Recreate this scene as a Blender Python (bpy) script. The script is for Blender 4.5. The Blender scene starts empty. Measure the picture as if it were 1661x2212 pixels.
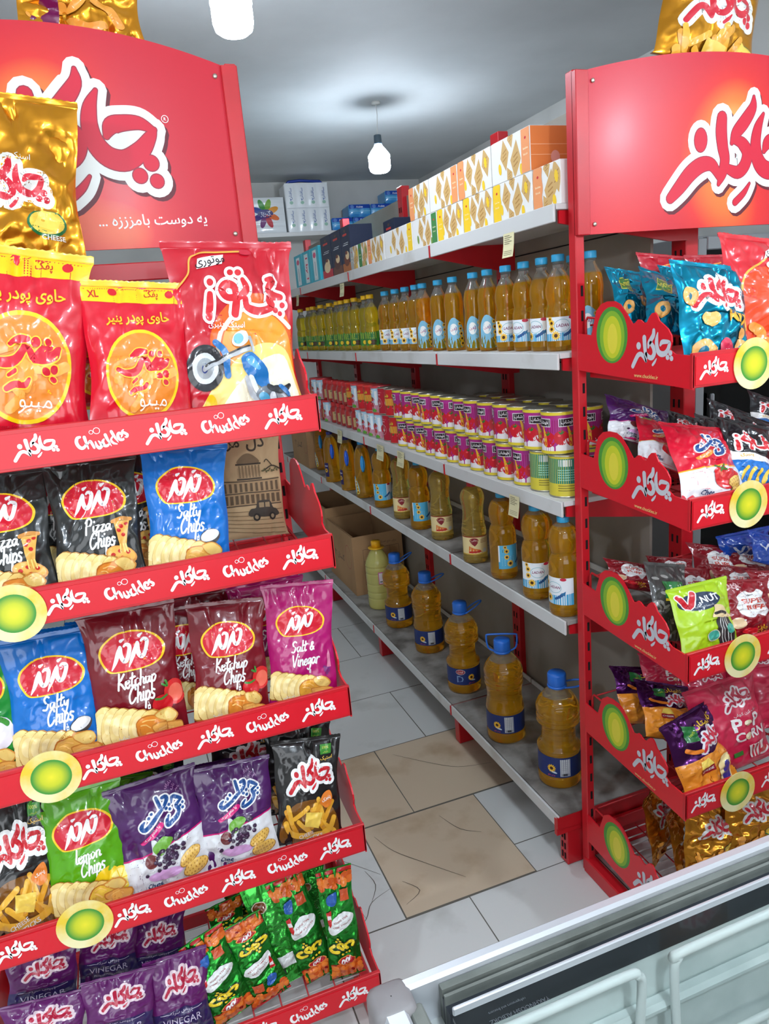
import bpy, math, random
import numpy as np
from mathutils import Matrix, Vector, noise

# ------------------------------------------------------------------ camera, light, exposure
SC = bpy.context.scene
COL = SC.collection
CAMH = 1.45
FPX, YAW, PIT, ROL = 1576.04, 0.33130802, 0.24983649, -0.08973828
IW, IH = 1661.0, 2212.0
_f = np.array([math.sin(YAW)*math.cos(PIT), math.cos(YAW)*math.cos(PIT), -math.sin(PIT)])
_r = np.array([math.cos(YAW), -math.sin(YAW), 0.0])
_u = np.cross(_r, _f)
_c, _s = math.cos(ROL), math.sin(ROL)
CR, CU, CF = _c*_r+_s*_u, -_s*_r+_c*_u, _f
camd = bpy.data.cameras.new('camera')
camd.sensor_fit = 'HORIZONTAL'; camd.sensor_width = 36.0; camd.lens = FPX*36.0/IW
camd.clip_start = 0.02; camd.clip_end = 60
cam = bpy.data.objects.new('camera', camd); COL.objects.link(cam)
cam.matrix_world = Matrix(((CR[0], CU[0], -CF[0], 0), (CR[1], CU[1], -CF[1], 0), (CR[2], CU[2], -CF[2], CAMH), (0, 0, 0, 1)))
SC.camera = cam
SC.view_settings.view_transform = 'Standard'; SC.view_settings.look = 'None'
SC.view_settings.gamma = 1.0; SC.view_settings.use_curve_mapping = False
SC.view_settings.exposure = 1.32
SC.cycles.max_bounces = 8; SC.cycles.transparent_max_bounces = 16
SC.cycles.transmission_bounces = 6; SC.cycles.glossy_bounces = 4; SC.cycles.diffuse_bounces = 6
SC.cycles.caustics_reflective = False; SC.cycles.caustics_refractive = True; SC.cycles.blur_glossy = 1.0
SC.cycles.sample_clamp_indirect = 4.0
W = bpy.data.worlds.new('world'); SC.world = W; W.use_nodes = True
W.node_tree.nodes['Background'].inputs[0].default_value = (0.75, 0.86, 1.0, 1)
W.node_tree.nodes['Background'].inputs[1].default_value = 0.25
BULB_POWER = 150.0
def area(loc, look, sx, sy, power, col):
    l = bpy.data.lights.new('daylight', 'AREA'); l.shape = 'RECTANGLE'; l.size = sx; l.size_y = sy; l.energy = power; l.color = col
    o = bpy.data.objects.new('daylight', l); COL.objects.link(o); o.location = loc
    o.rotation_euler = (Vector(look)-Vector(loc)).to_track_quat('-Z', 'Y').to_euler(); return o
area((-0.3, -1.95, 1.25), (0.2, 2.0, 1.1), 2.4, 2.0, 20.0, (0.93, 0.97, 1.0))   # daylight through the open shop front behind the camera

# ------------------------------------------------------------------ pixel <-> place
CAM0 = np.array([0, 0, CAMH])
def ray(x, y): return CR*((x-IW/2)/FPX) - CU*((y-IH/2)/FPX) + CF
def onZ(x, y, z): r = ray(x, y); return CAM0+r*((z-CAMH)/r[2])
def onY(x, y, Y): r = ray(x, y); return CAM0+r*(Y/r[1])
def onX(x, y, X): r = ray(x, y); return CAM0+r*(X/r[0])
def proj(p):
    q = np.asarray(p, float)-CAM0; d = q@CF
    return np.array([q@CR/d*FPX+IW/2, -(q@CU)/d*FPX+IH/2])

# ------------------------------------------------------------------ materials
MATS = {}
def lin(c):
    return tuple(((v/255.0)/12.92 if v/255.0 <= 0.04045 else ((v/255.0+0.055)/1.055)**2.4) for v in c)
def P(name, col, rough=0.5, metal=0.0, coat=0.0, trans=0.0, ior=1.45, emis=0.0, spec=0.5, bump=None, noisec=None, alpha=1.0):
    if name in MATS: return MATS[name]
    m = bpy.data.materials.new(name); m.use_nodes = True; nt = m.node_tree; b = nt.nodes['Principled BSDF']
    c = lin(col)+(1,)
    b.inputs['Base Color'].default_value = c; b.inputs['Roughness'].default_value = rough; b.inputs['Metallic'].default_value = metal
    b.inputs['Coat Weight'].default_value = coat; b.inputs['Coat Roughness'].default_value = 0.06
    b.inputs['Transmission Weight'].default_value = trans; b.inputs['IOR'].default_value = ior
    b.inputs['Specular IOR Level'].default_value = spec; b.inputs['Alpha'].default_value = alpha
    if emis: b.inputs['Emission Color'].default_value = c; b.inputs['Emission Strength'].default_value = emis
    tc = None
    if bump or noisec: tc = nt.nodes.new('ShaderNodeTexCoord')
    if bump:                                            # (scale, strength, detail)
        n = nt.nodes.new('ShaderNodeTexNoise'); n.inputs['Scale'].default_value = bump[0]; n.inputs['Detail'].default_value = bump[2]
        nt.links.new(tc.outputs['Object'], n.inputs['Vector'])
        bp = nt.nodes.new('ShaderNodeBump'); bp.inputs['Strength'].default_value = bump[1]; bp.inputs['Distance'].default_value = 0.01
        nt.links.new(n.outputs['Fac'], bp.inputs['Height']); nt.links.new(bp.outputs['Normal'], b.inputs['Normal'])
    if noisec:                                          # (colour2, scale, lo, hi)
        n = nt.nodes.new('ShaderNodeTexNoise'); n.inputs['Scale'].default_value = noisec[1]; n.inputs['Detail'].default_value = 6
        nt.links.new(tc.outputs['Object'], n.inputs['Vector'])
        rp = nt.nodes.new('ShaderNodeValToRGB'); e = rp.color_ramp.elements
        e[0].position = noisec[2]; e[0].color = c; e[1].position = noisec[3]; e[1].color = lin(noisec[0])+(1,)
        nt.links.new(n.outputs['Fac'], rp.inputs['Fac']); nt.links.new(rp.outputs['Color'], b.inputs['Base Color'])
    MATS[name] = m; return m
def pane(name, tint, refl=0.06):
    if name in MATS: return MATS[name]
    m = bpy.data.materials.new(name); m.use_nodes = True; nt = m.node_tree; nt.nodes.remove(nt.nodes['Principled BSDF'])
    tr = nt.nodes.new('ShaderNodeBsdfTransparent'); tr.inputs[0].default_value = lin(tint)+(1,)
    gl = nt.nodes.new('ShaderNodeBsdfGlossy'); gl.inputs['Roughness'].default_value = 0.03
    fr = nt.nodes.new('ShaderNodeFresnel'); fr.inputs[0].default_value = 1.4
    mx = nt.nodes.new('ShaderNodeMixShader'); L = nt.links.new
    ge = nt.nodes.new('ShaderNodeNewGeometry'); iv = nt.nodes.new('ShaderNodeMath'); iv.operation = 'SUBTRACT'; iv.inputs[0].default_value = 1; L(ge.outputs['Backfacing'], iv.inputs[1]); ml = nt.nodes.new('ShaderNodeMath'); ml.operation = 'MULTIPLY'; L(fr.outputs[0], ml.inputs[0]); L(iv.outputs[0], ml.inputs[1]); L(ml.outputs[0], mx.inputs[0]); L(tr.outputs[0], mx.inputs[1]); L(gl.outputs[0], mx.inputs[2]); L(mx.outputs[0], nt.nodes['Material Output'].inputs[0])
    MATS[name] = m; return m
def film(c, kind='f'):
    """printed packet film: f glossy plastic, m metallised foil, p paper, c card print"""
    key = '%s_print_%02x%02x%02x' % ({'f': 'film', 'm': 'foil', 'p': 'paper', 'c': 'card'}[kind], *c)
    if kind == 'f': return P(key, c, 0.28, 0.0, 0.5, bump=(6, 0.12, 1))
    if kind == 'm': return P(key, c, 0.24, 0.8, 0.2, bump=(5, 0.2, 1))
    if kind == 'p': return P(key, c, 0.75)
    return P(key, c, 0.45, 0, 0.05)

# ------------------------------------------------------------------ mesh builder
def refine(V, F, L):
    """split long edges so that flat artwork can follow a creased surface"""
    T = []
    for f in F: T += [(f[0], f[k], f[k+1]) for k in range(1, len(f)-1)]
    V = [tuple(v) for v in V]
    for _ in range(6):
        mid = {}; out = []; ch = False
        def sp(a, b):
            k = (a, b) if a < b else (b, a)
            if k not in mid:
                p, q = V[a], V[b]; dx, dy = p[0]-q[0], p[1]-q[1]
                if dx*dx+dy*dy > L*L: mid[k] = len(V); V.append(((p[0]+q[0])/2, (p[1]+q[1])/2))
                else: mid[k] = -1
            return mid[k]
        for (a, b, c) in T:
            x, y, z = sp(a, b), sp(b, c), sp(c, a)
            n = (x >= 0)+(y >= 0)+(z >= 0)
            if n == 0: out.append((a, b, c)); continue
            ch = True
            if n == 3: out += [(a, x, z), (x, b, y), (z, y, c), (x, y, z)]
            elif n == 2:
                if x < 0: out += [(c, z, y), (z, a, b), (z, b, y)]
                elif y < 0: out += [(a, x, z), (x, b, c), (x, c, z)]
                else: out += [(b, y, x), (a, x, y), (a, y, c)]
            elif x >= 0: out += [(a, x, c), (x, b, c)]
            elif y >= 0: out += [(b, y, a), (y, c, a)]
            else: out += [(c, z, b), (z, a, b)]
        T = out
        if not ch: break
    return np.array(V), T
class MB:
    def __init__(s): s.V = []; s.F = []; s.M = []; s.n = 0; s.S = []
    def add(s, V, F, mat, smooth=True):
        s.V.append(np.asarray(V, float).reshape(-1, 3)); o = s.n
        s.F += [tuple(int(i)+o for i in f) for f in F]; s.M += [mat]*len(F); s.S += [smooth]*len(F); s.n += len(s.V[-1]); return s
    def box(s, c, d, mat, ch=0.0, rot=None):
        x, y, z = d[0]/2, d[1]/2, d[2]/2
        if ch <= 0:
            V = np.array([(sx*x, sy*y, sz*z) for sx in (-1, 1) for sy in (-1, 1) for sz in (-1, 1)])
            F = [(0, 1, 3, 2), (4, 6, 7, 5), (0, 4, 5, 1), (2, 3, 7, 6), (0, 2, 6, 4), (1, 5, 7, 3)]
        else:
            ch = min(ch, x*.9, y*.9, z*.9); V = []; ix = {}
            for sx in (-1, 1):
                for sy in (-1, 1):
                    for sz in (-1, 1):
                        for a in range(3):
                            p = [sx*(x-ch), sy*(y-ch), sz*(z-ch)]; p[a] += (sx, sy, sz)[a]*ch
                            ix[(sx, sy, sz, a)] = len(V); V.append(p)
            V = np.array(V); F = []
            for a in range(3):
                b, c2 = (a+1) % 3, (a+2) % 3
                for sg in (-1, 1):
                    q = []
                    for (p1, p2) in ((-1, -1), (1, -1), (1, 1), (-1, 1)):
                        k = [0, 0, 0]; k[a] = sg; k[b] = p1; k[c2] = p2; q.append(ix[(*k, a)])
                    F.append(tuple(q) if sg > 0 else tuple(q[::-1]))
                for s1 in (-1, 1):
                    for s2 in (-1, 1):
                        k0 = [0, 0, 0]; k1 = [0, 0, 0]; k0[b] = k1[b] = s1; k0[c2] = k1[c2] = s2; k0[a] = -1; k1[a] = 1
                        q = (ix[(*k0, b)], ix[(*k1, b)], ix[(*k1, c2)], ix[(*k0, c2)])
                        F.append(q if s1*s2 > 0 else q[::-1])
            for sx in (-1, 1):
                for sy in (-1, 1):
                    for sz in (-1, 1):
                        q = (ix[(sx, sy, sz, 0)], ix[(sx, sy, sz, 1)], ix[(sx, sy, sz, 2)])
                        F.append(q if sx*sy*sz > 0 else q[::-1])
        if rot is not None: V = V@np.array(rot.to_3x3()).T
        return s.add(V+np.array(c), F, mat, False)
    def tube(s, pts, r, mat, n=8, closed=False):
        pts = [Vector(p) for p in pts]; m = len(pts); V = []; F = []; prev = None
        for i, p in enumerate(pts):
            a = pts[i-1] if (i > 0 or closed) else p; b = pts[(i+1) % m] if (i < m-1 or closed) else p
            t = (b-a).normalized()
            if prev is None: nrm = t.orthogonal().normalized()
            else: nrm = (prev-t*prev.dot(t)); nrm = nrm.normalized() if nrm.length > 1e-6 else t.orthogonal().normalized()
            prev = nrm; bi = t.cross(nrm); rr = r[i] if isinstance(r, (list, tuple)) else r
            for k in range(n): an = 2*math.pi*k/n; V.append(p+(nrm*math.cos(an)+bi*math.sin(an))*rr)
        for i in range(m if closed else m-1):
            for k in range(n): F.append((i*n+k, i*n+(k+1) % n, ((i+1) % m)*n+(k+1) % n, ((i+1) % m)*n+k))
        if not closed: F.append(tuple(range(n))[::-1]); F.append(tuple((m-1)*n+k for k in range(n)))
        return s.add([tuple(v) for v in V], F, mat, True)
    def lathe(s, prof, mat, n=32, c=(0, 0, 0), cap=True, fn=None):
        V = []; F = []
        for (r, z) in prof:
            for k in range(n):
                a = 2*math.pi*k/n; rr = r*(fn(a, z) if fn else 1.0); V.append((c[0]+rr*math.cos(a), c[1]+rr*math.sin(a), c[2]+z))
        for i in range(len(prof)-1):
            for k in range(n): F.append((i*n+k, i*n+(k+1) % n, (i+1)*n+(k+1) % n, (i+1)*n+k))
        if cap: F.append(tuple(range(n))[::-1]); F.append(tuple((len(prof)-1)*n+k for k in range(n)))
        return s.add(V, F, mat, True)
    def prism(s, outline, fa, fb, mat):
        """outline 2D -> two copies mapped by fa and fb, joined"""
        m = len(outline); V = [fa(*p) for p in outline]+[fb(*p) for p in outline]
        F = [tuple(range(m)), tuple(range(m, 2*m))[::-1]]+[((i+1) % m, i, m+i, m+(i+1) % m) for i in range(m)]
        return s.add(V, F, mat, False)
    def art(s, art, fn, eps, flip=False, fine=None):
        for (V2, F, mat, z) in art.items:
            if fine: V2, F = refine(V2, F, fine)
            Q = fn(V2[:, 0], V2[:, 1]); s.add(Q[0]+Q[1]*(eps*(z+1)), [f[::-1] for f in F] if flip else F, mat, True)
        return s
    def build(s, name, parent=None, loc=None):
        me = bpy.data.meshes.new(name)
        V = np.concatenate(s.V) if s.V else np.zeros((0, 3))
        me.from_pydata(V.tolist(), [], s.F)
        names = []; ix = []
        d = {}
        for m in s.M:
            if m.name not in d: d[m.name] = len(names); names.append(m); me.materials.append(m)
            ix.append(d[m.name])
        me.polygons.foreach_set('material_index', ix); me.polygons.foreach_set('use_smooth', s.S)
        me.update()
        o = bpy.data.objects.new(name, me); COL.objects.link(o)
        if parent is not None: o.parent = parent
        if loc is not None: o.location = loc
        return o

def thing(name, label, cat, loc=(0, 0, 0), group=None, rz=0.0):
    o = bpy.data.objects.new(name, None); COL.objects.link(o); o.location = loc; o.rotation_euler = (0, 0, rz)
    o.empty_display_size = 0.05
    o['label'] = label; o['category'] = cat
    if group: o['group'] = group
    return o
def tag(o, label, cat, group=None):
    o['label'] = label; o['category'] = cat
    if group: o['group'] = group
    return o
def dup(root, label, group=None):
    r = root.copy(); COL.objects.link(r); r['label'] = label
    if group: r['group'] = group
    for ch in list(root.children):
        c = ch.copy(); COL.objects.link(c); c.parent = r
        for g in list(ch.children):
            d = g.copy(); COL.objects.link(d); d.parent = c
    return r
def struct(mb, name):
    o = mb.build(name); o['kind'] = 'structure'; return o
ORD = ['first', 'second', 'third', 'fourth', 'fifth', 'sixth', 'seventh', 'eighth', 'ninth', 'tenth', 'eleventh', 'twelfth', 'thirteenth', 'fourteenth', 'fifteenth', 'sixteenth', 'seventeenth', 'eighteenth', 'nineteenth', 'twentieth', 'twenty-first', 'twenty-second', 'twenty-third', 'twenty-fourth', 'twenty-fifth', 'twenty-sixth', 'twenty-seventh', 'twenty-eighth', 'twenty-ninth', 'thirtieth']

# ------------------------------------------------------------------ flat artwork that is wrapped on surfaces
def smooth_path(pts, k=5, closed=False):
    pts = np.asarray(pts, float); n = len(pts)
    if n < 3 and not closed: k = 1
    out = []
    rng = range(n if closed else n-1)
    for i in rng:
        if closed: p0, p1, p2, p3 = pts[(i-1) % n], pts[i], pts[(i+1) % n], pts[(i+2) % n]
        else: p0, p1, p2, p3 = pts[max(i-1, 0)], pts[i], pts[i+1], pts[min(i+2, n-1)]
        for j in range(k):
            t = j/k
            out.append(0.5*((2*p1)+(-p0+p2)*t+(2*p0-5*p1+4*p2-p3)*t*t+(-p0+3*p1-3*p2+p3)*t**3))
    if not closed: out.append(pts[-1])
    return np.array(out)
_TXT = {}
_AR = {'ا': 'FE8D2', 'ب': 'FE8F4', 'پ': 'FB564', 'ت': 'FE954', 'ج': 'FE9D4', 'چ': 'FB7A4', 'ح': 'FEA14', 'خ': 'FEA54', 'د': 'FEA92', 'ذ': 'FEAB2', 'ر': 'FEAD2', 'ز': 'FEAF2', 'س': 'FEB14', 'ش': 'FEB54', 'ص': 'FEB94', 'ط': 'FEC14', 'ع': 'FEC94', 'ف': 'FED14', 'ق': 'FED54', 'ک': 'FB8E4', 'گ': 'FB924', 'ل': 'FEDD4', 'م': 'FEE14', 'ن': 'FEE54', 'و': 'FEED2', 'ه': 'FEE94', 'ی': 'FBFC4'}
def persian(s):
    out = []
    for w in s.split(' '):
        r = ''
        for i, ch in enumerate(w):
            if ch not in _AR: r += ch; continue
            base = int(_AR[ch][:4], 16); dual = _AR[ch][4] == '4'
            pj = i > 0 and w[i-1] in _AR and _AR[w[i-1]][4] == '4'
            nj = dual and i < len(w)-1 and w[i+1] in _AR
            r += chr(base+((3 if nj else 1) if pj else (2 if nj else 0)))
        out.append(r[::-1])
    return ' '.join(out[::-1])
def text_mesh(s, bold=0.0):
    key = (s, bold)
    if key in _TXT: return _TXT[key]
    c = bpy.data.curves.new('t', 'FONT'); c.body = s; c.resolution_u = 2; c.offset = bold; c.size = 1.0
    o = bpy.data.objects.new('t', c); COL.objects.link(o)
    me = bpy.data.meshes.new_from_object(o.evaluated_get(bpy.context.evaluated_depsgraph_get()))
    V = np.array([v.co[:2] for v in me.vertices]) if len(me.vertices) else np.zeros((0, 2))
    F = [tuple(p.vertices) for p in me.polygons]
    bpy.data.objects.remove(o); bpy.data.curves.remove(c); bpy.data.meshes.remove(me)
    _TXT[key] = (V, F); return V, F
class Art:
    def __init__(s, kind='f'): s.items = []; s.z = 0; s.k = kind
    def m(s, c): return c if not isinstance(c, tuple) else film(c, s.k)
    def put(s, V, F, c, keep=False):
        s.items.append((np.asarray(V, float), F, s.m(c), s.z))
        if not keep: s.z += 1
    def stroke(s, pts, r, c, keep=False, k=5, closed=False):
        P_ = smooth_path(pts, k, closed)
        if isinstance(r, (list, tuple)):
            R = smooth_path([(x, 0) for x in r], k, closed)[:, 0] if len(r) > 2 and len(r) == len(pts) else np.interp(np.linspace(0, 1, len(P_)), np.linspace(0, 1, len(r)), r)
        else: R = np.full(len(P_), float(r))
        R = np.maximum(R, 1e-5)
        n = len(P_); T = np.roll(P_, -1, 0)-np.roll(P_, 1, 0) if closed else np.gradient(P_, axis=0)
        L = np.linalg.norm(T, axis=1, keepdims=True); L[L == 0] = 1; T = T/L
        N = np.stack([-T[:, 1], T[:, 0]], 1)
        V = np.concatenate([P_+N*R[:, None], P_-N*R[:, None]])
        F = [(n+i, n+(i+1) % n, (i+1) % n, i) for i in range(n if closed else n-1)]
        if not closed:
            V = list(V)
            for e, sg in ((0, -1), (n-1, 1)):
                a0 = math.atan2(T[e, 1], T[e, 0])+(0 if sg > 0 else math.pi); o = len(V)
                V.append(P_[e])
                for j in range(7):
                    a = a0-math.pi/2+math.pi*j/6; V.append(P_[e]+R[e]*np.array([math.cos(a), math.sin(a)]))
                F += [(o, o+1+j, o+2+j) for j in range(6)]
            V = np.array(V)
        s.put(V, F, c, keep)
    def fan(s, P_, c, keep=False, nr=3, ctr=None):
        P_ = np.asarray(P_, float); n = len(P_); o = P_.mean(0) if ctr is None else np.array(ctr)
        a = P_-o
        if (a[:, 0]*np.roll(a[:, 1], -1)-a[:, 1]*np.roll(a[:, 0], -1)).sum() < 0: P_ = P_[::-1]
        V = [o]; F = []
        for k in range(1, nr+1): V += list(o+(P_-o)*k/nr)
        for i in range(n): F.append((0, 1+i, 1+(i+1) % n))
        for k in range(nr-1):
            for i in range(n): F.append((1+k*n+i, 1+(k+1)*n+i, 1+(k+1)*n+(i+1) % n, 1+k*n+(i+1) % n))
        s.put(V, F, c, keep)
    def blob(s, pts, c, keep=False, k=4, nr=3): s.fan(smooth_path(pts, k, True), c, keep, nr)
    def poly(s, pts, c, keep=False, nr=2):
        pts = np.asarray(pts, float); q = []
        for i in range(len(pts)):
            for t in (0, .25, .5, .75): q.append(pts[i]*(1-t)+pts[(i+1) % len(pts)]*t)
        s.fan(q, c, keep, nr)
    def ell(s, x, y, rx, ry, c, rot=0.0, keep=False, n=20, nr=2):
        a = np.linspace(0, 2*math.pi, n, endpoint=False); u, v = rx*np.cos(a), ry*np.sin(a); cr, sr = math.cos(rot), math.sin(rot)
        s.fan(np.stack([x+u*cr-v*sr, y+u*sr+v*cr], 1), c, keep, nr, (x, y))
    def ring(s, x, y, rx, ry, w, c, keep=False, n=28):
        a = np.linspace(0, 2*math.pi, n, endpoint=False); s.stroke(np.stack([x+rx*np.cos(a), y+ry*np.sin(a)], 1), w/2, c, keep, 1, True)
    def rect(s, x0, y0, x1, y1, c, keep=False, nx=6, ny=6):
        xs, ys = np.linspace(x0, x1, nx+1), np.linspace(y0, y1, ny+1)
        V = [(x, y) for y in ys for x in xs]
        F = [(j*(nx+1)+i, j*(nx+1)+i+1, (j+1)*(nx+1)+i+1, (j+1)*(nx+1)+i) for j in range(ny) for i in range(nx)]
        s.put(V, F, c, keep)
    def band(s, lo, hi, c, keep=False, ny=10, k=5):
        lo, hi = smooth_path(lo, k), smooth_path(hi, k); n = len(lo); V = []
        for j in range(ny+1): V += list(lo+(hi-lo)*j/ny)
        F = [(j*n+i, j*n+i+1, (j+1)*n+i+1, (j+1)*n+i) for j in range(ny) for i in range(n-1)]
        s.put(V, F, c, keep)
    def text(s, t, x, y, h, c, bold=0.0, rot=0.0, shear=0.0, keep=False, al='c', sx=1.0, fit=None):
        if any(ch in _AR for ch in t): t = persian(t)
        V, F = text_mesh(t, bold)
        if len(V) == 0: return
        V = V.copy(); lo, hi = V.min(0), V.max(0)
        V[:, 1] -= (lo[1]+hi[1])/2; V[:, 0] -= {'c': (lo[0]+hi[0])/2, 'l': lo[0], 'r': hi[0]}[al]
        V = V*(h/0.73); V[:, 0] *= sx
        if fit: V *= fit/(V[:, 0].max()-V[:, 0].min())
        V[:, 0] += V[:, 1]*shear
        cr, sr = math.cos(rot), math.sin(rot)
        V = np.stack([x+V[:, 0]*cr-V[:, 1]*sr, y+V[:, 0]*sr+V[:, 1]*cr], 1)
        s.put(V, F, c, keep)
    def strokes(s, data, fx, c, grow=0.0, rs=1.0, pen=1.0):
        """lettering given as strokes in its own units; fx maps the points, rs scales the pen"""
        for d in data:
            if d[0] == 'e': s.ell(*fx(d[1], d[2]), (d[3]+grow)*rs, (d[4]+grow)*rs, c, keep=True)
            else:
                pts = [fx(*p[:2]) for p in d]; s.stroke(pts, [(p[2]*pen+grow)*rs for p in d], c, keep=True)
        s.z += 1
# hand drawn lettering: (x, y, pen radius), y down
LOGO = [[(200,900,38),(262,800,40),(330,705,40),(400,675,38),(455,700,34),(515,770,20)], ('e',345,552,54,60),
        [(480,405,44),(488,500,42),(500,600,38),(516,690,34),(522,770,20)],
        [(700,265,32),(690,340,40),(640,410,42),(592,475,38),(572,545,20)],
        [(630,470,36),(695,530,40),(712,615,40),(660,688,40),(585,690,38),(528,650,30)],
        [(790,290,10),(768,380,34),(768,480,40),(800,570,44),(870,600,46),(950,580,42),(1010,520,36),(1042,450,34),(1044,400,28),(960,402,34),(885,420,36),(848,470,20)],
        [(675,800,20),(720,750,22),(762,690,10)], ('e',1070,555,42,42), ('e',1010,630,40,40), ('e',1095,632,40,40)]
CHUCK = [[(335,520,30),(270,550,38),(235,660,42),(270,770,42),(340,815,42),(410,770,34),(437,705,16)], [(435,520,38),(450,620,34),(482,825,16)],
         [(485,720,14),(550,620,28),(590,700,34),(622,800,28)], [(672,640,16),(690,750,34),(745,802,42),(802,740,36),(775,660,28),(745,615,12)],
         [(880,570,20),(845,640,36),(872,742,38),(950,732,32),(985,672,12)], [(930,450,38),(960,560,34),(1028,745,10)], [(1092,500,18),(1045,590,26),(1090,670,30),(1172,695,14)],
         [(1085,360,36),(1130,480,34),(1206,645,10)], [(1296,512,10),(1325,440,30),(1260,400,34),(1222,470,36),(1250,570,36),(1330,572,32),(1352,535,10)],
         [(1375,312,16),(1345,362,30),(1405,402,35),(1452,442,34),(1430,500,28),(1385,502,12)]]
MAZ = [[(340,690,8),(420,570,30),(480,450,36),(535,350,30)], [(535,360,34),(525,460,40),(560,550,36),(620,535,34),(670,440,34),(695,330,34),(640,300,24),(600,330,16)],
       [(640,645,8),(720,500,32),(780,390,36),(835,290,30)], [(835,300,34),(825,400,40),(860,485,36),(920,470,34),(975,370,34),(1002,265,34),(945,235,24),(900,262,16)],
       [(560,250,26),(612,222,12)], [(875,182,26),(930,152,12)]]
MAZ_OVAL = [(145,500),(165,400),(250,290),(480,140),(720,95),(950,105),(1150,175),(1290,310),(1305,430),(1220,560),(1000,655),(700,705),(420,735),(280,725),(185,620)]
CHEE = [[(882,352,30),(935,350,32),(948,410,34),(900,490,30),(835,550,24)], [(785,320,26),(808,440,30),(830,545,28)], [(830,550,26),(760,605,30),(640,700,34),(520,772,38),(462,742,36),(478,690,30),(522,645,16)],
        ('e',605,612,26,26), ('e',660,560,26,26), ('e',912,560,28,28), ('e',972,515,28,28), ('e',972,598,28,28),
        [(1015,500,14),(1045,400,30),(1110,430,30),(1185,490,22)], [(1185,492,22),(1085,560,30),(1115,650,32),(1060,745,34),(960,800,36),(888,818,34),(888,750,30),(930,690,16)],
        ('e',1150,595,24,24), ('e',1200,560,24,24), ('e',1185,645,26,26)]
CHITOZ = [[(930,190,22),(918,260,26),(902,335,26)], ('e',940,112,24,24), [(1120,205,24),(1105,260,26),(1088,325,26)],
          [(1120,215,24),(1050,215,24),(1015,170,26),(1050,130,24),(1105,150,22),(1120,215,24),(1185,170,24),(1165,110,16)], ('e',1085,60,22,20), ('e',1138,64,22,20),
          [(1340,100,14),(1385,100,24),(1345,170,20),(1440,205,20)], [(1440,205,20),(1345,215,22),(1370,265,24),(1270,300,26),(1185,280,24),(1175,225,20)], ('e',1395,290,20,20), ('e',1448,258,20,20), ('e',1428,312,18,18)]
PUFAK = [[(390,545,22),(440,505,24),(505,500,16)], ('e',552,515,28,26), ('e',625,512,20,20), [(262,630,18),(330,655,26),(420,640,28),(490,560,22),(540,625,26),(600,570,24)],
         [(540,630,22),(600,620,28),(660,600,26),(690,560,16)], [(590,575,20),(640,560,18)], ('e',612,682,26,22), ('e',662,668,24,22), ('e',655,722,24,20),
         [(360,790,14),(400,770,16),(440,760,14)], [(380,720,10),(420,695,12)], [(430,770,12),(480,760,14),(500,735,12)]]
def put_logo(a, cx, cy, w, col=(235, 235, 232), out=None, grow=62, sy=1.0, rot=0.0, mid=None, pen=1.0):
    k = w/980.0; cr, sr = math.cos(rot), math.sin(rot)
    def fx(x, y):
        u, v = (x-650)*k, -(y+0.149*x-700)*k*sy; return (cx+u*cr-v*sr, cy+u*sr+v*cr)
    if out is not None: a.strokes(LOGO, fx, out, grow, k*(1+sy)/2, pen)
    if mid is not None: a.strokes(LOGO, fx, mid, 7, k*(1+sy)/2, pen)
    a.strokes(LOGO, fx, col, 0, k*(1+sy)/2, pen)
# the sign lettering as it stands on the two header signs: pixel marks with pen radius, from the left and from the right sign
SIGN_L = [[(206,196,4),(194,230,14),(193,270,18),(206,310,21),(235,340,23),(272,347,23),(305,325,20),(325,295,13),(333,280,6)], [(330,280,7),(300,266,14),(265,266,17),(240,273,18),(230,295,7)], ('e',327,352,18,18), ('e',303,380,17,17), ('e',340,391,16,16), [(194,382,3),(178,408,8),(152,432,9)]]
SIGN_R = [('e',1160,1010,52,75), [(1310,850,40),(1305,950,45),(1315,1060,42),(1330,1150,38),(1312,1250,34),(1285,1325,12)], [(950,1425,32),(1010,1350,44),(1090,1245,50),(1170,1185,48),(1240,1190,38),(1290,1275,22)],
          [(1540,700,10),(1530,780,34),(1470,880,44),(1410,960,38),(1380,1030,14)], [(1400,1015,20),(1450,1030,38),(1492,1100,44),(1472,1190,44),(1420,1240,40),(1350,1215,28)]]
def sign_letters(cxl, Yl, cxr, Yr):
    out = []
    for data, cx, Y, conv, ppm, sh in ((SIGN_L, cxl, Yl, lambda x, y: (x, y), 1330., (0, 0)), (SIGN_R, cxr, Yr, lambda x, y: (1161+x/3.322, y/3.322), 3.322*960., None)):
        if sh is None: p, q = onY(160, 150, Yl), onY(1624.6, 210.7, Yr); sh = (p[0]-cxl-(q[0]-cxr), p[2]-q[2])
        f = lambda x, y: (lambda P: (P[0]-cx+sh[0], P[2]+sh[1]))(onY(*conv(x, y), Y))
        for d in data:
            if d[0] == 'e': out.append(('e', *f(d[1], d[2]), d[3]/ppm, d[4]/ppm))
            else: out.append([(*f(x, y), r/ppm) for (x, y, r) in d])
    return out, sh
def put_set(a, data, box, cx, cy, w, col, out=None, grow=25, rot=0.0, sk=0.0, sy=1.0):
    x0, x1, y0, y1 = box; k = w/(x1-x0); mx, my = (x0+x1)/2, (y0+y1)/2; cr, sr = math.cos(rot), math.sin(rot)
    def fx(x, y):
        u, v = (x-mx)*k, -(y+sk*(x-mx)-my)*k*sy; return (cx+u*cr-v*sr, cy+u*sr+v*cr)
    if out is not None: a.strokes(data, fx, out, grow, k)
    a.strokes(data, fx, col, 0, k)
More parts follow.
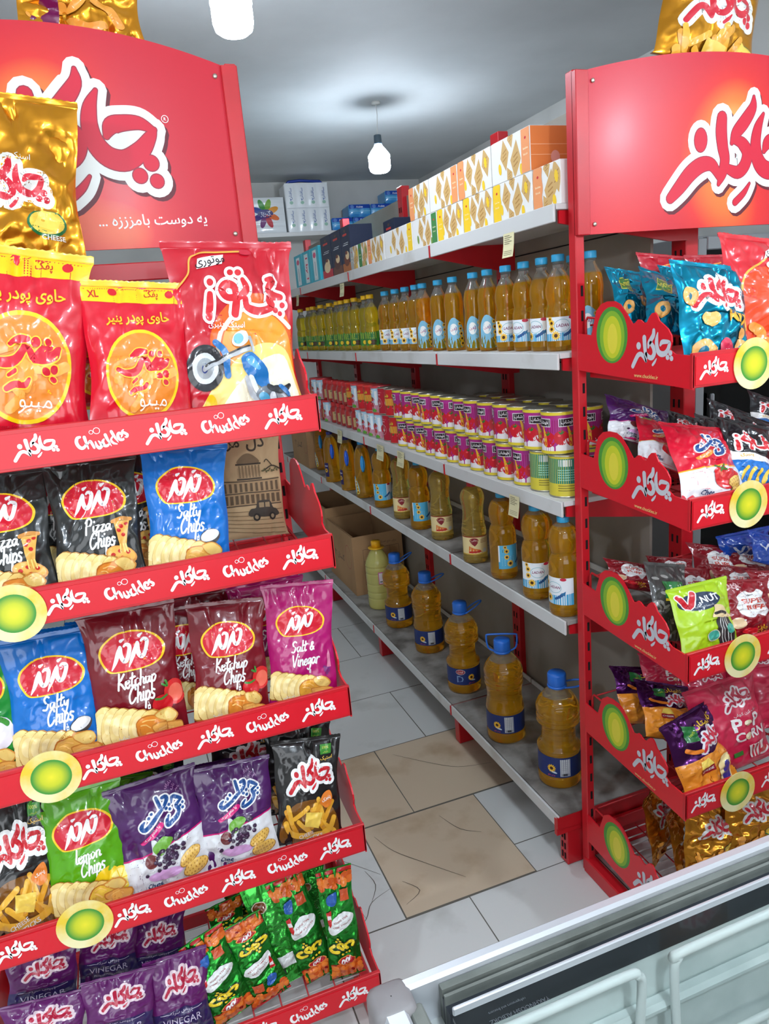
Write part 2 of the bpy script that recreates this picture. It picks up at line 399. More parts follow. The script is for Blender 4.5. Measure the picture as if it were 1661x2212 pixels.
# single-stroke script letters on a 1.0 x-height grid: strokes of (x, y)
SCRIPT = {'S': (1.1, [[(.95,1.75),(.6,1.9),(.25,1.6),(.5,1.1),(.85,.7),(.6,.1),(.1,.15)]]), 'C': (1.25, [[(1.1,1.5),(.95,1.85),(.5,1.6),(.15,.8),(.35,.05),(.8,.15),(1.1,.5)]]),
 'P': (1.2, [[(.3,1.8),(.25,.9),(.2,-.1)], [(.1,1.5),(.6,1.95),(1.05,1.6),(.8,1.1),(.3,.95)]]), 'K': (1.2, [[(.3,1.9),(.25,.9),(.2,0)], [(1.05,1.8),(.3,.85),(.7,.5),(1.15,.0)]]),
 'V': (1.1, [[(.1,1.75),(.25,.8),(.45,.02),(.75,.9),(1.1,1.9)]]), '&': (1.05, [[(.95,.1),(.4,.9),(.45,1.4),(.75,1.3),(.3,.6),(.2,.2),(.55,.05),(.9,.5)]]),
 'a': (.95, [[(.75,.9),(.3,.95),(.1,.4),(.35,.05),(.7,.5),(.78,.9),(.75,.2),(.95,.1)]]), 'l': (.5, [[(.3,1.9),(.22,.9),(.2,.15),(.45,.1)]]), 't': (.7, [[(.4,1.7),(.3,.8),(.3,.1),(.6,.15)], [(.0,1.2),(.75,1.3)]]),
 'y': (.9, [[(.12,.9),(.2,.2),(.5,.15),(.8,.9),(.7,.0),(.4,-.75),(.05,-.6)]]), 'h': (.9, [[(.25,1.9),(.2,.9),(.15,0)], [(.15,.5),(.5,1.0),(.7,.7),(.65,.15),(.9,.1)]]),
 'i': (.42, [[(.22,.95),(.18,.2),(.4,.1)], [(.28,1.45),(.3,1.5)]]), 'p': (.9, [[(.2,.95),(.15,.1),(.08,-.85)], [(.15,.5),(.5,1.0),(.8,.6),(.5,.05),(.15,.15)]]), 's': (.75, [[(.65,.9),(.3,1.0),(.2,.7),(.55,.4),(.4,.03),(.05,.1)]]),
 'z': (.85, [[(.1,.95),(.75,.95),(.15,.05),(.8,.08)]]), 'e': (.8, [[(.1,.45),(.65,.6),(.5,.98),(.15,.7),(.15,.2),(.5,.0),(.75,.25)]]), 'c': (.75, [[(.65,.8),(.4,1.0),(.12,.55),(.25,.05),(.7,.2)]]), 'u': (.95, [[(.15,.95),(.15,.25),(.45,.08),(.75,.6),(.78,.95),(.75,.15),(.95,.1)]]),
 'n': (.95, [[(.2,.95),(.15,0)], [(.15,.5),(.5,1.0),(.72,.7),(.7,.12),(.92,.1)]]), 'g': (.9, [[(.75,.9),(.3,.95),(.1,.45),(.35,.1),(.75,.8),(.72,-.2),(.4,-.75),(.05,-.55)]]), 'r': (.7, [[(.2,.95),(.15,0)], [(.17,.5),(.4,.95),(.7,.9)]]),
 'm': (1.3, [[(.15,.95),(.12,0)], [(.12,.5),(.4,1.0),(.58,.6),(.55,0)], [(.58,.5),(.85,1.0),(1.05,.6),(1.02,.1),(1.25,.1)]]), 'o': (.9, [[(.45,.98),(.12,.5),(.4,.02),(.78,.5),(.45,.98)]]), ' ': (.6, [])}
def script(a, t, cx, cy, xh, c, pen=0.13, rot=0.0, sl=0.22, sy=1.0):
    wid = sum(SCRIPT[ch][0] for ch in t); x = -wid/2; cr, sr = math.cos(rot), math.sin(rot)
    for ch in t:
        w, st = SCRIPT[ch]
        for q in st:
            pts = []
            for (px, py) in q:
                u, v = (x+px+py*sl)*xh, (py-.5)*xh*sy; pts.append((cx+u*cr-v*sr, cy+u*sr+v*cr))
            a.stroke(pts, pen*xh, c, keep=True, k=4)
        x += w
    a.z += 1
# ------------------------------------------------------------------ the room
RX0, RX1, RY0, RY1, RZ = -2.2, 2.25, -2.0, 5.15, 2.43
m_ceil = P('painted_ceiling', (205, 209, 210), 0.75, bump=(5, 0.12, 4), noisec=((185, 189, 190), 1.6, 0.35, 0.7))
m_wall = P('painted_plaster', (196, 196, 192), 0.85, bump=(14, 0.1, 4), noisec=((180, 180, 176), 2.2, 0.4, 0.7))
m_grout = P('cement_grout', (104, 100, 92), 0.95, bump=(60, 0.3, 4))
m_white_tile = P('white_stone_tile', (208, 208, 204), 0.28, noisec=((178, 178, 172), 5.0, 0.55, 0.75))
m_beige_tile = P('beige_stone_tile', (204, 184, 158), 0.33, noisec=((176, 150, 120), 6.0, 0.52, 0.72))
b = MB(); b.box((.025, 1.575, -.02), (4.6, 7.3, .04), m_grout); rnd = random.Random(4)
G = .0018
yr = [1.455+.373*k for k in range(-9, 11)]
for i, y0 in enumerate(yr):
    y1 = y0+.373; x = -2.3+(.0 if i % 2 else .19)
    off = .463 if i % 2 else .638
    if abs(y0-1.455) < .01: off = .463
    x = off-.3755*8
    while x < 2.3:
        xa, xb = max(x, -2.24), min(x+.3755, 2.29); x += .3755
        if xb-xa < .02: continue
        yy = [(y0, y1)]; beige = False
        if abs(y0-1.455) < .01 and abs(xa-.463) < .01: beige = True
        if abs(y0-1.828) < .01 and (abs(xa-.638) < .01 or abs(xa-.2625) < .01): beige = True
        if abs(y0-1.455) < .01 and abs(xa-.8385) < .01: yy = [(y0, 1.572), (1.572, y1)]
        for (ya, yb) in yy:
            j = [rnd.uniform(-.001, .001) for _ in range(4)]; h = rnd.uniform(0, .0006)
            big = G*(2.6 if beige else 1)
            V = [(xa+G, ya+big+j[0], .0005+h), (xb-G+j[1], ya+big, .0005+h), (xb-G, yb-G+j[2], .0005+h), (xa+G+j[3], yb-G, .0005+h)]
            b.add(V, [(0, 1, 2, 3)], m_beige_tile if beige else m_white_tile, False)
# hairline cracks in the worn tiles
m_crack = P('crack_line', (92, 84, 74), 0.9)
a = Art('c')
for q in ([(.17,1.93),(.24,1.83),(.30,1.80),(.38,1.72),(.455,1.63)], [(.463,1.57),(.40,1.545),(.37,1.50),(.33,1.47)], [(.40,1.545),(.43,1.60),(.42,1.66)], [(.37,1.50),(.36,1.56)], [(.49,1.78),(.52,1.70),(.58,1.62),(.66,1.52)], [(.70,1.78),(.73,1.70),(.78,1.66)], [(.69,2.15),(.78,2.05),(.86,1.98),(.97,1.95)], [(.48,1.50),(.53,1.53),(.50,1.58)]):
    a.stroke(q, [.0004, .0011, .0004], m_crack, k=4, keep=True)
b.art(a, lambda x, y: (np.stack([x, y, x*0+.0014], 1), np.array([[0, 0, 1.0]])), .0002)
struct(b, 'floor')
b = MB(); b.box((.025, 1.575, RZ+.03), (4.6, 7.3, .06), m_ceil); struct(b, 'ceiling')
b = MB(); b.box((.025, RY1+.05, RZ/2), (4.6, .1, RZ), m_wall); struct(b, 'wall_back')
b = MB(); b.box((RX1+.05, 1.575, RZ/2), (.1, 7.15, RZ), m_wall); struct(b, 'wall_right')
b = MB(); b.box((RX0-.05, 1.575, RZ/2), (.1, 7.15, RZ), m_wall); struct(b, 'wall_left')
b = MB(); b.box((-1.9, RY0-.05, RZ/2), (.6, .1, RZ), m_wall); b.box((1.7, RY0-.05, RZ/2), (1.1, .1, RZ), m_wall); b.box((-.2, RY0-.05, 2.36), (2.8, .1, .14), m_wall); struct(b, 'wall_front')

# ------------------------------------------------------------------ hanging bulbs
def glow(k): return P('lit_diffuser_%d' % round(k*100), (228, 241, 255), 0.4, emis=BULB_POWER*k)
m_glow2 = P('lit_bulb_shoulder', (226, 238, 246), 0.35, emis=1.2)
m_sock = P('grey_socket', (58, 74, 84), 0.5)
m_cord = P('white_cord', (200, 200, 196), 0.6)
def bulb(x, y, ztop, label, k_=1.0, group='bare bulbs hanging from the ceiling'):
    t = thing('pendant_bulb', label, 'light bulb', (x, y, ztop), group)
    drop = RZ-ztop
    k = MB(); k.lathe([(.016, 0), (.017, -.002), (.018, -.035), (.016, -.044)], m_sock, 20); k.build('socket', t)
    k = MB(); k.tube([(.006, .004, drop), (.008, .002, drop*.6), (.001, 0, .02), (0, 0, -.005)], .0022, m_cord, 8); k.lathe([(.001, drop-.012), (.02, drop-.010), (.02, drop)], m_cord, 16, c=(.006, .004, 0)); k.build('cord', t)
    k = MB(); k.lathe([(.018, -.040), (.022, -.048), (.034, -.062), (.0475, -.080), (.0515, -.086), (.0515, -.094), (.049, -.0945)], m_glow2, 32, cap=False); k.build('shoulder', t)
    k = MB(); k.lathe([(.0485, -.093), (.0495, -.10), (.0495, -.135), (.045, -.150), (.034, -.158), (.001, -.160)], glow(k_), 32, cap=False); k.build('diffuser', t)
    return t
P0 = onY(815, 292, 3.42); bulb(P0[0], 3.42, P0[2], 'lit white bulb on a thin cord far down the aisle near the back wall', .62)
P1 = onY(507, 76, 2.0); bulb(P1[0], 2.0, P1[2]+.16, 'larger looking lit bulb at the top edge of the picture, nearer the camera', .62)
bulb(.35, -.35, 2.18, 'lit bulb behind the camera over the freezer', 1.25)
bulb(-1.1, .3, 2.18, 'lit bulb to the left behind the camera', 1.15)
bulb(1.65, .15, 2.18, 'lit bulb to the right behind the camera', 1.15)

# ------------------------------------------------------------------ red display racks
m_red = P('red_painted_steel', (196, 22, 34), 0.38, coat=0.2, noisec=((178, 20, 30), 9, 0.4, 0.75))
m_redd = P('red_coated_wire', (178, 20, 28), 0.4)
m_slot = P('slot_shadow_gap', (16, 6, 8), 0.9)
m_screw = P('bright_screw', (200, 196, 180), 0.3, 0.8)
m_redcard = P('red_printed_card', (206, 16, 34), 0.36, coat=0.15)
m_cardedge = P('raw_card', (196, 168, 140), 0.8)
RED, WHT, SIL = (206, 16, 34), (236, 236, 234), (188, 190, 196)
def sunburst(name, pts):
    if name in MATS: return MATS[name]
    m = bpy.data.materials.new(name); m.use_nodes = True; nt = m.node_tree; bs = nt.nodes['Principled BSDF']; L = nt.links.new
    tc = nt.nodes.new('ShaderNodeTexCoord'); acc = None
    for (x, z, r, st) in pts:
        v = nt.nodes.new('ShaderNodeVectorMath'); v.operation = 'DISTANCE'; v.inputs[1].default_value = (x, 0, z); 
        s2 = nt.nodes.new('ShaderNodeVectorMath'); s2.operation = 'MULTIPLY'; s2.inputs[1].default_value = (1, 0, 1)
        L(tc.outputs['Object'], s2.inputs[0]); L(s2.outputs[0], v.inputs[0])
        mr = nt.nodes.new('ShaderNodeMapRange'); mr.inputs[1].default_value = r; mr.inputs[2].default_value = 0; mr.inputs[4].default_value = st; mr.interpolation_type = 'SMOOTHSTEP'
        L(v.outputs['Value'], mr.inputs[0])
        if acc is None: acc = mr.outputs[0]
        else:
            ad = nt.nodes.new('ShaderNodeMath'); ad.operation = 'ADD'; L(acc, ad.inputs[0]); L(mr.outputs[0], ad.inputs[1]); acc = ad.outputs[0]
    rp = nt.nodes.new('ShaderNodeValToRGB'); e = rp.color_ramp.elements
    e[0].position = 0; e[0].color = lin((198, 10, 40))+(1,); e[1].position = 1; e[1].color = lin((255, 226, 130))+(1,)
    k = e.new(.35); k.color = lin((216, 30, 28))+(1,); k = e.new(.65); k.color = lin((240, 120, 40))+(1,)
    L(acc, rp.inputs[0]); L(rp.outputs[0], bs.inputs['Base Color']); bs.inputs['Roughness'].default_value = .42; bs.inputs['Coat Weight'].default_value = .12; bs.inputs['Coat Roughness'].default_value = .22
    MATS[name] = m; return m
def radial(name, stops, sx, sz, rough=.35):
    if name in MATS: return MATS[name]
    m = bpy.data.materials.new(name); m.use_nodes = True; nt = m.node_tree; bs = nt.nodes['Principled BSDF']; L = nt.links.new
    tc = nt.nodes.new('ShaderNodeTexCoord'); mp = nt.nodes.new('ShaderNodeVectorMath'); mp.operation = 'MULTIPLY'; mp.inputs[1].default_value = (1/sx, 0, 1/sz)
    ln = nt.nodes.new('ShaderNodeVectorMath'); ln.operation = 'LENGTH'; L(tc.outputs['Object'], mp.inputs[0]); L(mp.outputs[0], ln.inputs[0])
    rp = nt.nodes.new('ShaderNodeValToRGB'); e = rp.color_ramp.elements
    e[0].position = stops[0][0]; e[0].color = lin(stops[0][1])+(1,); e[1].position = stops[-1][0]; e[1].color = lin(stops[-1][1])+(1,)
    for (p, c) in stops[1:-1]: k = e.new(p); k.color = lin(c)+(1,)
    L(ln.outputs['Value'], rp.inputs[0]); L(rp.outputs[0], bs.inputs['Base Color']); bs.inputs['Roughness'].default_value = rough
    MATS[name] = m; return m
m_emb_in = radial('printed_green_glow', [(0, (226, 214, 40)), (.55, (190, 196, 30)), (1.0, (60, 140, 46))], .029, .029)
m_emb_rim = P('printed_yellow_ring', (226, 190, 50), 0.35, noisec=((232, 222, 170), 12, 0.4, 0.62))
PROF = [(0, .079), (.05, .074), (.068, .123), (.085, .136), (.105, .140), (.128, .139), (.145, .132), (.163, .115), (.182, .093), (.190, .095), (.198, .101), (.206, .100), (.215, .094), (.224, .095), (.230, .104), (.238, .111), (.246, .112), (.252, .106), (.258, .096), (.268, .090), (.281, .081), (.290, .069), (.291, .058), (.286, .044), (.300, .036), (.345, .034), (.345, -.026), (.30, -.022), (0, 0)]
def side_art(sgn):
    a = Art('c')
    a.ell(.118, .073, .050, .056, (70, 140, 50), n=32); a.ell(.119, .071, .040, .050, (128, 172, 44), n=32); a.ell(.120, .069, .029, .042, (192, 196, 40), n=32); a.ell(.121, .066, .016, .030, (216, 204, 60), n=24)
    put_logo(a, .238, .040, .118, SIL, sy=1.0)
    a.text('www.chuckles.ir', .222, -.006, .0075, (226, 190, 120), .012, rot=-.04)
    return a
def rack(x0, x1, Yf, Yp, tops, sign, label, printed_left, lettering, disc_x, strip0, ztop):
    t = thing('snack_display_rack', label, 'display rack', ((x0+x1)/2, Yp, 0)); ox, oy = (x0+x1)/2, Yp
    hw = (x1-x0)/2
    for s in (-1, 1):
        b = MB(); px = s*(hw-.011)
        b.box((px, .012, ztop/2), (.022, .026, ztop), m_red, .002)
        z = .08
        while z < ztop-.42:
            b.box((px+.002, -.0014, z), (.0055, .0012, .022), m_slot); z += .052
        b.build('upright', t)
        b = MB(); b.box((px, (Yf-Yp)/2-.01, .022), (.03, Yp-Yf+.05, .044), m_red, .003); b.build('base_foot', t)
    for zz in ((.10,) if printed_left else (sign[0]-.037, .10, 1.0)):
        b = MB(); b.box((0, .03, zz), (hw*2-.044, .012, .034), m_red, .002); b.build('crossbar', t)
    # header sign, bowed a little towards the shop
    z0, ze, za = sign; hs_ = hw-.030
    def sg(x, z):
        u = x/hs_; zt = ze+(za-ze)*(1-u*u); q = np.stack([x, -.006-.022*(1-u*u), z0+(z-z0)*1.0], 1)
        return q, np.stack([0*u, -np.ones_like(x), x*0], 1)
    h = MB(); n = 40; xs = np.linspace(-hs_, hs_, n+1); V = []
    for th in (0, 1):
        for top in (0, 1):
            for x in xs: u = x/hs_; V.append((x, -.006-.022*(1-u*u)+th*.006, (ze+(za-ze)*(1-u*u)) if top else z0))
    n1 = n+1; F = []
    for i in range(n):
        F += [(i, i+1, n1+i+1, n1+i), (2*n1+i+1, 2*n1+i, 3*n1+i, 3*n1+i+1), (n1+i, n1+i+1, 3*n1+i+1, 3*n1+i), (i+1, i, 2*n1+i, 2*n1+i+1)]
    F += [(n, 2*n1+n, 3*n1+n, n1+n), (0, n1, 3*n1, 2*n1)]
    h.add(V, F, lettering[0], False)
    h.art(lettering[1], sg, .00022)
    hs = h.build('header_sign', t)
    for s in (-1, 1):
        k = MB(); k.box((s*(hw-.0155), -.004, (z0+ze)/2-.001), (.031, .016, ze-z0), m_red, .0015); k.build('sign_flange', hs)
    for s in (-1, 1):
        for zz in (z0+.02, ze-.02):
            k = MB(); k.lathe([(.0045, 0), (.0045, .0015), (.002, .0028)], m_screw, 12); k.V[-1] = k.V[-1][:, [0, 2, 1]]*np.array([1, -1, 1])+np.array([s*(hs_-.013), -.0088, zz]); k.build('screw', hs)
    b = MB(); b.box((0, .046, ze-.03), (hw*1.3, .08, .012), m_red, .002); b.build('top_shelf', t)
    for i, zt in enumerate(tops):
        fb = zt-.062; dep = Yp-Yf-.004
        b = MB()                                             # wire floor with its guard rails
        def zf(y): return fb+.006+(y+dep)/dep*.022
        nw = 13
        for q in range(nw):
            x = -hw+.03+(2*hw-.06)*q/(nw-1); b.tube([(x, -dep, zf(-dep)), (x, -.004, zf(-.004))], .0018, m_redd, 6)
        for q in range(6 if i < 4 else 14):
            y = -dep*(q+.5)/(6 if i < 4 else 14); b.tube([(-hw+.03, y, zf(y)-.003), (hw-.03, y, zf(y)-.003)], .0016, m_redd if i < 4 else m_cord, 6)
        for s in ((-1, 1) if printed_left else ()):
            x = s*(hw-.0085); zz = zf(-.02); b.tube([(x, -.02, zz), (x, -.02, zz+.10), (x, -.026, zz+.108), (x, -.08, zz+.104), (x, -.085, zz+.09), (x, -.085, zz)], .0026, m_redd, 8)
        bz = zf(-.006); b.tube([(-hw+.03, -.006, bz+.09), (hw-.03, -.006, bz+.09)], .0022, m_redd, 6)
        for s in (-1, 1):                                    # steel cantilever arm under the tray
            b.add([(s*(hw-.03), -.002, bz-.004), (s*(hw-.03), -dep*.9, zf(-dep*.9)-.004), (s*(hw-.03), -dep*.86, zf(-dep*.9)-.012), (s*(hw-.03), -.002, bz-.022), (s*(hw-.033), -.002, bz-.004), (s*(hw-.033), -dep*.9, zf(-dep*.9)-.004), (s*(hw-.033), -dep*.86, zf(-dep*.9)-.012), (s*(hw-.033), -.002, bz-.022)], [(0, 1, 2, 3), (7, 6, 5, 4), (0, 4, 5, 1), (1, 5, 6, 2), (2, 6, 7, 3), (3, 7, 4, 0)], m_red, False)
        bk = b.build('basket', t)
        f = MB(); f.box((0, -(Yp-Yf)+.004, zt-.031), (2*hw, .008, .062), m_red, .0012)
        f.box((0, -(Yp-Yf)-.0007, zt-.032), (2*hw-.012, .0014, .050), m_redcard)
        a = Art('c')
        for q in range(9):
            x = -hw+strip0+.0945*q if printed_left else hw-strip0-.0945*q
            if abs(x) > hw-.02: continue
            if disc_x is not None and i not in (() if printed_left else (0,)) and abs(x-(disc_x-ox)) < .045: continue
            if (q % 2) == 0: put_logo(a, x, zt-.032, .066, WHT, sy=.92)
            else: put_set(a, CHUCK, (195, 1490, 300, 860), x, zt-.031, .079, WHT, sk=.149, sy=.95); a.ring(x-.006, zt-.0165, .0046, .0046, .0009, WHT); a.ring(x-.0142, zt-.0178, .0028, .0028, .0008, WHT)
        f.art(a, lambda x, y: (np.stack([x, x*0-(Yp-Yf)-.0015, y], 1), np.array([[0, -1.0, 0]])), .0001)
        f.build('front_panel', bk)
        for s in (-1, 1):
            f = MB(); xa, xb = s*(hw-.0005), s*(hw-.0035)
            pr = PROF if s < 0 else PROF[::-1]
            f.prism([(p[0]*(Yp-Yf)/.345, p[1]) for p in pr], lambda u, z: (xa, -u, fb+.024+z), lambda u, z: (xb, -u, fb+.024+z), m_redcard)
            f.art(side_art(s), lambda x, y, s=s, xa=xa: (np.stack([x*0+xa, -x*(Yp-Yf)/.345, fb+.024+y], 1), np.array([[float(s), 0, 0]])), .00012, flip=(s > 0))
            f.build('side_panel', bk)
        if disc_x is not None and i in disc_rows(printed_left):
            f = MB(); y0 = -(Yp-Yf)-.004; rr = .0465
            def ringv(r, n=40, y=0, jag=0): return [(r*math.cos(2*math.pi*q/n)*(1+jag*math.sin(q*2.7)), y, r*math.sin(2*math.pi*q/n)) for q in range(n)]
            N = 40; V = ringv(rr, N, 0)+ringv(rr, N, .0015)
            f.add(V, [tuple(range(N)), tuple(range(N, 2*N))[::-1]]+[((q+1) % N, q, N+q, N+(q+1) % N) for q in range(N)], m_emb_rim, False)
            V = [(p[0]*.67/.0465*.0465, -.0003, p[2]*.67) for p in ringv(rr, N)]; f.add(V, [tuple(range(N))], m_emb_in, False)
            dz = DZ[(printed_left, i)]
            f.build('emblem_disc', bk, (disc_x-ox, y0, dz))
    return t
def disc_rows(right): return (0, 1, 2, 3) if right else (1, 2, 3)
DZ = {(True, 0): 1.324, (True, 1): 1.059, (True, 2): .742, (True, 3): .427, (False, 1): 1.07, (False, 2): .782, (False, 3): .489}
LX0, LX1, LYF, LYP = -.44, .313, 1.20, 1.545
RX_0, RX_1, RYF, RYP = .957, 1.71, 1.045, 1.39
LT = [1.349, 1.104, .809, .510, .152]; RT = [1.355, 1.09, .777, .462, .14]
lx, lz, lw, lsy = .036, 1.777, .353, 1.1
SG, SSH = sign_letters((LX0+LX1)/2, 1.522, (RX_0+RX_1)/2, 1.367)
def sign_logo(a, dx, dz):
    for (ox_, oz_, c, gr) in ((.005, -.007, (96, 20, 34), .0165), (0, 0, (232, 234, 228), .0165), (0, 0, (150, 40, 60), .0018), (0, 0, (206, 20, 52), 0)):
        a.strokes(SG, lambda x, y: (x+dx+ox_, y+dz+oz_), c, gr, 1.0)
aL = Art('c'); sign_logo(aL, 0, 0)
ocx = (LX0+LX1)/2
tp = onY(333, 478, 1.525); aL.text('یه دوست بامزززه ...', tp[0]-ocx, tp[2], .022, WHT, .01, fit=.198)
tp = onY(356, 257, 1.525); aL.ring(tp[0]-ocx, tp[2], .006, .006, .0012, WHT); aL.text('R', tp[0]-ocx, tp[2], .006, WHT, .01)
aR = Art('c'); sign_logo(aR, -SSH[0], -SSH[1])
aR.text('یه دوست بامزززه ...', .26, 1.625, .022, WHT, .01, fit=.198)
mL = sunburst('printed_red_sunburst', [(lx+.00, lz+.10, .16, .55), (lx-.1, lz+.03, .20, .45), (lx-.02, lz-.10, .20, .5), (lx+.12, lz-.12, .12, .35)])
rack(LX0, LX1, LYF, LYP, LT, (1.630, 1.950, 2.003), 'red snack display rack on the left, filled with bright crisp packets', False, (mL, aL), -.205, .063, 1.955)
mR = sunburst('printed_red_sunburst_lower', [(lx+.00, lz+.05, .16, .55), (lx-.1, lz-.02, .20, .45), (lx-.02, lz-.15, .20, .5), (lx-.3, lz-.175, .16, .25)])
rack(RX_0, RX_1, RYF, RYP, RT, (1.597, 1.910, 1.945), 'red snack display rack on the right at the end of the white shelving', True, (mR, aR), 1.093, .047, 1.912)
# ------------------------------------------------------------------ white shelving along the aisle
m_wsh = P('white_shelf_enamel', (206, 206, 204), 0.4, noisec=((176, 172, 164), 7, 0.55, 0.8))
m_wdirt = P('worn_dusty_shelf', (150, 146, 140), 0.7, bump=(30, 0.2, 4), noisec=((92, 86, 80), 9, 0.42, 0.66))
m_panel = P('beige_grey_back_panel', (150, 142, 132), 0.6, noisec=((132, 124, 112), 4, 0.4, 0.7))
GX, GY0 = .93, 1.43
UPY = [1.462, 2.176, 2.98, 3.795, 4.574]; UPX = [1.289, 1.21, 1.21, 1.21, 1.21]
JY = [1.424, 2.085, 2.885, 3.675, 4.47, 4.62]
SZ = [1.668, 1.355, 1.012, .711, .17]
g = thing('shelving_unit', 'long white and red shelving unit along the right side of the aisle', 'shelving', (1.2, 3.0, 0))
def G(mb, name, par=g): 
    for k in range(len(mb.V)): mb.V[k] = mb.V[k]-np.array([1.2, 3.0, 0])
    return mb.build(name, par)
for i, (x, y) in enumerate(zip(UPX, UPY)):
    b = MB(); top = 1.99 if i else 1.75
    b.box((x+.02, y, top/2), (.036, .05, top), m_red, .002)
    z = .2
    while z < top-.05:
        for s in (-.009, .009): b.box((x+.0015, y+s, z), (.002, .005, .02), m_slot)
        z += .05
    G(b, 'upright')
for i in range(5):
    b = MB(); y = JY[i]+.03; b.box((1.06, y, .055), (.27, .035, .105), m_red, .002)
    if i == 0:
        for zz in (.025, .055, .085):
            for yy in (-.006, .006): b.box((.9245, y+yy, zz), (.002, .005, .018), m_slot)
    G(b, 'foot')
for i in range(4):
    b = MB(); y0, y1 = UPY[i]+.026, UPY[i+1]-.026; x = 1.236
    b.box((x, (y0+y1)/2, 1.0), (.008, y1-y0, 1.90), m_panel)
    for zz in (.55, .92, 1.3, 1.62): b.box((x-.005, (y0+y1)/2, zz), (.003, y1-y0, .003), m_slot)
    G(b, 'back_panel')
for li, z in enumerate(SZ):
    for i in range(5):
        y0, y1 = JY[i]+.004, JY[i+1]-.004; b = MB(); mt = m_wsh if li < 3 else m_wdirt
        x0 = GX if li < 4 else .893
        b.box(((x0+1.215)/2+.004, (y0+y1)/2, z-.006), (1.215-x0-.008, y1-y0, .012), mt, .001)
        b.box((x0+.003, (y0+y1)/2, z-.0185), (.006, y1-y0, .037), m_wsh, .0015)
        b.box((1.213, (y0+y1)/2, z+.006), (.004, y1-y0, .02), m_wsh)
        G(b, 'shelf_board')
    for i in range(6):
        b = MB(); y = JY[i]; x0 = (GX if li < 4 else .893)-.002; d = .075 if li < 4 else .045; ux = UPX[min(i, 4)]+.004
        O = [(x0, z-.004), (ux, z-.004), (ux, z-.014-d), (ux-.05, z-.014-d), (x0, z-.038)]
        if i == 0 and li == 4: y += .006
        if i == 0 and li < 4: y += .014; O = [(x0+.02, z-.013), (ux, z-.013), (ux, z-.014-d), (ux-.05, z-.014-d), (x0+.02, z-.039)]
        b.prism(O, lambda u, w: (u, y-.0028, w), lambda u, w: (u, y+.0028, w), m_red)
        if i == 0 and li == 4: b.box(((x0+ux)/2, y+.008, z-.036), (ux-x0, .012, .05), m_red, .001)
        G(b, 'bracket')

# ------------------------------------------------------------------ price tags hanging from the lips
m_tag = P('pale_yellow_paper_tag', (222, 214, 170), 0.8)
TAGS = [((1088, 503, 1111, 556), 'yellow price tag hanging from the top shelf above the blue capped bottles'),
        ((735, 612, 744, 641), 'small price tag under the top shelf below the dark blue cartons'),
        ((641, 637, 646, 661), 'small price tag under the top shelf below the turquoise boxes'),
        ((1101, 1071, 1122, 1115), 'yellow price tag hanging in front of the round topped oil bottle near the post'),
        ((815, 962, 829, 993), 'price tag hanging over the handled bottle with a light blue label'),
        ((859, 976, 873, 1008), 'price tag hanging over the ribbed bottle nearest the aisle end'),
        ((730, 930, 739, 956), 'price tag under the can shelf beside the dark blue labelled bottles')]
for (l, t_, r, bt), lab in TAGS:
    X = .9255; y0, y1 = onX(l, (t_+bt)/2, X)[1], onX(r, (t_+bt)/2, X)[1]; z1, z0 = onX((l+r)/2, t_, X)[2], onX((l+r)/2, bt, X)[2]
    cy, w, h = (y0+y1)/2, abs(y0-y1), z1-z0
    b = MB(); O = [(-w/2, -h/2), (w/2, -h/2), (w/2, h/2), (-w/2, h/2)]
    def bend(u, v, o): return (o-.006*((h/2-v)/h)**2, -u, v)
    vs = np.linspace(-h/2, h/2, 7)
    V = [bend(u, v, 0) for v in vs for u in (-w/2, w/2)]+[bend(u, v, .0006) for v in vs for u in (-w/2, w/2)]
    F = [(2*k, 2*k+1, 2*k+3, 2*k+2) for k in range(6)]+[(14+2*k+1, 14+2*k, 14+2*k+2, 14+2*k+3) for k in range(6)]
    b.add(V, F, m_tag, False)
    a = Art('p'); ink = (110, 104, 84)
    for k in range(5): a.rect(-w*.38, h*(.38-.08*k), w*(.3 if k % 2 else .1), h*(.38-.08*k)+h*.025, ink, keep=True, nx=2, ny=1)
    for k in range(3): a.rect(-w*.38, -h*(.25+.07*k), w*.38, -h*(.25+.07*k)+h*.015, ink, keep=True, nx=2, ny=1)
    b.art(a, lambda x, y: (np.stack([-.0004-.006*((h/2-y)/h)**2, -x, y], 1), np.array([[-1.0, 0, 0]])), .0001)
    o = b.build('price_tag', None, (X, cy, (z0+z1)/2)); tag(o, lab, 'price tag', 'paper price tags on the shelf edges')

# ------------------------------------------------------------------ cartons on the top shelf
def card_box(name, x0, x1, y0, y1, z0, z1, base, artfn, label, cat, group, endart=None, top=None, kind='c'):
    t = thing(name, label, cat, ((x0+x1)/2, (y0+y1)/2, z0), group); w, d, h = y1-y0, x1-x0, z1-z0
    b = MB(); b.box((0, 0, h/2), (d, w, h), film(base, kind), .0012)
    a = Art(kind); artfn(a, w, h); b.art(a, lambda x, y: (np.stack([x*0-d/2, -np.clip(x, -w/2, w/2), np.clip(y, 0, h)], 1), np.array([[-1.0, 0, 0]])), .00005)
    if endart: a = Art(kind); endart(a, d, h); b.art(a, lambda x, y: (np.stack([x, x*0-w/2, y], 1), np.array([[0, -1.0, 0]])), .0001)
    b.build('carton', t)
    f = MB(); f.box((0, -w*.0, h+.0004), (d*.98, w*.94, .0006), film(base, kind)); f.build('lid_flap', t)
    return t
WAF = (202, 164, 104); ORG = (232, 150, 96); YEL = (238, 196, 44); GRN = (66, 130, 70)
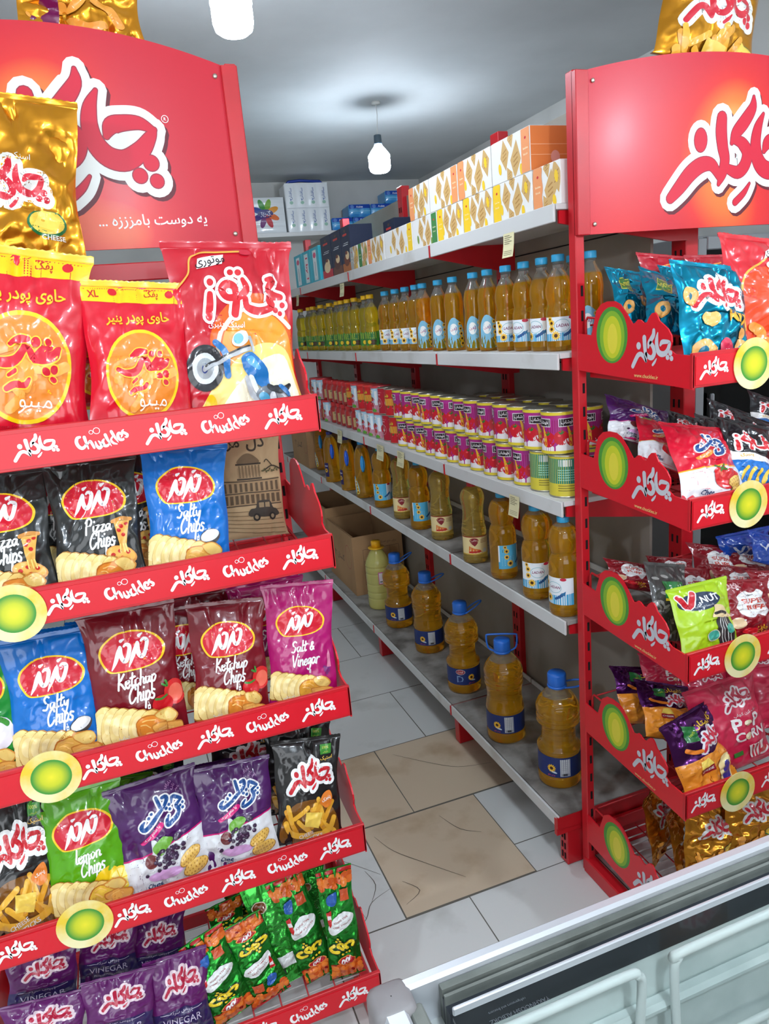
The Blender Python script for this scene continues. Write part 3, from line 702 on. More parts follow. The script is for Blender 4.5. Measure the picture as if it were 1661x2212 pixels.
def cracker_art(panel, at='l', panel2=None):
    def fn(a, w, h):
        def diamond(x, y, s, rot=0):
            q = [(0, 1.25), (.72, 0), (0, -1.25), (-.72, 0)]
            a.poly([(x+s*(u*math.cos(rot)-v*math.sin(rot)), y+s*(u*math.sin(rot)+v*math.cos(rot))) for u, v in q], WAF, keep=True); a.z += 1
            for e in (-.3, 0, .3): a.stroke([(x-s*.25, y+s*e-.1*s), (x+s*.25, y+s*e+.1*s)], s*.05, (170, 126, 66), keep=True)
            a.z += 1
        r = random.Random(int(w*9000)+len(str(panel)))
        px = -w/2+.02 if at == 'l' else w/2-.02
        for (fx, fy, s, ro) in ((-.14, .60, .024, .15), (.14, .40, .028, -.12), (.36, .66, .024, .25), (.02, .95, .016, .2), (-.02, .08, .016, .5)):
            x = fx*w; 
            if abs(x-px) > .024: diamond(x, fy*h, 1.2*s*min(1, h/.085), ro)
        for (fx, fy) in ((-.27, .32), (.28, .12), (.36, .66)):
            a.ell(fx*w, fy*h, .007, .013, YEL if panel != GRN else (120, 150, 70), .2, keep=True)
        a.z += 1
        if panel2: a.rect(px+.017, .001, px+.034, h-.001, panel2)
        a.blob([(px-.017, .001), (px+.016, .001), (px+.016, h*.3), (px+.020, h*.5), (px+.016, h*.75), (px+.016, h-.001), (px-.017, h-.001)], panel) if at == 'l' else a.rect(px-.018, .001, px+.018, h-.001, panel)
        a.ell(px, h*.78, .004, .003, (200, 40, 50)); a.text('Green Nut' if panel == YEL else 'Sunshine', px, h*.55, .006, (250, 240, 200), .01, fit=.022)
        a.text('biscuit', px, h*.42, .004, (250, 240, 200), fit=.018)
    return fn
def orange_end(a, d, h):
    a.rect(-d/2+.001, .001, d/2-.001, h-.001, (226, 128, 66)); a.rect(-d/2, h*.58, d/2, h*.585+.0006, (246, 190, 150), nx=2, ny=1); a.rect(-d/2, h*.35, d/2, h*.355+.0006, (246, 190, 150), nx=2, ny=1)
    a.ell(-.01, h*.3, .012, .014, (238, 166, 150)); a.text('70g', .03, h*.1, .008, (120, 60, 40), .02)
def white_end(a, d, h): a.ell(0, h*.5, .03, .02, (232, 150, 110))
CW = (228, 226, 222)
gl = 'biscuit cartons stacked on the top shelf'
for (y0, y1, pan, at, p2, lab) in [(1.552, 1.732, ORG, 'r', None, 'upper white biscuit carton with the orange end facing the camera'),
        (1.737, 1.921, ORG, 'l', None, 'upper white biscuit carton with an orange panel, second from the orange end'),
        (1.926, 2.115, ORG, 'r', None, 'upper white biscuit carton, third along from the orange end'),
        (2.120, 2.272, ORG, 'l', None, 'upper white biscuit carton furthest from the post, beside the red upright')]:
    card_box('biscuit_carton', .955, 1.105, y0, y1, 1.758, 1.852, CW, cracker_art(pan, at, p2), lab, 'carton', gl, orange_end if y0 < 1.6 else white_end)
for (y0, y1, pan, at, p2, lab) in [(1.436, 1.545, ORG, 'l', None, 'lower biscuit carton with shiny wrap right beside the rack post'),
        (1.55, 1.732, YEL, 'l', None, 'lower biscuit carton with the largest yellow panel, above the big price tag'),
        (1.737, 1.900, YEL, 'l', None, 'lower biscuit carton with a yellow panel, second from the rack post end'),
        (1.905, 2.070, YEL, 'l', None, 'lower biscuit carton with a yellow panel, third from the rack post end'),
        (2.075, 2.262, GRN, 'r', None, 'lower biscuit carton with a green panel next to a yellow one'),
        (2.267, 2.52, YEL, 'r', None, 'lower biscuit carton with a yellow panel touching the green one'),
        (2.525, 2.70, ORG, 'l', None, 'lower biscuit carton with an orange and white panel at the far half'),
        (2.705, 2.81, GRN, 'l', None, 'short biscuit carton with a dark green band near the dark blue cartons'),
        (2.815, 2.912, (168, 170, 168), 'l', None, 'grey faded biscuit carton touching the dark blue cartons')]:
    card_box('biscuit_carton', .955, 1.105, y0, y1, 1.6685, 1.757, CW, cracker_art(pan, at, p2), lab, 'carton', gl, white_end)
NAVY = (34, 44, 70)
def cake_art(c1, c2):
    def fn(a, w, h):
        a.rect(-w/2+.001, .001, w/2-.001, h*.22, c1); a.ell(.0, h*.28, w*.3, h*.13, c2); a.ell(.01, h*.38, w*.2, h*.09, (236, 206, 160)); a.ell(.0, h*.44, w*.12, h*.04, (120, 60, 40))
        a.rect(-w*.3, h*.60, w*.25, h*.615, (210, 214, 220), nx=2, ny=1); a.rect(-w*.2, h*.64, w*.3, h*.652, (210, 214, 220), nx=2, ny=1)
        a.rect(-w*.25, h*.80, w*.2, h*.845, (206, 60, 50), nx=2, ny=1); a.ell(0, h*.90, w*.1, h*.03, (90, 70, 60))
    return fn
for (x0, y0, y1, c1, c2, lab) in [(.965, 2.93, 3.05, (180, 104, 50), (120, 60, 40), 'dark blue cake carton with an orange base, nearest the biscuit cartons'),
        (.965, 3.055, 3.195, (110, 66, 50), (90, 50, 40), 'dark blue cake carton with a brown cake picture, middle of the row'),
        (.965, 3.20, 3.36, (206, 44, 60), (240, 214, 170), 'dark blue cake carton with a red base and white cupcake, nearest the turquoise boxes'),
        (1.108, 2.80, 2.922, (150, 80, 50), (90, 50, 40), 'dark blue cake carton standing behind the grey biscuit carton')]:
    card_box('cake_carton', x0, x0+.098, y0, y1, 1.6685, 1.848, NAVY, cake_art(c1, c2), lab, 'carton', 'dark blue cake cartons on the top shelf')
def cyan_art(kind):
    def fn(a, w, h):
        a.rect(-w*.22, h*.08, w*.22, h*.92, (226, 238, 240)); a.rect(-w*.15, h*.14, w*.15, h*.86, (235, 244, 246))
        if kind: a.text('1 by 1', 0, h*.5, .028, (214, 40, 90), .03, rot=-1.57, fit=.1)
        else: a.ell(0, h*.78, w*.17, h*.08, (230, 90, 130)); a.rect(-w*.03, h*.2, w*.03, h*.6, (150, 160, 170))
    return fn
for (y0, y1, k, lab) in [(3.39, 3.535, 0, 'turquoise box with a pink spot beside the red based cake carton'), (3.54, 3.70, 1, 'turquoise box with pink lettering running down its front'), (3.705, 3.86, 0, 'turquoise box half hidden behind the big red packet')]:
    card_box('tissue_box', .96, 1.07, y0, y1, 1.6685, 1.826, (60, 184, 204), cyan_art(k), lab, 'box', 'turquoise boxes on the top shelf')

# ------------------------------------------------------------------ oil bottles
m_oil = P('amber_oil_in_clear_plastic', (255, 190, 36), 0.02, trans=0.84, ior=1.33, spec=0.6, coat=0.3)
m_oily = P('pale_yellow_oil_in_clear_plastic', (254, 230, 60), 0.02, trans=0.84, ior=1.33, spec=0.6, coat=0.3)
m_oilk = P('golden_oil_in_ribbed_plastic', (252, 216, 104), 0.03, trans=0.86, ior=1.33, spec=0.6, coat=0.3)
m_oilp = P('cloudy_pale_oil', (236, 230, 140), 0.16, trans=0.55, ior=1.33, coat=0.3)
m_pet = P('clear_plastic_neck', (226, 226, 220), 0.06, trans=0.9, ior=1.3)
def plast(c): return P('cap_plastic_%02x%02x%02x' % c, c, 0.38, coat=0.15)
def cyl(r): return lambda x, y: (np.stack([r*np.sin(x/r), -r*np.cos(x/r), y], 1), np.stack([np.sin(x/r), -np.cos(x/r), x*0], 1))
def sunflower(a, x, y, r):
    for k in range(12):
        q = 2*math.pi*k/12; a.ell(x+r*.66*math.cos(q), y+r*.66*math.sin(q), r*.36, r*.15, (244, 190, 24), q, keep=True, n=8, nr=1)
    a.z += 1; a.ell(x, y, r*.42, r*.42, (70, 36, 16), n=12, nr=1)
def ladan(a, z0, z1, x0, x1, back=False):
    h = z1-z0; a.rect(x0, z0, x1, z1, (226, 232, 236), nx=24, ny=4)
    a.band([(x0, z0), ((x0+x1)/2, z0), (x1, z0)], [(x0, z0+h*.30), ((x0+x1)/2, z0+h*.34), (x1, z0+h*.44)], (74, 164, 206), ny=3, k=10)
    if back: a.rect(x0+.004, z0, x0+(x1-x0)*.62, z1, (84, 176, 214), nx=14, ny=3); a.rect(x0+.012, z0+h*.7, x0+.03, z0+h*.82, (70, 96, 60), nx=3, ny=2); [a.rect(x0+.01, z0+h*(.15+.07*k), x0+.045, z0+h*(.17+.07*k), (210, 232, 240), nx=4, ny=1, keep=True) for k in range(6)]; a.z += 1
    else:
        a.ring(0, z0+h*.63, .019, .014, .0012, (120, 180, 190)); a.text('LADAN', .001, z0+h*.64, .0105, (126, 28, 80), .018, shear=.15, fit=.031)
    a.stroke([(.004, z0+h*.22), (.014, z0+h*.30), (.022, z0+h*.40)], [.003, .0034, .004], (36, 84, 140)); a.poly([(.017, z0+h*.40), (.030, z0+h*.52), (.028, z0+h*.34)], (36, 110, 160))
    a.ell(.024, z0+h*.95, .008, .004, (190, 30, 60))
    for (x, y, r) in ((-.016, z0+h*.22, .0105), (-.026, z0+h*.5, .008), (-.026, z0+h*.75, .008), (-.030, z0+h*.92, .006)): sunflower(a, x, y, r)
def sunstrip(a, z0, z1, x0, x1):
    h = z1-z0
    a.blob([(x0, z0), (x1, z0), (x1+.002, z0+h*.4), (x1-.008, z0+h*.75), ((x0+x1)/2-.008, z1), (x0, z0+h*.75), (x0-.003, z0+h*.4)], (120, 180, 206)); a.ell((x0+x1)/2-.008, z0+h*.60, .012, .017, (230, 230, 226)); a.text('لادن', (x0+x1)/2-.008, z0+h*.6, .008, (190, 40, 80), .01)
    for k in range(5): sunflower(a, x1-.006-.002*k, z0+h*(.1+.17*k), .0095-.0008*k)
def kebab(a, z0, z1, x0, x1):
    h = z1-z0; a.rect(x0, z0, x1, z1, (226, 206, 150), nx=24, ny=3); a.rect(x0, z1-.003, x1, z1, (150, 50, 34), nx=24, ny=1); a.rect(x0, z0, x1, z0+.003, (206, 170, 60), nx=24, ny=1)
    a.ell(-.006, z0+h*.78, .014, .008, (130, 16, 34)); a.poly([(-.018, z0+h*.68), (.007, z0+h*.68), (.002, z0+h*.56), (-.004, z0+h*.46), (-.012, z0+h*.57)], (130, 16, 34)); a.text('طلایی', -.006, z0+h*.78, .007, (230, 210, 200), .01, fit=.016)
    a.poly([(-.024, z0+h*.08), (.020, z0+h*.08), (.012, z0+h*.26), (-.006, z0+h*.34), (-.022, z0+h*.48)], (214, 110, 40)); a.stroke([(-.02, z0+h*.14), (0, z0+h*.15), (.012, z0+h*.17)], .003, (190, 40, 34))
    for k in range(3): a.rect(.014, z0+h*(.80-.08*k), .038, z0+h*(.82-.08*k), (150, 70, 50), nx=4, ny=1, keep=True)
    a.z += 1; a.rect(.022, z0+h*.1, .036, z0+h*.3, (206, 206, 196), nx=3, ny=2)
def blue_label(a, z0, z1, x0, x1, front):
    h = z1-z0; a.rect(x0, z0, x1, z1, (22, 44, 104), nx=32, ny=3)
    if front: a.ell(-.012, z0+h*.80, .017, .010, (214, 200, 190)); a.ell(-.012, z0+h*.80, .015, .008, (170, 50, 60)); a.text('آفتاب', -.012, z0+h*.8, .006, (240, 230, 220), .01); a.text('D', -.014, z0+h*.36, .026, (120, 150, 190), .01)
    else: a.rect(-.004, z0+h*.06, .024, z0+h*.92, (198, 202, 204), nx=5, ny=2); [a.rect(.0, z0+h*(.75-.09*k), .018, z0+h*(.77-.09*k), (150, 154, 160), nx=3, ny=1, keep=True) for k in range(5)]; a.rect(.0, z0+h*.09, .020, z0+h*.2, (60, 60, 66), nx=3, ny=1)
    sx = .026 if front else -.028
    a.ell(sx+.004, z0+h*.28, .012, .003, (200, 214, 226), -.3); sunflower(a, sx, z0+h*.45, .012); a.text('روغن مایع', sx, z0+h*.1, .004, (220, 70, 100), .01)
def dark_label(a, z0, z1, x0, x1):
    h = z1-z0; a.rect(x0, z0, x1, z1, (36, 26, 84), nx=10, ny=3); sunflower(a, (x0+x1)/2, z0+h*.45, .011); a.rect(x0+.004, z0+h*.75, x1-.004, z0+h*.8, (210, 210, 230), nx=4, ny=1)
def green_label(a, z0, z1, x0, x1):
    h = z1-z0; a.rect(x0, z0, x1, z1, (56, 116, 50), nx=26, ny=3); a.band([(x0, z0+h*.58), (0, z0+h*.5), (x1, z0+h*.58)], [(x0, z1), (0, z1), (x1, z1)], (222, 214, 60), ny=3, k=8)
    a.ell(0, z0+h*.74, .012, .008, (40, 110, 50)); a.ell(.004, z0+h*.22, .016, .010, (70, 36, 24)); a.ell(-.012, z0+h*.24, .008, .008, (230, 190, 40)); a.stroke([(.022, z0), (.030, z1)], .004, (70, 160, 60)); a.stroke([(-.022, z0), (-.028, z1)], .004, (70, 160, 60))
def bottle(name, label, cat, group, prof, oil, cap, capprof, arts, loc, rz, handle=None, ribs=None, neck=None, fill=None):
    t = thing(name, label, cat, loc, group, rz)
    pr = smooth_path(prof, 5); b = MB(); b.lathe([(max(p[0], .0005), p[1]) for p in pr], oil, 40, fn=ribs)
    if fill:                                            # clear head space above the oil
        zz = np.concatenate(b.V)[:, 2]; b.M = [m_pet if min(zz[i] for i in f) > fill else oil for f in b.F]
    b.build('bottle', t)
    if neck: b = MB(); b.lathe(neck, m_pet, 24); b.build('neck', t)
    k = MB(); k.lathe(capprof, plast(cap), 28, fn=lambda a_, z: 1+.012*math.cos(24*a_)); k.build('cap', t)
    for (r, fn) in arts:
        a = Art('c'); fn(a); l = MB(); l.art(a, cyl(r), .00004); l.build('label', t)
    if handle: 
        hm = MB(); handle(hm); hm.build('handle', t)
    return t
Hb = .215
def tallprof(r): return [(.002, .002), (r*.80, .0005), (r*.97, .006), (r, .02), (r*.985, .05), (r*.985, .075), (r, .09), (r*.90, .102), (r*.86, .110), (r*.94, .122), (r*.98, .138), (r*.88, .158), (r*.66, .174), (r*.42, .186), (.0125, .192), (.0125, .196)]
NECK = [(.0128, .195), (.0128, .206)]; 
def capat(z, r=.0148, h=.016): return [(r*.97, z), (r, z+.001), (r, z+h-.002), (r*.93, z+h), (.001, z+h)]
def yellowb(loc, rz, lab): return bottle('sunflower_oil_bottle', lab, 'oil bottle', 'yellow capped oil bottles on the eye level shelf', tallprof(.0305), m_oily, (236, 184, 20), capat(.201), [(.0309, lambda a: green_label(a, .022, .072, -.062, .062))], loc, rz, neck=NECK, fill=.168)
def ladanb(loc, rz, lab): return bottle('oil_bottle', lab, 'oil bottle', 'blue capped oil bottles on the eye level shelf', tallprof(.0315), m_oil, (52, 160, 206), capat(.201), [(.0319, lambda a: ladan(a, .024, .078, -.044, .044))], loc, rz, neck=NECK, fill=.168)
def slimprof(r): return [(.002, .002), (r*.85, .0005), (r, .008), (r, .05), (r*.97, .09), (r*.94, .115), (r*.98, .14), (r*.86, .165), (r*.6, .182), (.0125, .193), (.0125, .197)]
def sideb(loc, rz, lab): return bottle('oil_bottle', lab, 'oil bottle', 'blue capped oil bottles on the eye level shelf', slimprof(.030), m_oil, (52, 160, 206), capat(.201), [(.0304, lambda a: sunstrip(a, .012, .098, -.03, .022))], loc, rz, neck=NECK, fill=.168)
yl, pl, pr_ = yellowb((0, 0, 0), 0, ''), ladanb((0, 0, 0), 0, ''), sideb((0, 0, 0), 0, '')
used = set()
def place(proto, loc, rz, lab, group=None, sc=1.0):
    if proto.name not in used: used.add(proto.name); o = proto; o['label'] = lab
    else: o = dup(proto, lab, group)
    o.location = loc; o.rotation_euler = (0, 0, rz); o.scale = (sc, sc, sc); return o
rnd = random.Random(11)
def face(x, y, off=0.0): return -math.atan2(x, y)+off
yc = [(797.5, 635), (786, 638), (777, 640), (764, 643), (749, 646), (736, 648), (727, 649), (720.6, 650), (710, 652), (704, 654), (691, 657), (686, 657), (675, 661), (666, 663), (648, 668)]
xs_used = []
last = 9
for i, (px, py) in enumerate(yc):
    p = onX(px, py, 1.0); X, Y = 1.0, p[1]
    if abs(Y-last) < .064: X, Y = 1.066, onX(px, py, 1.066)[1]
    else: last = Y
    place(yl, (X, Y, SZ[1]+.0005), face(X, Y, rnd.uniform(-.5, .3)), 'yellow capped oil bottle, %s in the row counting from the blue capped bottles' % ORD[i])
bc = [(1273.7, 530, 's', 1.06), (1204.5, 547, 'l', 1.0), (1168.7, 554, 'b', 1.0), (1129.4, 562, 'b', 1.0), (1090.6, 570, 'l', 1.0), (1051, 583, 's', 1.0), (1020, 590, 's', 1.0), (976, 601, 's', 1.0), (944.6, 607, 's', 1.0), (911, 615, 's', 1.0), (895, 615, 'l', 1.0), (873.5, 621, 'l', 1.0), (852, 627, 'l', 1.0), (830, 632, 'l', 1.0)]
for i, (px, py, k, X) in enumerate(bc):
    Y = onX(px, py, X)[1]
    Y = max(Y, 1.475)
    lab = ('blue capped oil bottle half seen right of the red rack post' if i == 0 else 'blue capped oil bottle with %s label, %s from the red post' % ('a narrow sunflower' if k == 's' else 'a white and blue', ORD[i-1]))
    place(pr_ if k == 's' else pl, (X, Y, SZ[1]+.0005), face(X, Y, {'s': .25, 'l': .1, 'b': -.8}[k]+rnd.uniform(-.12, .12)), lab)
o = dup(pr_, 'blue capped oil bottle in the back row near the red rack post'); o.location = (1.075, 1.575, SZ[1]+.0005); o.rotation_euler = (0, 0, -.5)

# the sparse row on the shelf below the cans
def ballprof(r): return [(.002, .002), (r*.82, .0005), (r, .010), (r, .03), (r*.985, .05), (r*.985, .095), (r, .112), (r*.985, .135), (r*.90, .150), (r*.80, .158), (r*.84, .168), (r*.93, .185), (r*.92, .205), (r*.78, .222), (r*.5, .234), (.013, .238), (.013, .240)]
def tallcap(z): return [(.0150, z), (.0155, z+.001), (.0155, z+.012), (.0145, z+.014), (.001, z+.014)]
def ballh(hm): hm.tube([(.029, .012, .150), (.040, .016, .17), (.040, .016, .20), (.028, .012, .222)], .0055, m_oil, 10)
gn = 'oil bottles on the shelf below the cans'
ball = bottle('oil_bottle', '', 'oil bottle', gn, ballprof(.039), m_oil, (52, 160, 206), tallcap(.238), [(.0394, lambda a: ladan(a, .034, .104, -.050, .050))], (0, 0, 0), 0, handle=ballh, fill=.228)
ballback = bottle('oil_bottle', '', 'oil bottle', gn, ballprof(.039), m_oil, (52, 160, 206), tallcap(.238), [(.0394, lambda a: ladan(a, .034, .104, -.050, .050, True))], (0, 0, 0), 0, handle=ballh, fill=.228)
def ribf(a, z): return 1+(.02*math.sin(3*a+z*520) if .10 < z < .20 else 0)
ribp = [(.002, .002), (.032, .0005), (.039, .008), (.0385, .03), (.038, .085), (.039, .098), (.036, .12), (.033, .15), (.033, .175), (.0365, .195), (.037, .212), (.030, .228), (.018, .238), (.013, .240), (.013, .242)]
ribb = bottle('oil_bottle', '', 'oil bottle', gn, ribp, m_oilk, (178, 26, 40), tallcap(.240), [(.0392, lambda a: kebab(a, .030, .088, -.050, .050))], (0, 0, 0), 0, ribs=ribf)
def handleprof(): return [(.002, .002), (.034, .0005), (.040, .008), (.040, .05), (.039, .10), (.038, .14), (.036, .17), (.032, .20), (.022, .225), (.014, .236), (.014, .240)]
def blueh(c):
    def f(hm):
        a = Art('c'); a.ell(0, .155, .010, .036, c); hm.art(a, cyl(.0405), .0012)
        hm.tube([(-.0, -.036, .188), (0, -.043, .18), (0, -.0435, .13), (0, -.040, .122)], .006, plast(c), 8)
    return f
hdl = bottle('oil_bottle', '', 'oil bottle', gn, handleprof(), m_oil, (40, 140, 196), tallcap(.238), [(.0404, lambda a: sunstrip(a, .02, .10, -.06, -.028))], (0, 0, 0), 0, fill=.222, handle=blueh((40, 140, 200)))
hdd = bottle('oil_bottle', '', 'oil bottle', gn, handleprof(), m_oil, (36, 40, 120), tallcap(.238), [(.0404, lambda a: dark_label(a, .03, .10, -.058, -.026))], (0, 0, 0), 0, fill=.222, handle=blueh((30, 90, 200)))
for (px, py, pro, off, lab) in [(700, 1015, hdl, -.1, 'handled oil bottle with a light blue grip, furthest left beside the shelf carton'),
        (722, 1042, hdd, .1, 'handled oil bottle with a dark blue label, left of its twin'), (757, 1060, hdd, -.1, 'handled oil bottle with a dark blue label and bright blue grip, right of its twin'),
        (790, 1076, hdl, 0, 'handled oil bottle with a light blue grip right of the two dark labelled ones'),
        (830, 1098, ballback, .1, 'oil bottle with a pale blue back label under a price tag'), (873, 1122, ribb, 0, 'ribbed oil bottle with a beige label under a price tag'),
        (911, 1145, ballback, .5, 'oil bottle with a plain blue back label between two ribbed bottles'), (957, 1168, ribb, .05, 'ribbed oil bottle with a beige label, middle one of three'),
        (1028, 1218, ribb, .1, 'ribbed oil bottle with a beige label nearest the camera'), (1090, 1253, ballback, .9, 'round topped oil bottle with a blue arrow label behind the price tag'),
        (1162, 1297, ball, .05, 'round topped oil bottle with a white and blue label, left of the red post'), (1247, 1350, ball, -.7, 'round topped oil bottle partly hidden by the red rack post')]:
    p = onZ(px, py, SZ[3]); d = p[:2]/np.linalg.norm(p[:2]); x, y = p[0]+d[0]*.036, p[1]+d[1]*.036
    y = max(y, 1.478)
    place(pro, (x, y, SZ[3]+.0005), face(x, y, off), lab)

# big jugs on the bottom shelf
def jugprof(w=.85): return [(.003, .003), (.050, .0005), (.059, .010), (.0595, .03), (.058, .036), (.058, .098), (.0595, .104), (.059, .112), (.0565*w/.93, .125), (.0535*w/.93, .150), (.0560*w/.93, .178), (.059, .186), (.057, .194), (.0595, .202), (.0575, .210), (.0595, .220), (.0585, .235), (.050, .252), (.036, .270), (.024, .282), (.0215, .288), (.0215, .292)]
BL = (36, 104, 196)
def jugh(up):
    def f(hm):
        hm.lathe([(.0225, .284), (.0265, .286), (.0265, .291), (.0225, .293)], plast(BL), 24, cap=False)
        if up == 2: q = [(-.026, 0, .288), (-.042, 0, .30), (-.046, 0, .335), (-.036, 0, .342), (.036, 0, .342), (.046, 0, .335), (.042, 0, .30), (.026, 0, .288)]
        else:
            q = [(.018, -.018, .288), (.05, -.020, .292+.02*up), (.072, -.008, .296+.032*up), (.072, .008, .296+.032*up), (.05, .020, .292+.02*up), (.018, .018, .288)]
        hm.tube([tuple(v) for v in smooth_path(q, 4)], .0028, plast(BL), 8)
    return f
def facet(a, z): return 1-(.035*max(0, math.cos(8*a)) if .236 < z < .275 else 0)-(.012*math.cos(14*a) if .118 < z < .18 else 0)
jug_cap = [(.0245, .2935), (.025, .295), (.025, .322), (.023, .326), (.001, .3265)]
gj = 'large oil jugs on the bottom shelf'
def jug(front, up, w): return bottle('oil_jug', '', 'oil bottle', gj, jugprof(w), m_oil, BL, jug_cap, [(.0589, lambda a: blue_label(a, .037, .098, -.088, .088, front))], (0, 0, 0), 0, handle=jugh(up), ribs=facet, fill=.262)
for (px, py, front, up, w, off, lab) in [(865, 1358, False, .8, .80, 0, 'large oil jug with a blue label and blue cap right beside the pale yellow jug'),
        (930, 1413, False, .5, .93, 0, 'large blue capped oil jug, second along from the pale yellow jug'),
        (1005, 1500, True, .9, .80, 0, 'large blue capped oil jug with a red oval and big letter on its label'),
        (1095, 1608, False, 2, .93, 0, 'tallest looking oil jug with its blue handle raised above the cap'),
        (1210, 1705, False, 0, .80, .1, 'large blue capped oil jug nearest the camera, half behind the red post')]:
    p = onZ(px, py, SZ[4]); d = p[:2]/np.linalg.norm(p[:2]); x, y = p[0]+d[0]*.056, p[1]+d[1]*.056
    o = jug(front, up, w); o.location = (x, y, SZ[4]+.0005); o.rotation_euler = (0, 0, face(x, y, off)); o['label'] = lab
def pale(hm):
    hm.lathe([(.022, .2855), (.038, .288), (.038, .291), (.022, .2925)], plast((226, 170, 30)), 24, cap=False)
def palelab(a): a.rect(-.002, .128, .028, .185, (190, 60, 140), nx=6, ny=3); a.rect(.001, .131, .018, .181, (216, 210, 216), nx=4, ny=3); a.rect(.004, .136, .016, .142, (90, 90, 100), nx=3, ny=1); sunflower(a, .027, .140, .008)
palep = [(.003, .003), (.048, .0005), (.058, .010), (.0585, .045), (.0565, .052), (.0585, .060), (.0585, .075), (.057, .082), (.0585, .09), (.0585, .115), (.057, .122), (.0585, .13), (.0585, .165), (.057, .172), (.0585, .18), (.0585, .195), (.0565, .203), (.0585, .212), (.054, .232), (.038, .262), (.025, .280), (.021, .286), (.021, .290)]
p = onZ(825, 1318, SZ[4]); d = p[:2]/np.linalg.norm(p[:2]); 
o = bottle('oil_jug', 'pale yellow oil jug with a yellow cap in front of the open carton', 'oil bottle', gj, palep, m_oilp, (228, 168, 26), [(.0225, .2925), (.0225, .318), (.021, .322), (.001, .3225)], [(.0590, palelab)], (p[0]+d[0]*.056, p[1]+d[1]*.056, SZ[4]+.0005), face(p[0], p[1]), handle=pale, ribs=lambda a, z: 1-(.05*max(0, math.cos(6*a)) if .215 < z < .275 else 0))

# ------------------------------------------------------------------ tins and jars
m_tin = P('tinplate', (196, 192, 176), 0.28, 0.85)
m_gold = P('gold_lacquer_rim', (214, 178, 60), 0.35, 0.5)
def tomato(a, x, y, r, keep=False):
    a.ell(x, y, r*1.05, r, (196, 18, 36)); a.ell(x-r*.3, y+r*.3, r*.2, r*.15, (232, 90, 90)); 
    a.stroke([(x-r*.3, y+r*.75), (x, y+r*.55), (x+r*.3, y+r*.8)], r*.09, (40, 110, 40)); a.stroke([(x, y+r*.55), (x+.1*r, y+r*1.0)], r*.08, (40, 110, 40))
Rc, Hc = .0405, .1025
def purple(a, w):
    a.rect(-w, .008, w, Hc-.008, (168, 40, 130), nx=40, ny=4); a.band([(-w, .052), (0, .052), (w, .052)], [(-w, Hc-.02), (0, Hc-.02), (w, Hc-.02)], (150, 26, 100), ny=3, k=20)
    for s in (-.062, 0.002, .066):
        a.band([(s-.03, .008), (s, .008), (s+.03, .008)], [(s-.03, .02), (s, .038), (s+.03, .018)], (232, 226, 226), ny=3, k=6)
        tomato(a, s-.016, .040, .0175); tomato(a, s+.014, .036, .019)
        a.stroke([(s+.0, .066), (s+.006, .045), (s+.008, .022)], [.002, .004, .004], (226, 170, 40)); 
        a.rect(s-.022, .066, s+.022, .086, (232, 226, 230), nx=8, ny=2); a.rect(s-.0205, .0675, s+.0205, .0845, (30, 16, 24), nx=8, ny=2); a.text('خوشاب', s, .076, .011, (240, 236, 236), .015, fit=.034)
    a.rect(-w, .002, w, .009, (218, 196, 50), nx=40, ny=1); a.rect(-w, Hc-.009, w, Hc-.002, (218, 196, 50), nx=40, ny=1)
def greenback(a, w):
    a.rect(-w, .002, w, Hc-.002, (206, 190, 60), nx=40, ny=3); a.rect(-w, .034, .016, Hc-.008, (18, 122, 104), nx=24, ny=3); a.rect(.018, .01, w, Hc-.008, (168, 40, 130), nx=10, ny=3)
    a.rect(-.028, .076, .004, .092, (210, 216, 206), nx=5, ny=2); [a.rect(-.03, .066-.006*k, .010, .068-.006*k, (150, 206, 190), nx=6, ny=1, keep=True) for k in range(5)]; a.z += 1
    [a.rect(-.03, .028-.006*k, .010, .030-.006*k, (120, 110, 40), nx=6, ny=1, keep=True) for k in range(3)]
def famila(a, w):
    a.rect(-w, .002, w, Hc-.002, (196, 30, 30), nx=40, ny=3); a.band([(-w, .04), (0, .04), (w, .04)], [(-w, .066), (0, .066), (w, .066)], (226, 190, 60), ny=2, k=20)
    for s in (-.05, .0, .05): a.text('فامیلا', s, .075, .016, (30, 60, 30), .02, fit=.036); a.text('فامیلا', s, .0755, .0145, (236, 220, 60), .012, fit=.034); tomato(a, s-.013, .026, .015); tomato(a, s+.014, .024, .016)
def redround(a, w):
    a.rect(-w, .002, w, Hc-.002, (178, 22, 44), nx=40, ny=3)
    for s in (-.055, 0, .055): a.ell(s, .044, .021, .021, (226, 200, 206)); a.ell(s, .044, .0185, .0185, (160, 16, 40)); a.text('روژین', s, .044, .010, (240, 230, 232), .014, fit=.026); a.rect(s-.02, .082, s+.02, .086, (232, 170, 180), nx=4, ny=1); a.rect(s-.014, .074, s+.014, .077, (232, 170, 180), nx=4, ny=1)
def skyblue(a, w):
    a.rect(-w, .002, w, Hc-.002, (176, 206, 224), nx=40, ny=3); a.band([(-w, .002), (0, .002), (w, .002)], [(-w, .045), (0, .035), (w, .045)], (206, 30, 40), ny=3, k=20)
    for s in (-.055, 0, .055): a.ell(s, .083, .015, .008, (240, 240, 240)); a.text('تازه', s, .083, .007, (190, 30, 40), .01); tomato(a, s, .042, .020); a.ell(s+.012, .008, .014, .008, (90, 160, 50)); a.rect(s+.02, .03, s+.033, .085, (226, 230, 232), nx=3, ny=3)
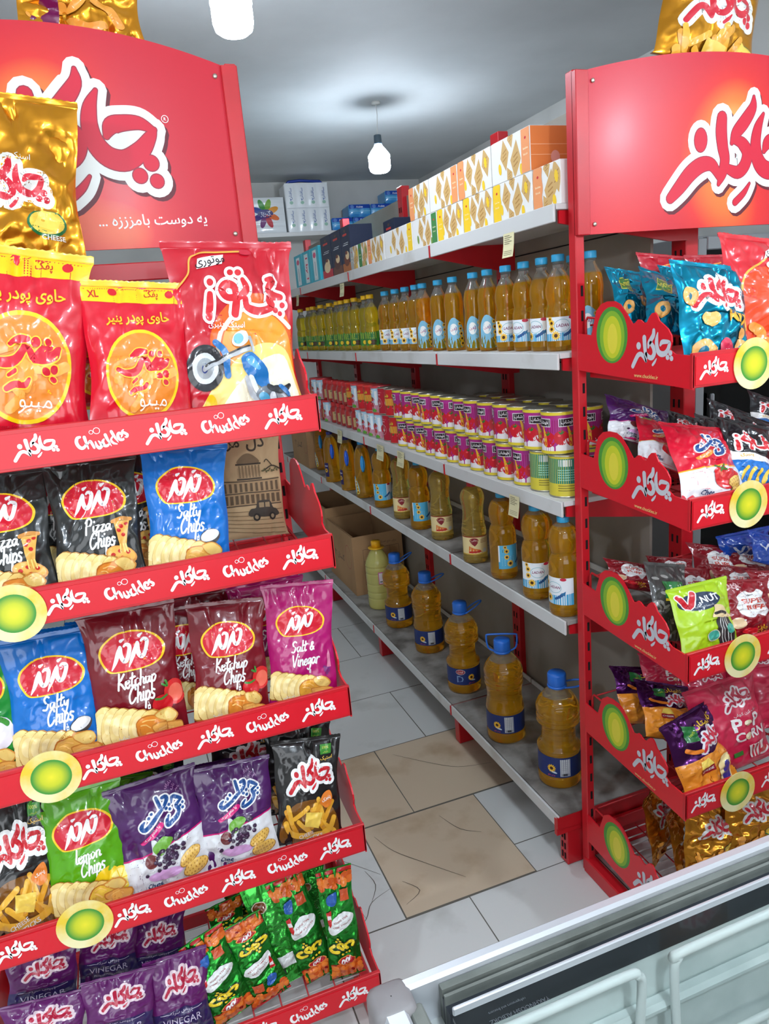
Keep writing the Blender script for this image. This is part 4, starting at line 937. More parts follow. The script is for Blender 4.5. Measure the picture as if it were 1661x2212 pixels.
def can(kind, fn, lidcol, nm='food_can'):
    t = thing(nm, '', 'can' if nm == 'food_can' else 'jar', (0, 0, 0), 'tomato paste tins and jars on the middle shelf')
    b = MB(); b.lathe([(Rc*.93, .001), (Rc+.0012, .0005), (Rc+.0012, .0025), (Rc, .0035), (Rc, Hc-.0035), (Rc+.0012, Hc-.0025), (Rc+.0012, Hc-.0003), (Rc*.96, Hc)], m_tin, 36)
    a = Art('c'); fn(a, Rc*2.6); b.art(a, cyl(Rc+.0001), .00003); b.build('tin_body', t)
    l = MB(); l.lathe([(Rc*.96, Hc-.0002), (Rc*.95, Hc-.0022), (Rc*.8, Hc-.0025), (Rc*.78, Hc-.0015), (Rc*.4, Hc-.0015), (.0008, Hc-.0015)] if lidcol is None else [(Rc+.002, Hc-.006), (Rc+.002, Hc+.001), (Rc*.95, Hc+.0022), (.001, Hc+.0022)], m_tin if lidcol is None else plast(lidcol), 36, cap=False); l.build('lid', t)
    return t
cp, cg, cf, cr, cs = can('p', purple, None), can('g', greenback, None), can('f', famila, None), can('r', redround, None), can('s', skyblue, (200, 60, 66))
cfl = can('f', famila, (206, 50, 44))
m_paste = P('tomato_paste_in_glass', (170, 26, 26), 0.08, coat=0.8)
jt = thing('glass_jar', '', 'jar', (0, 0, 0), 'tomato paste tins and jars on the middle shelf')
b = MB(); b.lathe([(.030, .0005), (.034, .004), (.034, .07), (.028, .082), (.026, .086)], m_paste, 30); a = Art('c'); a.rect(-.03, .014, .03, .055, (190, 160, 110), nx=14, ny=2); a.ell(0, .03, .015, .014, (196, 24, 34)); a.rect(-.02, .046, .02, .052, (120, 90, 50), nx=6, ny=1); b.art(a, cyl(.0342), .0001); b.build('glass', jt)
b = MB(); b.lathe([(.0285, .082), (.029, .083), (.029, .098), (.027, .100), (.001, .100)], plast((200, 40, 44)), 30, cap=False); b.build('lid', jt)
NM = {'p': (cp, 'tomato paste tin with a purple label'), 'g': (cg, 'tin turned to its green back label'), 'f': (cf, 'red and yellow tomato paste tin'), 'F': (cfl, 'red and yellow tomato paste tin with a red lid'), 'r': (cr, 'dark red tomato paste tin with a round white emblem'), 's': (cs, 'pale blue and red tomato paste tin'), 'j': (jt, 'small tomato paste jar with a red lid')}
low = 'gg'+'p'*11+'frssssjjjjjsjs'; up = 'p'*13+'frsFFsFjjjjjssj'
cnt = {}
for row, seq in ((0, low), (1, up)):
    Y = 1.492 if row == 0 else 1.512
    for i, ch in enumerate(seq):
        pro, ds = NM[ch]; X = .985+rnd.uniform(-.003, .003)
        z = SZ[2]+.0005+(Hc+.0006)*row
        if row == 1 and i == 1: Y += .0
        st = .0845
        where = 'upper' if row else 'lower'; cnt[(row, ch)] = cnt.get((row, ch), -1)+1
        lab = '%s, %s such %s one from post' % (ds, ORD[cnt[(row, ch)]], where)
        o = place(pro, (X, Y, z if not (row == 1 and low[min(i, len(low)-1)] == 'j') else SZ[2]+.0005+.1035), face(X, Y, rnd.choice([-.6, -.2, .15, .5]) if ch == 'p' else (.1 if ch != 'g' else .25)), lab)
        Y += st
for k in range(7):
    X, Y = 1.072, 1.53+.0855*k
    for row in (0, 1):
        o = dup(cp, 'purple labelled tomato tin in the back row, %s layer, %s from the post' % ('upper' if row else 'lower', ORD[k])); o.location = (X, Y, SZ[2]+.0005+(Hc+.0006)*row); o.rotation_euler = (0, 0, -.6)
for i in range(3):
    o = dup(cs, 'pale red lidded tin in the back row above the jars, %s from the near end' % ORD[i]); o.location = (1.072, 2.95+.09*i, SZ[2]+.0005)

# ------------------------------------------------------------------ brown cartons
m_kraft = P('corrugated_cardboard', (172, 134, 94), 0.85, bump=(40, 0.06, 2), noisec=((150, 114, 78), 3, 0.4, 0.7))
m_kin = P('cardboard_inside', (120, 90, 62), 0.9)
def carton(label, x0, x1, y0, y1, z0, h, openn=True, art=None):
    t = thing('cardboard_carton', label, 'carton', ((x0+x1)/2, (y0+y1)/2, z0), 'brown cartons on the lower shelves'); w, d = x1-x0, y1-y0; th = .004
    b = MB()
    for s in (-1, 1):
        b.box((s*(w/2-th/2), 0, h/2), (th, d, h), m_kraft); b.box((0, s*(d/2-th/2), h/2), (w-2*th, th, h), m_kraft)
    b.box((0, 0, th/2), (w-2*th, d-2*th, th), m_kin)
    if art:
        a = Art('p'); art(a, w, d, h); b.art(a, lambda x, y: (np.stack([x, x*0-d/2, y], 1), np.array([[0, -1.0, 0]])), .0001)
        a = Art('p'); ink = (90, 70, 60); a.text('گلستان ۲۴', -.02, h*.5, .03, ink, .01); a.ring(.14, h*.6, .05, .06, .003, (160, 80, 70)); b.art(a, lambda x, y: (np.stack([x*0-w/2, -x, y], 1), np.array([[-1.0, 0, 0]])), .0001)
    b.build('carton_body', t)
    if openn:
        for (cx, cy, sx, sy, tilt) in ((-w/2, 0, 0, 1, -1.25), (w/2, 0, 0, 1, 1.4), (0, d/2, 1, 0, 1.2)):
            f = MB(); L = .07
            if sy: c, s = math.cos(1.45), math.sin(1.45); sg = 1 if cx > 0 else -1; f.box((cx-sg*.006*0-sg*.010, 0, h-.034), (.003, d*.94, .066), m_kraft)
            else: f.box((0, cy-.008, h-.034), (w*.92, .003, .066), m_kraft)
            f.build('flap', t)
    else:
        f = MB(); f.box((0, 0, h), (w, d, .004), m_kraft); f.build('flap', t)
    return t
def grid_art(a, w, d, h):
    ink = (84, 64, 54)
    for k in range(4): a.rect(-w*.30, h*.16+k*h*.2, w*.42, h*.165+k*h*.2, ink, nx=4, ny=1, keep=True)
    for k in range(5): a.rect(-w*.30+k*w*.18, h*.16, -w*.295+k*w*.18, h*.76, ink, nx=1, ny=4, keep=True)
    a.z += 1; a.text('روغن مایع آفتابگردان', w*.18, h*.84, .018, ink, .0, fit=w*.4)
carton('open brown carton on the bottom shelf behind the pale yellow jug', .94, 1.20, 3.26, 3.71, .1705, .30, True, grid_art)
carton('darker open carton deep on the bottom shelf beyond the nearer open carton', .95, 1.20, 3.76, 4.2, .1705, .34, True)
def txt_art(a, w, d, h):
    ink = (70, 66, 70)
    for k in range(6): a.text('روغن سرخ کردنی', .02, h*(.86-.09*k), .014, ink, fit=w*.55)
    a.text('بهار', .03, h*.22, .05, (40, 50, 90), .02)
carton('closed pale carton on the shelf below the tins, at its far left end', .935, 1.19, 3.93, 4.3, .7115, .235, False, txt_art)
# ------------------------------------------------------------------ snack packets
class Pouch:
    """a filled pillow packet: width 1, height asp; keeps the surface as a grid so that the print follows it"""
    def __init__(s, asp, thick=.34, seed=1, wr=1.0, nu=42, nv=56, pinch=.12, bend=0.0, low=.9):
        s.asp, s.seed = asp, seed
        u = np.linspace(0, 1, nu+1); v = np.linspace(0, 1, nv+1); U, V = np.meshgrid(u, v)
        pv = np.sin(np.pi*np.clip(V, 0, 1)**low)**.55; pu = np.clip(1-np.abs(2*U-1)**2.3, 0, 1)**.72
        D = thick/2*pv*pu; r = random.Random(seed)
        N = np.zeros_like(D)
        for j in range(nv+1):
            for i in range(nu+1):
                p = Vector((u[i]*2.6+seed*7.3, v[j]*2.6*asp, seed*1.7))
                N[j, i] = -.060*abs(noise.noise(p))-.036*abs(noise.noise(p*2.3))-.018*abs(noise.noise(p*4.1))+.025*noise.noise(p*1.1+Vector((9, 3, 1)))
        ple = np.zeros_like(D)
        for k in range(4):
            c, w, sg = r.random(), r.uniform(.02, .05), r.choice((-1, 1, 1))
            ple -= .05*np.exp(-((U-c-sg*.25*(1-V))/w)**2)*np.exp(-(1-V)/.16)*np.clip((1-V)/.03, 0, 1)
            c, w = r.random(), r.uniform(.02, .05)
            ple -= .045*np.exp(-((U-c+.2*sg*V)/w)**2)*np.exp(-V/.14)*np.clip(V/.03, 0, 1)
        edge = np.clip(pu*1.6, 0, 1)
        D = D+wr*(N*np.clip(pv*1.4, .15, 1)+ple)*edge
        X = (U-.5)*(1-pinch*pv); Z = V*asp-.012*np.sin(np.pi*U)*((V > .5)*2-1)*pv
        X = X+.012*wr*np.sin(V*11+seed)*(np.abs(2*U-1)**3)
        s.front = np.stack([X, -D+bend*(V-.5)**2, Z], 2); s.back = np.stack([X, D*.75+.02*wr*N+bend*(V-.5)**2, Z], 2)
        gu = np.gradient(s.front, axis=1); gv = np.gradient(s.front, axis=0); n = np.cross(gu, gv); n /= np.linalg.norm(n, axis=2, keepdims=True)+1e-9
        s.n = n; s.nu, s.nv = nu, nv
    def fn(s, x, y):
        u = np.clip((x+.5)*s.nu, 0, s.nu-1e-6); v = np.clip(y/s.asp*s.nv, 0, s.nv-1e-6); i, j = u.astype(int), v.astype(int); a, b = (u-i)[:, None], (v-j)[:, None]
        lo = a >= b
        w00, w10, w11, w01 = np.where(lo, 1-a, 1-b), np.where(lo, a-b, 0), np.where(lo, b, a), np.where(lo, 0, b-a)
        f = lambda G: G[j, i]*w00+G[j, i+1]*w10+G[j+1, i+1]*w11+G[j+1, i]*w01
        return f(s.front), f(s.n)
    def mesh(s, base, backm, art, eps=.0010):
        b = MB(); nu, nv = s.nu, s.nv
        F = [f for j in range(nv) for i in range(nu) for f in ((j*(nu+1)+i, j*(nu+1)+i+1, (j+1)*(nu+1)+i+1), (j*(nu+1)+i, (j+1)*(nu+1)+i+1, (j+1)*(nu+1)+i))]
        b.add(s.front.reshape(-1, 3), F, base); b.add(s.back.reshape(-1, 3), [f[::-1] for f in F], backm)
        if art: b.art(art, s.fn, eps, fine=.022)
        return b
    def seal(s, top, mat, h=.05):
        b = MB(); row = s.front[-1 if top else 0]; sg = 1 if top else -1; n = len(row); V = []
        for k in range(5):
            for i, p in enumerate(row):
                z = p[2]+sg*h*k/4*(1 if top else .12)+(sg*.006*(i % 2) if k == 4 and top else 0); w = .006*math.sin(i*.55+s.seed)*(k/4)+.0025*((k % 2)*2-1)+(0 if top else .6*h*k/4)
                V.append((p[0]*(1.004), p[1]+w, z if top else max(z, 0)+.002*k))
        F = [(k*n+i, k*n+i+1, (k+1)*n+i+1, (k+1)*n+i) for k in range(4) for i in range(n-1)]
        m = len(V); V += [(x, y+.004, z) for (x, y, z) in V]; F += [tuple(m+q for q in f[::-1]) for f in F]
        b.add(V, F if top else [f[::-1] for f in F], mat); return b
PROTO = {}
def kind(key, name, cat, group, asp, base, artfn, fk='f', back=None, thick=.34, seed=1, wr=1.0, seal_c=None, **kw):
    PROTO[key] = dict(name=name, cat=cat, group=group, asp=asp, base=base, artfn=artfn, fk=fk, back=back or base, thick=thick, seed=seed, wr=wr, seal=seal_c or base, kw=kw, roots=[])
def make(key, seed):
    d = PROTO[key]; t = thing(d['name'], '', d['cat'], (0, 0, 0), d['group'])
    p = Pouch(d['asp'], d['thick'], seed, d['wr'], **d['kw']); a = Art('f' if d['fk'] == 'm' else d['fk']); d['artfn'](a, d['asp'])
    p.mesh(film(d['base'], d['fk']), film(d['back'], d['fk']), a).build('pouch', t)
    p.seal(True, film(d['seal'], d['fk'])).build('top_seal', t); p.seal(False, film(d['seal'], d['fk'])).build('bottom_seal', t)
    return t
def settle(p0, p1):
    """rest the foot on the tray wires below it and keep the head under the tray above"""
    L = p0[0] < .5; tops, Yf = (LT, LYF) if L else (RT, RYF)
    if p0[2] > tops[0]+.2: return p0, p1
    fl = lambda zt, y: zt-.062+.0085+max(0, min(.345, y-Yf))/.341*.022
    under = [zt for zt in tops if fl(zt, p0[1]) < p0[2]+.06]
    i = tops.index(max(under)) if under else len(tops)-1
    up = p1-p0; gap = fl(tops[i], p0[1])+.004-p0[2]
    if gap > -.035: p0 = p0+up*(gap/up[2])
    if i > 0:
        cap = fl(tops[i-1], p1[1])-.034
        if p1[2] > cap:
            if gap <= -.035 and cap-p0[2] < .65*(p1[2]-p0[2]): p0 = p0+up*(gap/up[2])
            p1 = p0+(p1-p0)*((cap-p0[2])/(p1[2]-p0[2]))
    return p0, p1
_VC = {}
def fit(o, M):
    """small shift that keeps a packet on the wires and inside lip, sides and back of its tray"""
    V = []
    for c in o.children:
        if c.data.name not in _VC:
            q = np.empty(len(c.data.vertices)*3); c.data.vertices.foreach_get('co', q); _VC[c.data.name] = q.reshape(-1, 3)
        V.append(_VC[c.data.name])
    V = np.concatenate(V)@M[:3, :3].T+M[:3, 3]; L = V[:, 0].mean() < .5
    tops, Yf, Yb, lo, hi = (LT, LYF, LYP, LX0, LX1) if L else (RT, RYF, RYP, RX_0, RX_1); d = np.zeros(3)
    zt = min(tops, key=lambda z: abs(z-.055-V[:, 2].min())) if V[:, 2].min() < tops[0] else tops[0]
    pu = [p[0]*(Yb-Yf)/.345 for p in PROF[:31]]; pz = [p[1] for p in PROF[:31]]; mg = .0045 if L else .0125
    for _ in range(3):
        W0 = V+d
        hit = W0[W0[:, 2] < zt-.062+.024+(.006 if L else .026)+np.interp(Yb-W0[:, 1], pu, pz)] if W0[:, 1].mean() < Yf+(.11 if L else .085) else W0
        if len(hit): d[0] += max(0, lo+mg-hit[:, 0].min())-max(0, hit[:, 0].max()-hi+mg)
        low = W0[W0[:, 2] < zt+.01]
        if len(low): d[1] += max(0, Yf+.0100-low[:, 1].min())
        d[1] -= max(0, (V+d)[:, 1].max()-(Yb-.012))
        fl = zt-.062+.0082+np.clip(V[:, 1]+d[1]-Yf, 0, .345)/.341*.022
        d[2] += max(0, (fl-V[:, 2]-d[2]).max()+.0005)
    return d
def pack(key, base, top, wpx, Y, lean, label, yaw=0.0, variant=0, H=None):
    """stand a packet where the photograph shows it: foot and head marks, apparent width, distance of the foot, lean of the head"""
    d = PROTO[key]; roots = d['roots']
    while len(roots) <= variant: roots.append([None, 0])
    if roots[variant][0] is None: roots[variant][0] = make(key, d['seed']+variant*17)
    o = roots[variant][0]
    if roots[variant][1]: o = dup(o, label)
    roots[variant][1] += 1; o['label'] = label
    p0, p1 = onY(*base, Y), onY(*top, Y+lean); p0, p1 = settle(p0, p1); up = p1-p0; H = np.linalg.norm(up); up = up/H
    rt = np.array([math.cos(yaw), math.sin(yaw), 0.0]); rt = rt-up*(rt@up); rt /= np.linalg.norm(rt); nb = np.cross(up, rt)   # local Y (towards the back)
    nb = -np.cross(rt, up)*1.0
    m = (p0+p1)/2; q = proj(m+rt*.05)-proj(m-rt*.05); Wd = wpx/np.linalg.norm(q)*.1
    nb = np.cross(up, rt)
    M = np.eye(4); M[:3, 0] = rt*Wd; M[:3, 1] = nb*Wd; M[:3, 2] = up*(H/d['asp']); M[:3, 3] = p0
    if p0[2] < 1.6: M[:3, 3] += fit(o, M)
    o.matrix_world = Matrix(M.tolist()); return o
W_ = (234, 234, 232)
CHIP, CHIP2, CHIP3 = (228, 196, 112), (214, 172, 84), (222, 138, 50)
def chips(a, x, y, s, rot=-.25, col=CHIP3, n=6):
    for k in range(n):
        q = k/(n-1); cx, cy = x-s*.62+s*.92*q, y+s*.08-s*.20*q; c1 = (238, 214, 138) if k < n-1 else (240, 206, 120)
        a.ell(cx, cy, s*.26, s*.38, (172, 118, 44), rot); a.ell(cx-s*.016, cy+s*.010, s*.238, s*.355, c1, rot); a.ell(cx-s*.06, cy+s*.05, s*.13, s*.2, (246, 228, 164), rot)
    a.blob([(x+s*.08, y+s*.10), (x+s*.42, y+s*.14), (x+s*.62, y-s*.02), (x+s*.55, y-s*.32), (x+s*.2, y-s*.42), (x+.0*s, y-.2*s)], (190, 112, 40)); a.blob([(x+s*.10, y+s*.08), (x+s*.41, y+s*.12), (x+s*.60, y-s*.02), (x+s*.53, y-s*.30), (x+s*.2, y-s*.39), (x+.02*s, y-.19*s)], col)
    a.blob([(x+s*.40, y+s*.16), (x+s*.68, y+s*.20), (x+s*.86, y+s*.04), (x+s*.72, y-s*.10), (x+s*.5, y-s*.02)], (206, 140, 60)); a.blob([(x+s*.42, y+s*.14), (x+s*.67, y+s*.18), (x+s*.83, y+s*.04), (x+s*.71, y-s*.07), (x+s*.52, y-s*.0)], CHIP)
    a.blob([(x+s*.34, y-s*.06), (x+s*.72, y-s*.06), (x+s*.94, y-s*.16), (x+s*.82, y-s*.34), (x+s*.45, y-s*.30)], (196, 126, 50)); a.blob([(x+s*.36, y-s*.08), (x+s*.72, y-s*.08), (x+s*.91, y-s*.17), (x+s*.80, y-s*.31), (x+s*.46, y-s*.28)], (234, 172, 84))
    for (u, v, w, z) in ((.12, -.02, .3, -.10), (.2, -.2, .42, -.24), (.15, .04, .4, .02), (.45, -.14, .75, -.18)): a.stroke([(x+s*u, y+s*v), (x+s*(u+w)/2, y+s*((v+z)/2+.03)), (x+s*w, y+s*z)], s*.012, (244, 196, 110), keep=True)
    a.z += 1
def tomatoes(a, x, y, s):
    a.ell(x+s*.26, y+s*.10, s*.30, s*.34, (206, 40, 40), -.3); a.ell(x+s*.28, y+s*.08, s*.20, s*.24, (226, 104, 84), -.3); a.ell(x-s*.12, y-s*.14, s*.30, s*.24, (196, 26, 34)); a.stroke([(x-s*.3, y+s*.02), (x-s*.14, y+s*.0), (x+.02*s, y+s*.06)], s*.03, (60, 130, 50)); a.stroke([(x-s*.05, y+s*.36), (x+s*.08, y+s*.30), (x+s*.06, y+.44*s)], s*.03, (60, 130, 50))
def bowl(a, x, y, s):
    a.ell(x, y, s*.42, s*.26, (70, 66, 66), .3); a.ell(x, y+s*.05, s*.38, s*.18, (222, 224, 226), .3); a.blob([(x-s*.3, y+s*.02), (x-s*.05, y+s*.24), (x+s*.28, y+s*.14), (x, y-.02*s)], (240, 240, 242))
def lemons(a, x, y, s):
    a.ell(x-s*.1, y, s*.42, s*.34, (236, 196, 30), .5); a.ell(x+s*.26, y-s*.08, s*.33, s*.33, (244, 214, 60)); a.ell(x+s*.26, y-s*.08, s*.27, s*.27, (248, 232, 140)); 
    for k in range(7): q = k*.9; a.stroke([(x+s*.26, y-s*.08), (x+s*.26+s*.25*math.cos(q), y-s*.08+s*.25*math.sin(q))], s*.014, (244, 208, 50), keep=True)
    a.z += 1; a.ell(x+s*.1, y+s*.34, s*.16, s*.06, (90, 160, 40), .6)
def pizza(a, x, y, s):
    a.ell(x, y-s*.12, s*.46, s*.24, (214, 150, 76), -.2); a.ell(x, y-s*.10, s*.41, s*.20, (232, 178, 84), -.2)
    a.poly([(x-s*.12, y+s*.78), (x+s*.34, y+s*.80), (x+s*.16, y+s*.05), (x-.02*s, y+s*.05)], (226, 170, 80)); a.stroke([(x-s*.15, y+s*.80), (x+s*.1, y+s*.85), (x+s*.37, y+s*.81)], s*.05, (206, 140, 60))
    for (dx, dy) in ((-.25, -.1), (.0, -.2), (.2, -.06), (-.05, -.02), (.08, .62), (.12, .4), (.0, .52), (.22, .68)): a.ell(x+s*dx, y+s*dy, s*.062, s*.05, (196, 40, 34), keep=True)
    a.z += 1
    for dx in (-.02, .08, .16): a.stroke([(x+s*dx, y+s*.15), (x+s*dx*1.2, y-s*.05)], s*.02, (240, 214, 120), keep=True)
    a.z += 1
def tagicon(a, x, y, s, bg):
    a.stroke([(x, y+s*1.1), (x+s*.1, y+s*.55)], s*.07, W_); a.poly([(x-s*.36, y-s*.5), (x+s*.30, y-s*.5), (x+s*.36, y+s*.5), (x-s*.30, y+s*.5)], W_); a.ell(x, y-.05*s, s*.16, s*.2, bg, n=10, nr=1)
def mazmaz(a, x, y, w, ring=(240, 196, 30)):
    k = w/1180.0
    f = lambda px, py: (x+(px-725)*k, y-(py-420)*k*1.02-(px-725)*k*.10)
    P_ = smooth_path([f(*p) for p in MAZ_OVAL], 4, True); c = P_.mean(0)
    a.fan(c+(P_-c)*1.0, ring, nr=5); a.fan(c+(P_-c)*.925, (200, 22, 44), nr=5); a.strokes(MAZ, f, W_, 1, k)
def crisp(flav, words, extra, bg, col=CHIP3, fa='نمکی'):
    def fn(a, H):
        mazmaz(a, -.0, H*.715, .75)
        if len(words) == 2 and words[0]:
            script(a, words[0], .0, H*.486, .072, W_, .15, rot=.05, sy=1.22); script(a, words[1], .03, H*.368, .072, W_, .15, rot=.05, sy=1.22)
        tagicon(a, .10, H*.285, .046, bg)
        extra(a)
        chips(a, -.08, H*.170, .54, col=col)
        a.text('POTATO CHIPS', -.24, H*.055, .026, W_, .015, rot=.08, fit=.28); a.text(fa, -.2, H*.095, .035, W_, .01)
    return fn
BLU, MAR, BLK, MAG, LIM = (0, 104, 186), (112, 12, 26), (30, 31, 30), (168, 14, 100), (84, 158, 14)
A_ = 1.36
kind('salty', 'crisp_packet', 'crisps', 'blue salted crisps packets', A_, BLU, crisp('s', ('Salty', 'Chips'), lambda a: bowl(a, .25, A_*.29, .32), BLU, (226, 176, 84)), seed=3)
kind('ketchup', 'crisp_packet', 'crisps', 'maroon ketchup crisps packets', A_, MAR, crisp('k', ('Ketchup', 'Chips'), lambda a: tomatoes(a, .30, A_*.32, .40), MAR, fa='کچاپ'), seed=5)
kind('pizza', 'crisp_packet', 'crisps', 'black pizza crisps packets', A_, BLK, crisp('p', ('Pizza', 'Chips'), lambda a: pizza(a, .24, A_*.30, .40), BLK, fa='پیتزا'), seed=8)
def vinx(a):
    for (dx, dy) in ((0, 0), (.03, .03), (.05, -.01), (.02, -.04), (.06, .04), (-.01, .045)): a.ell(.33+dx, A_*.33+dy, .022, .022, (120, 40, 110), keep=True)
    a.z += 1; a.poly([(.36, A_*.36), (.42, A_*.36), (.42, A_*.49), (.40, A_*.54), (.38, A_*.49)], (206, 120, 150))
kind('vinegar', 'crisp_packet', 'crisps', 'magenta salt and vinegar crisps packets', 1.62, MAG, crisp('v', ('Salt &', 'Vinegar'), vinx, MAG, (228, 168, 60), fa='سرکه نمکی'), seed=11)
kind('lemon', 'crisp_packet', 'crisps', 'green lemon crisps packets', A_, LIM, crisp('l', ('lemon', 'Chips'), lambda a: lemons(a, .22, A_*.24, .42), LIM, (230, 190, 70), fa='لیمویی'), seed=14)
kind('onion', 'crisp_packet', 'crisps', 'green onion crisps packets', A_, (20, 130, 44), crisp('o', ('', ''), lambda a: (a.ell(.22, A_*.36, .2, .17, (226, 220, 230)), a.stroke([(.12, A_*.44), (.25, A_*.46), (.34, A_*.42)], .03, (60, 140, 50))), (20, 130, 44), (230, 196, 60)), seed=15)
# purple and red lattice snacks
def cheeplat(top, accent, fruit):
    def fn(a, H):
        a.band([(-.5, 0), (-.25, 0), (0, 0), (.25, 0), (.5, 0)], [(-.5, H*.36), (-.25, H*.37), (0, H*.40), (.25, H*.44), (.5, H*.49)], (222, 224, 226), ny=14, k=8)
        a.stroke([(-.5, H*.362), (-.25, H*.372), (0, H*.402), (.25, H*.442), (.5, H*.492)], .010, accent, k=10)
        put_set(a, CHEE, (430, 1225, 255, 860), .06, H*.735, .56, (26, 76, 140), W_, 26)
        a.stroke([(-.22, H*.50), (-.08, H*.56), (.02, H*.62)], .035, (214, 30, 120) if fruit == 'g' else (236, 150, 60)); a.text('با طعم سرکه', -.10, H*.56, .034, W_, .01, rot=.62, fit=.26)
        for k, t in enumerate(('دارای', 'نان', 'پنیر')): a.text(t, .18+.05*k, H*.93-.04*k, .035, (196, 150, 196), .01, rot=.5)
        if fruit == 'g':
            a.blob([(-.17, H*.26), (-.10, H*.26), (-.09, H*.38), (-.06, H*.47), (-.12, H*.50), (-.14, H*.38), (-.20, H*.33)], (206, 210, 210)); a.ell(-.17, H*.31, .075, .09, (110, 50, 50)); a.ell(-.04, H*.16, .20, .065, (206, 160, 206))
            a.blob([(-.12, H*.44), (.02, H*.50), (.12, H*.46), (.05, H*.40), (-.04, H*.34), (-.1, H*.36)], (110, 168, 60))
            r = random.Random(3); pts = []
            for k in range(46): u, v = r.gauss(0, .085), r.gauss(0, .05); pts.append((.06+u+v*.5, H*.315+u*.55-v))
            for k, (x, y) in enumerate(pts):
                a.ell(x, y, .028, .028, (58, 40, 66), keep=True, n=10, nr=1)
                if k % 8 == 7: a.z += 1
            a.z += 1
            for (x, y) in pts[::2]: a.ell(x-.007, y+.007, .008, .008, (128, 108, 134), keep=True, n=8, nr=1)
            a.z += 1
        else:
            a.ell(.10, H*.27, .17, .17, (200, 28, 34)); a.ell(.26, H*.29, .12, .14, (190, 24, 30)); a.ell(.05, H*.32, .05, .035, (236, 110, 90)); [a.stroke([(.08, H*.37), (.08+dx, H*.37+dy)], .012, (60, 120, 40), keep=True) for dx, dy in ((-.1, .03), (.1, .02), (.03, .06), (-.04, -.04))]; a.z += 1
        for (x, y, rx, ry, ro) in ((.27, H*.24, .16, .075, .6), (.30, H*.13, .16, .085, .25)):
            a.ell(x, y, rx, ry, (170, 116, 40), ro); a.ell(x, y+.004, rx*.95, ry*.92, (226, 184, 92), ro)
            for i in range(-3, 4):
                for j in range(-1, 2): u, v = i*rx*.25, j*ry*.5; a.ell(x+u*math.cos(ro)-v*math.sin(ro), y+u*math.sin(ro)+v*math.cos(ro), .012, .006, (170, 120, 46), ro+.8, keep=True, n=6, nr=1)
            a.z += 1
        a.text('Chee', -.18, H*.095, .06, (20, 56, 96), .02, shear=.2); a.text('pelet', -.11, H*.05, .05, (20, 56, 96), .02, shear=.2); a.rect(-.26, H*.012, -.1, H*.03, accent)
    return fn
kind('lattice', 'lattice_snack_packet', 'snack packet', 'purple lattice snack packets', 1.35, (72, 24, 88), cheeplat(0, (200, 20, 110), 'g'), seed=21, wr=1.2)
kind('latticered', 'lattice_snack_packet', 'snack packet', 'red lattice snack packets', 1.25, (206, 22, 48), cheeplat(0, (236, 170, 40), 't'), seed=23, wr=1.2)
def fries(a, x, y, s, cols=((232, 176, 60), (214, 150, 40))):
    r = random.Random(5)
    for k in range(11):
        an = r.uniform(-1, 1)+math.pi/2; l = s*r.uniform(.35, .6); cx, cy = x+r.uniform(-.5, .5)*s, y+r.uniform(-.25, .2)*s
        a.stroke([(cx-l*.5*math.cos(an), cy-l*.5*math.sin(an)), (cx+l*.5*math.cos(an), cy+l*.5*math.sin(an))], s*.055, cols[k % 2])
    a.stroke([(x-s*.6, y-s*.05), (x-s*.45, y-s*.3), (x, y-s*.38), (x+s*.45, y-s*.3), (x+s*.6, y-s*.05)], s*.07, cols[0]); a.poly([(x-s*.1, y+s*.2), (x+s*.32, y+s*.12), (x+s*.2, y-s*.22), (x-s*.15, y-s*.12)], (238, 204, 90))
def stickart(a, H):
    a.blob([(-.42, H*.03), (0, -.0), (.42, H*.03), (.42, H*.25), (.2, H*.42), (-.2, H*.42), (-.42, H*.25)], (120, 76, 24)); fries(a, 0, H*.24, .62)
    put_logo(a, .04, H*.66, .70, (196, 26, 40), W_, 62, 1.0)
    a.blob([(.16, H*.40), (.22, H*.47), (.33, H*.50), (.37, H*.44), (.34, H*.36), (.26, H*.33), (.2, H*.36)], (222, 124, 44)); a.text('پنیری', .27, H*.42, .05, W_, .012, rot=.2)
    a.text('استیک', .29, H*.83, .05, (224, 180, 70), .012); a.rect(.20, H*.87, .36, H*.96, (60, 140, 50)); a.text('100%', .28, H*.93, .035, (200, 214, 90), .012); a.text('طبیعی', .28, H*.89, .024, (200, 214, 90))
    a.text('CHEESE', -.06, H*.09, .05, W_, .012, rot=.3); a.text('STICKS', .06, H*.055, .06, W_, .015, rot=.3)
kind('stick', 'cheese_stick_packet', 'snack packet', 'black cheese stick packets', 1.4, (24, 22, 22), stickart, seed=31, wr=1.1)
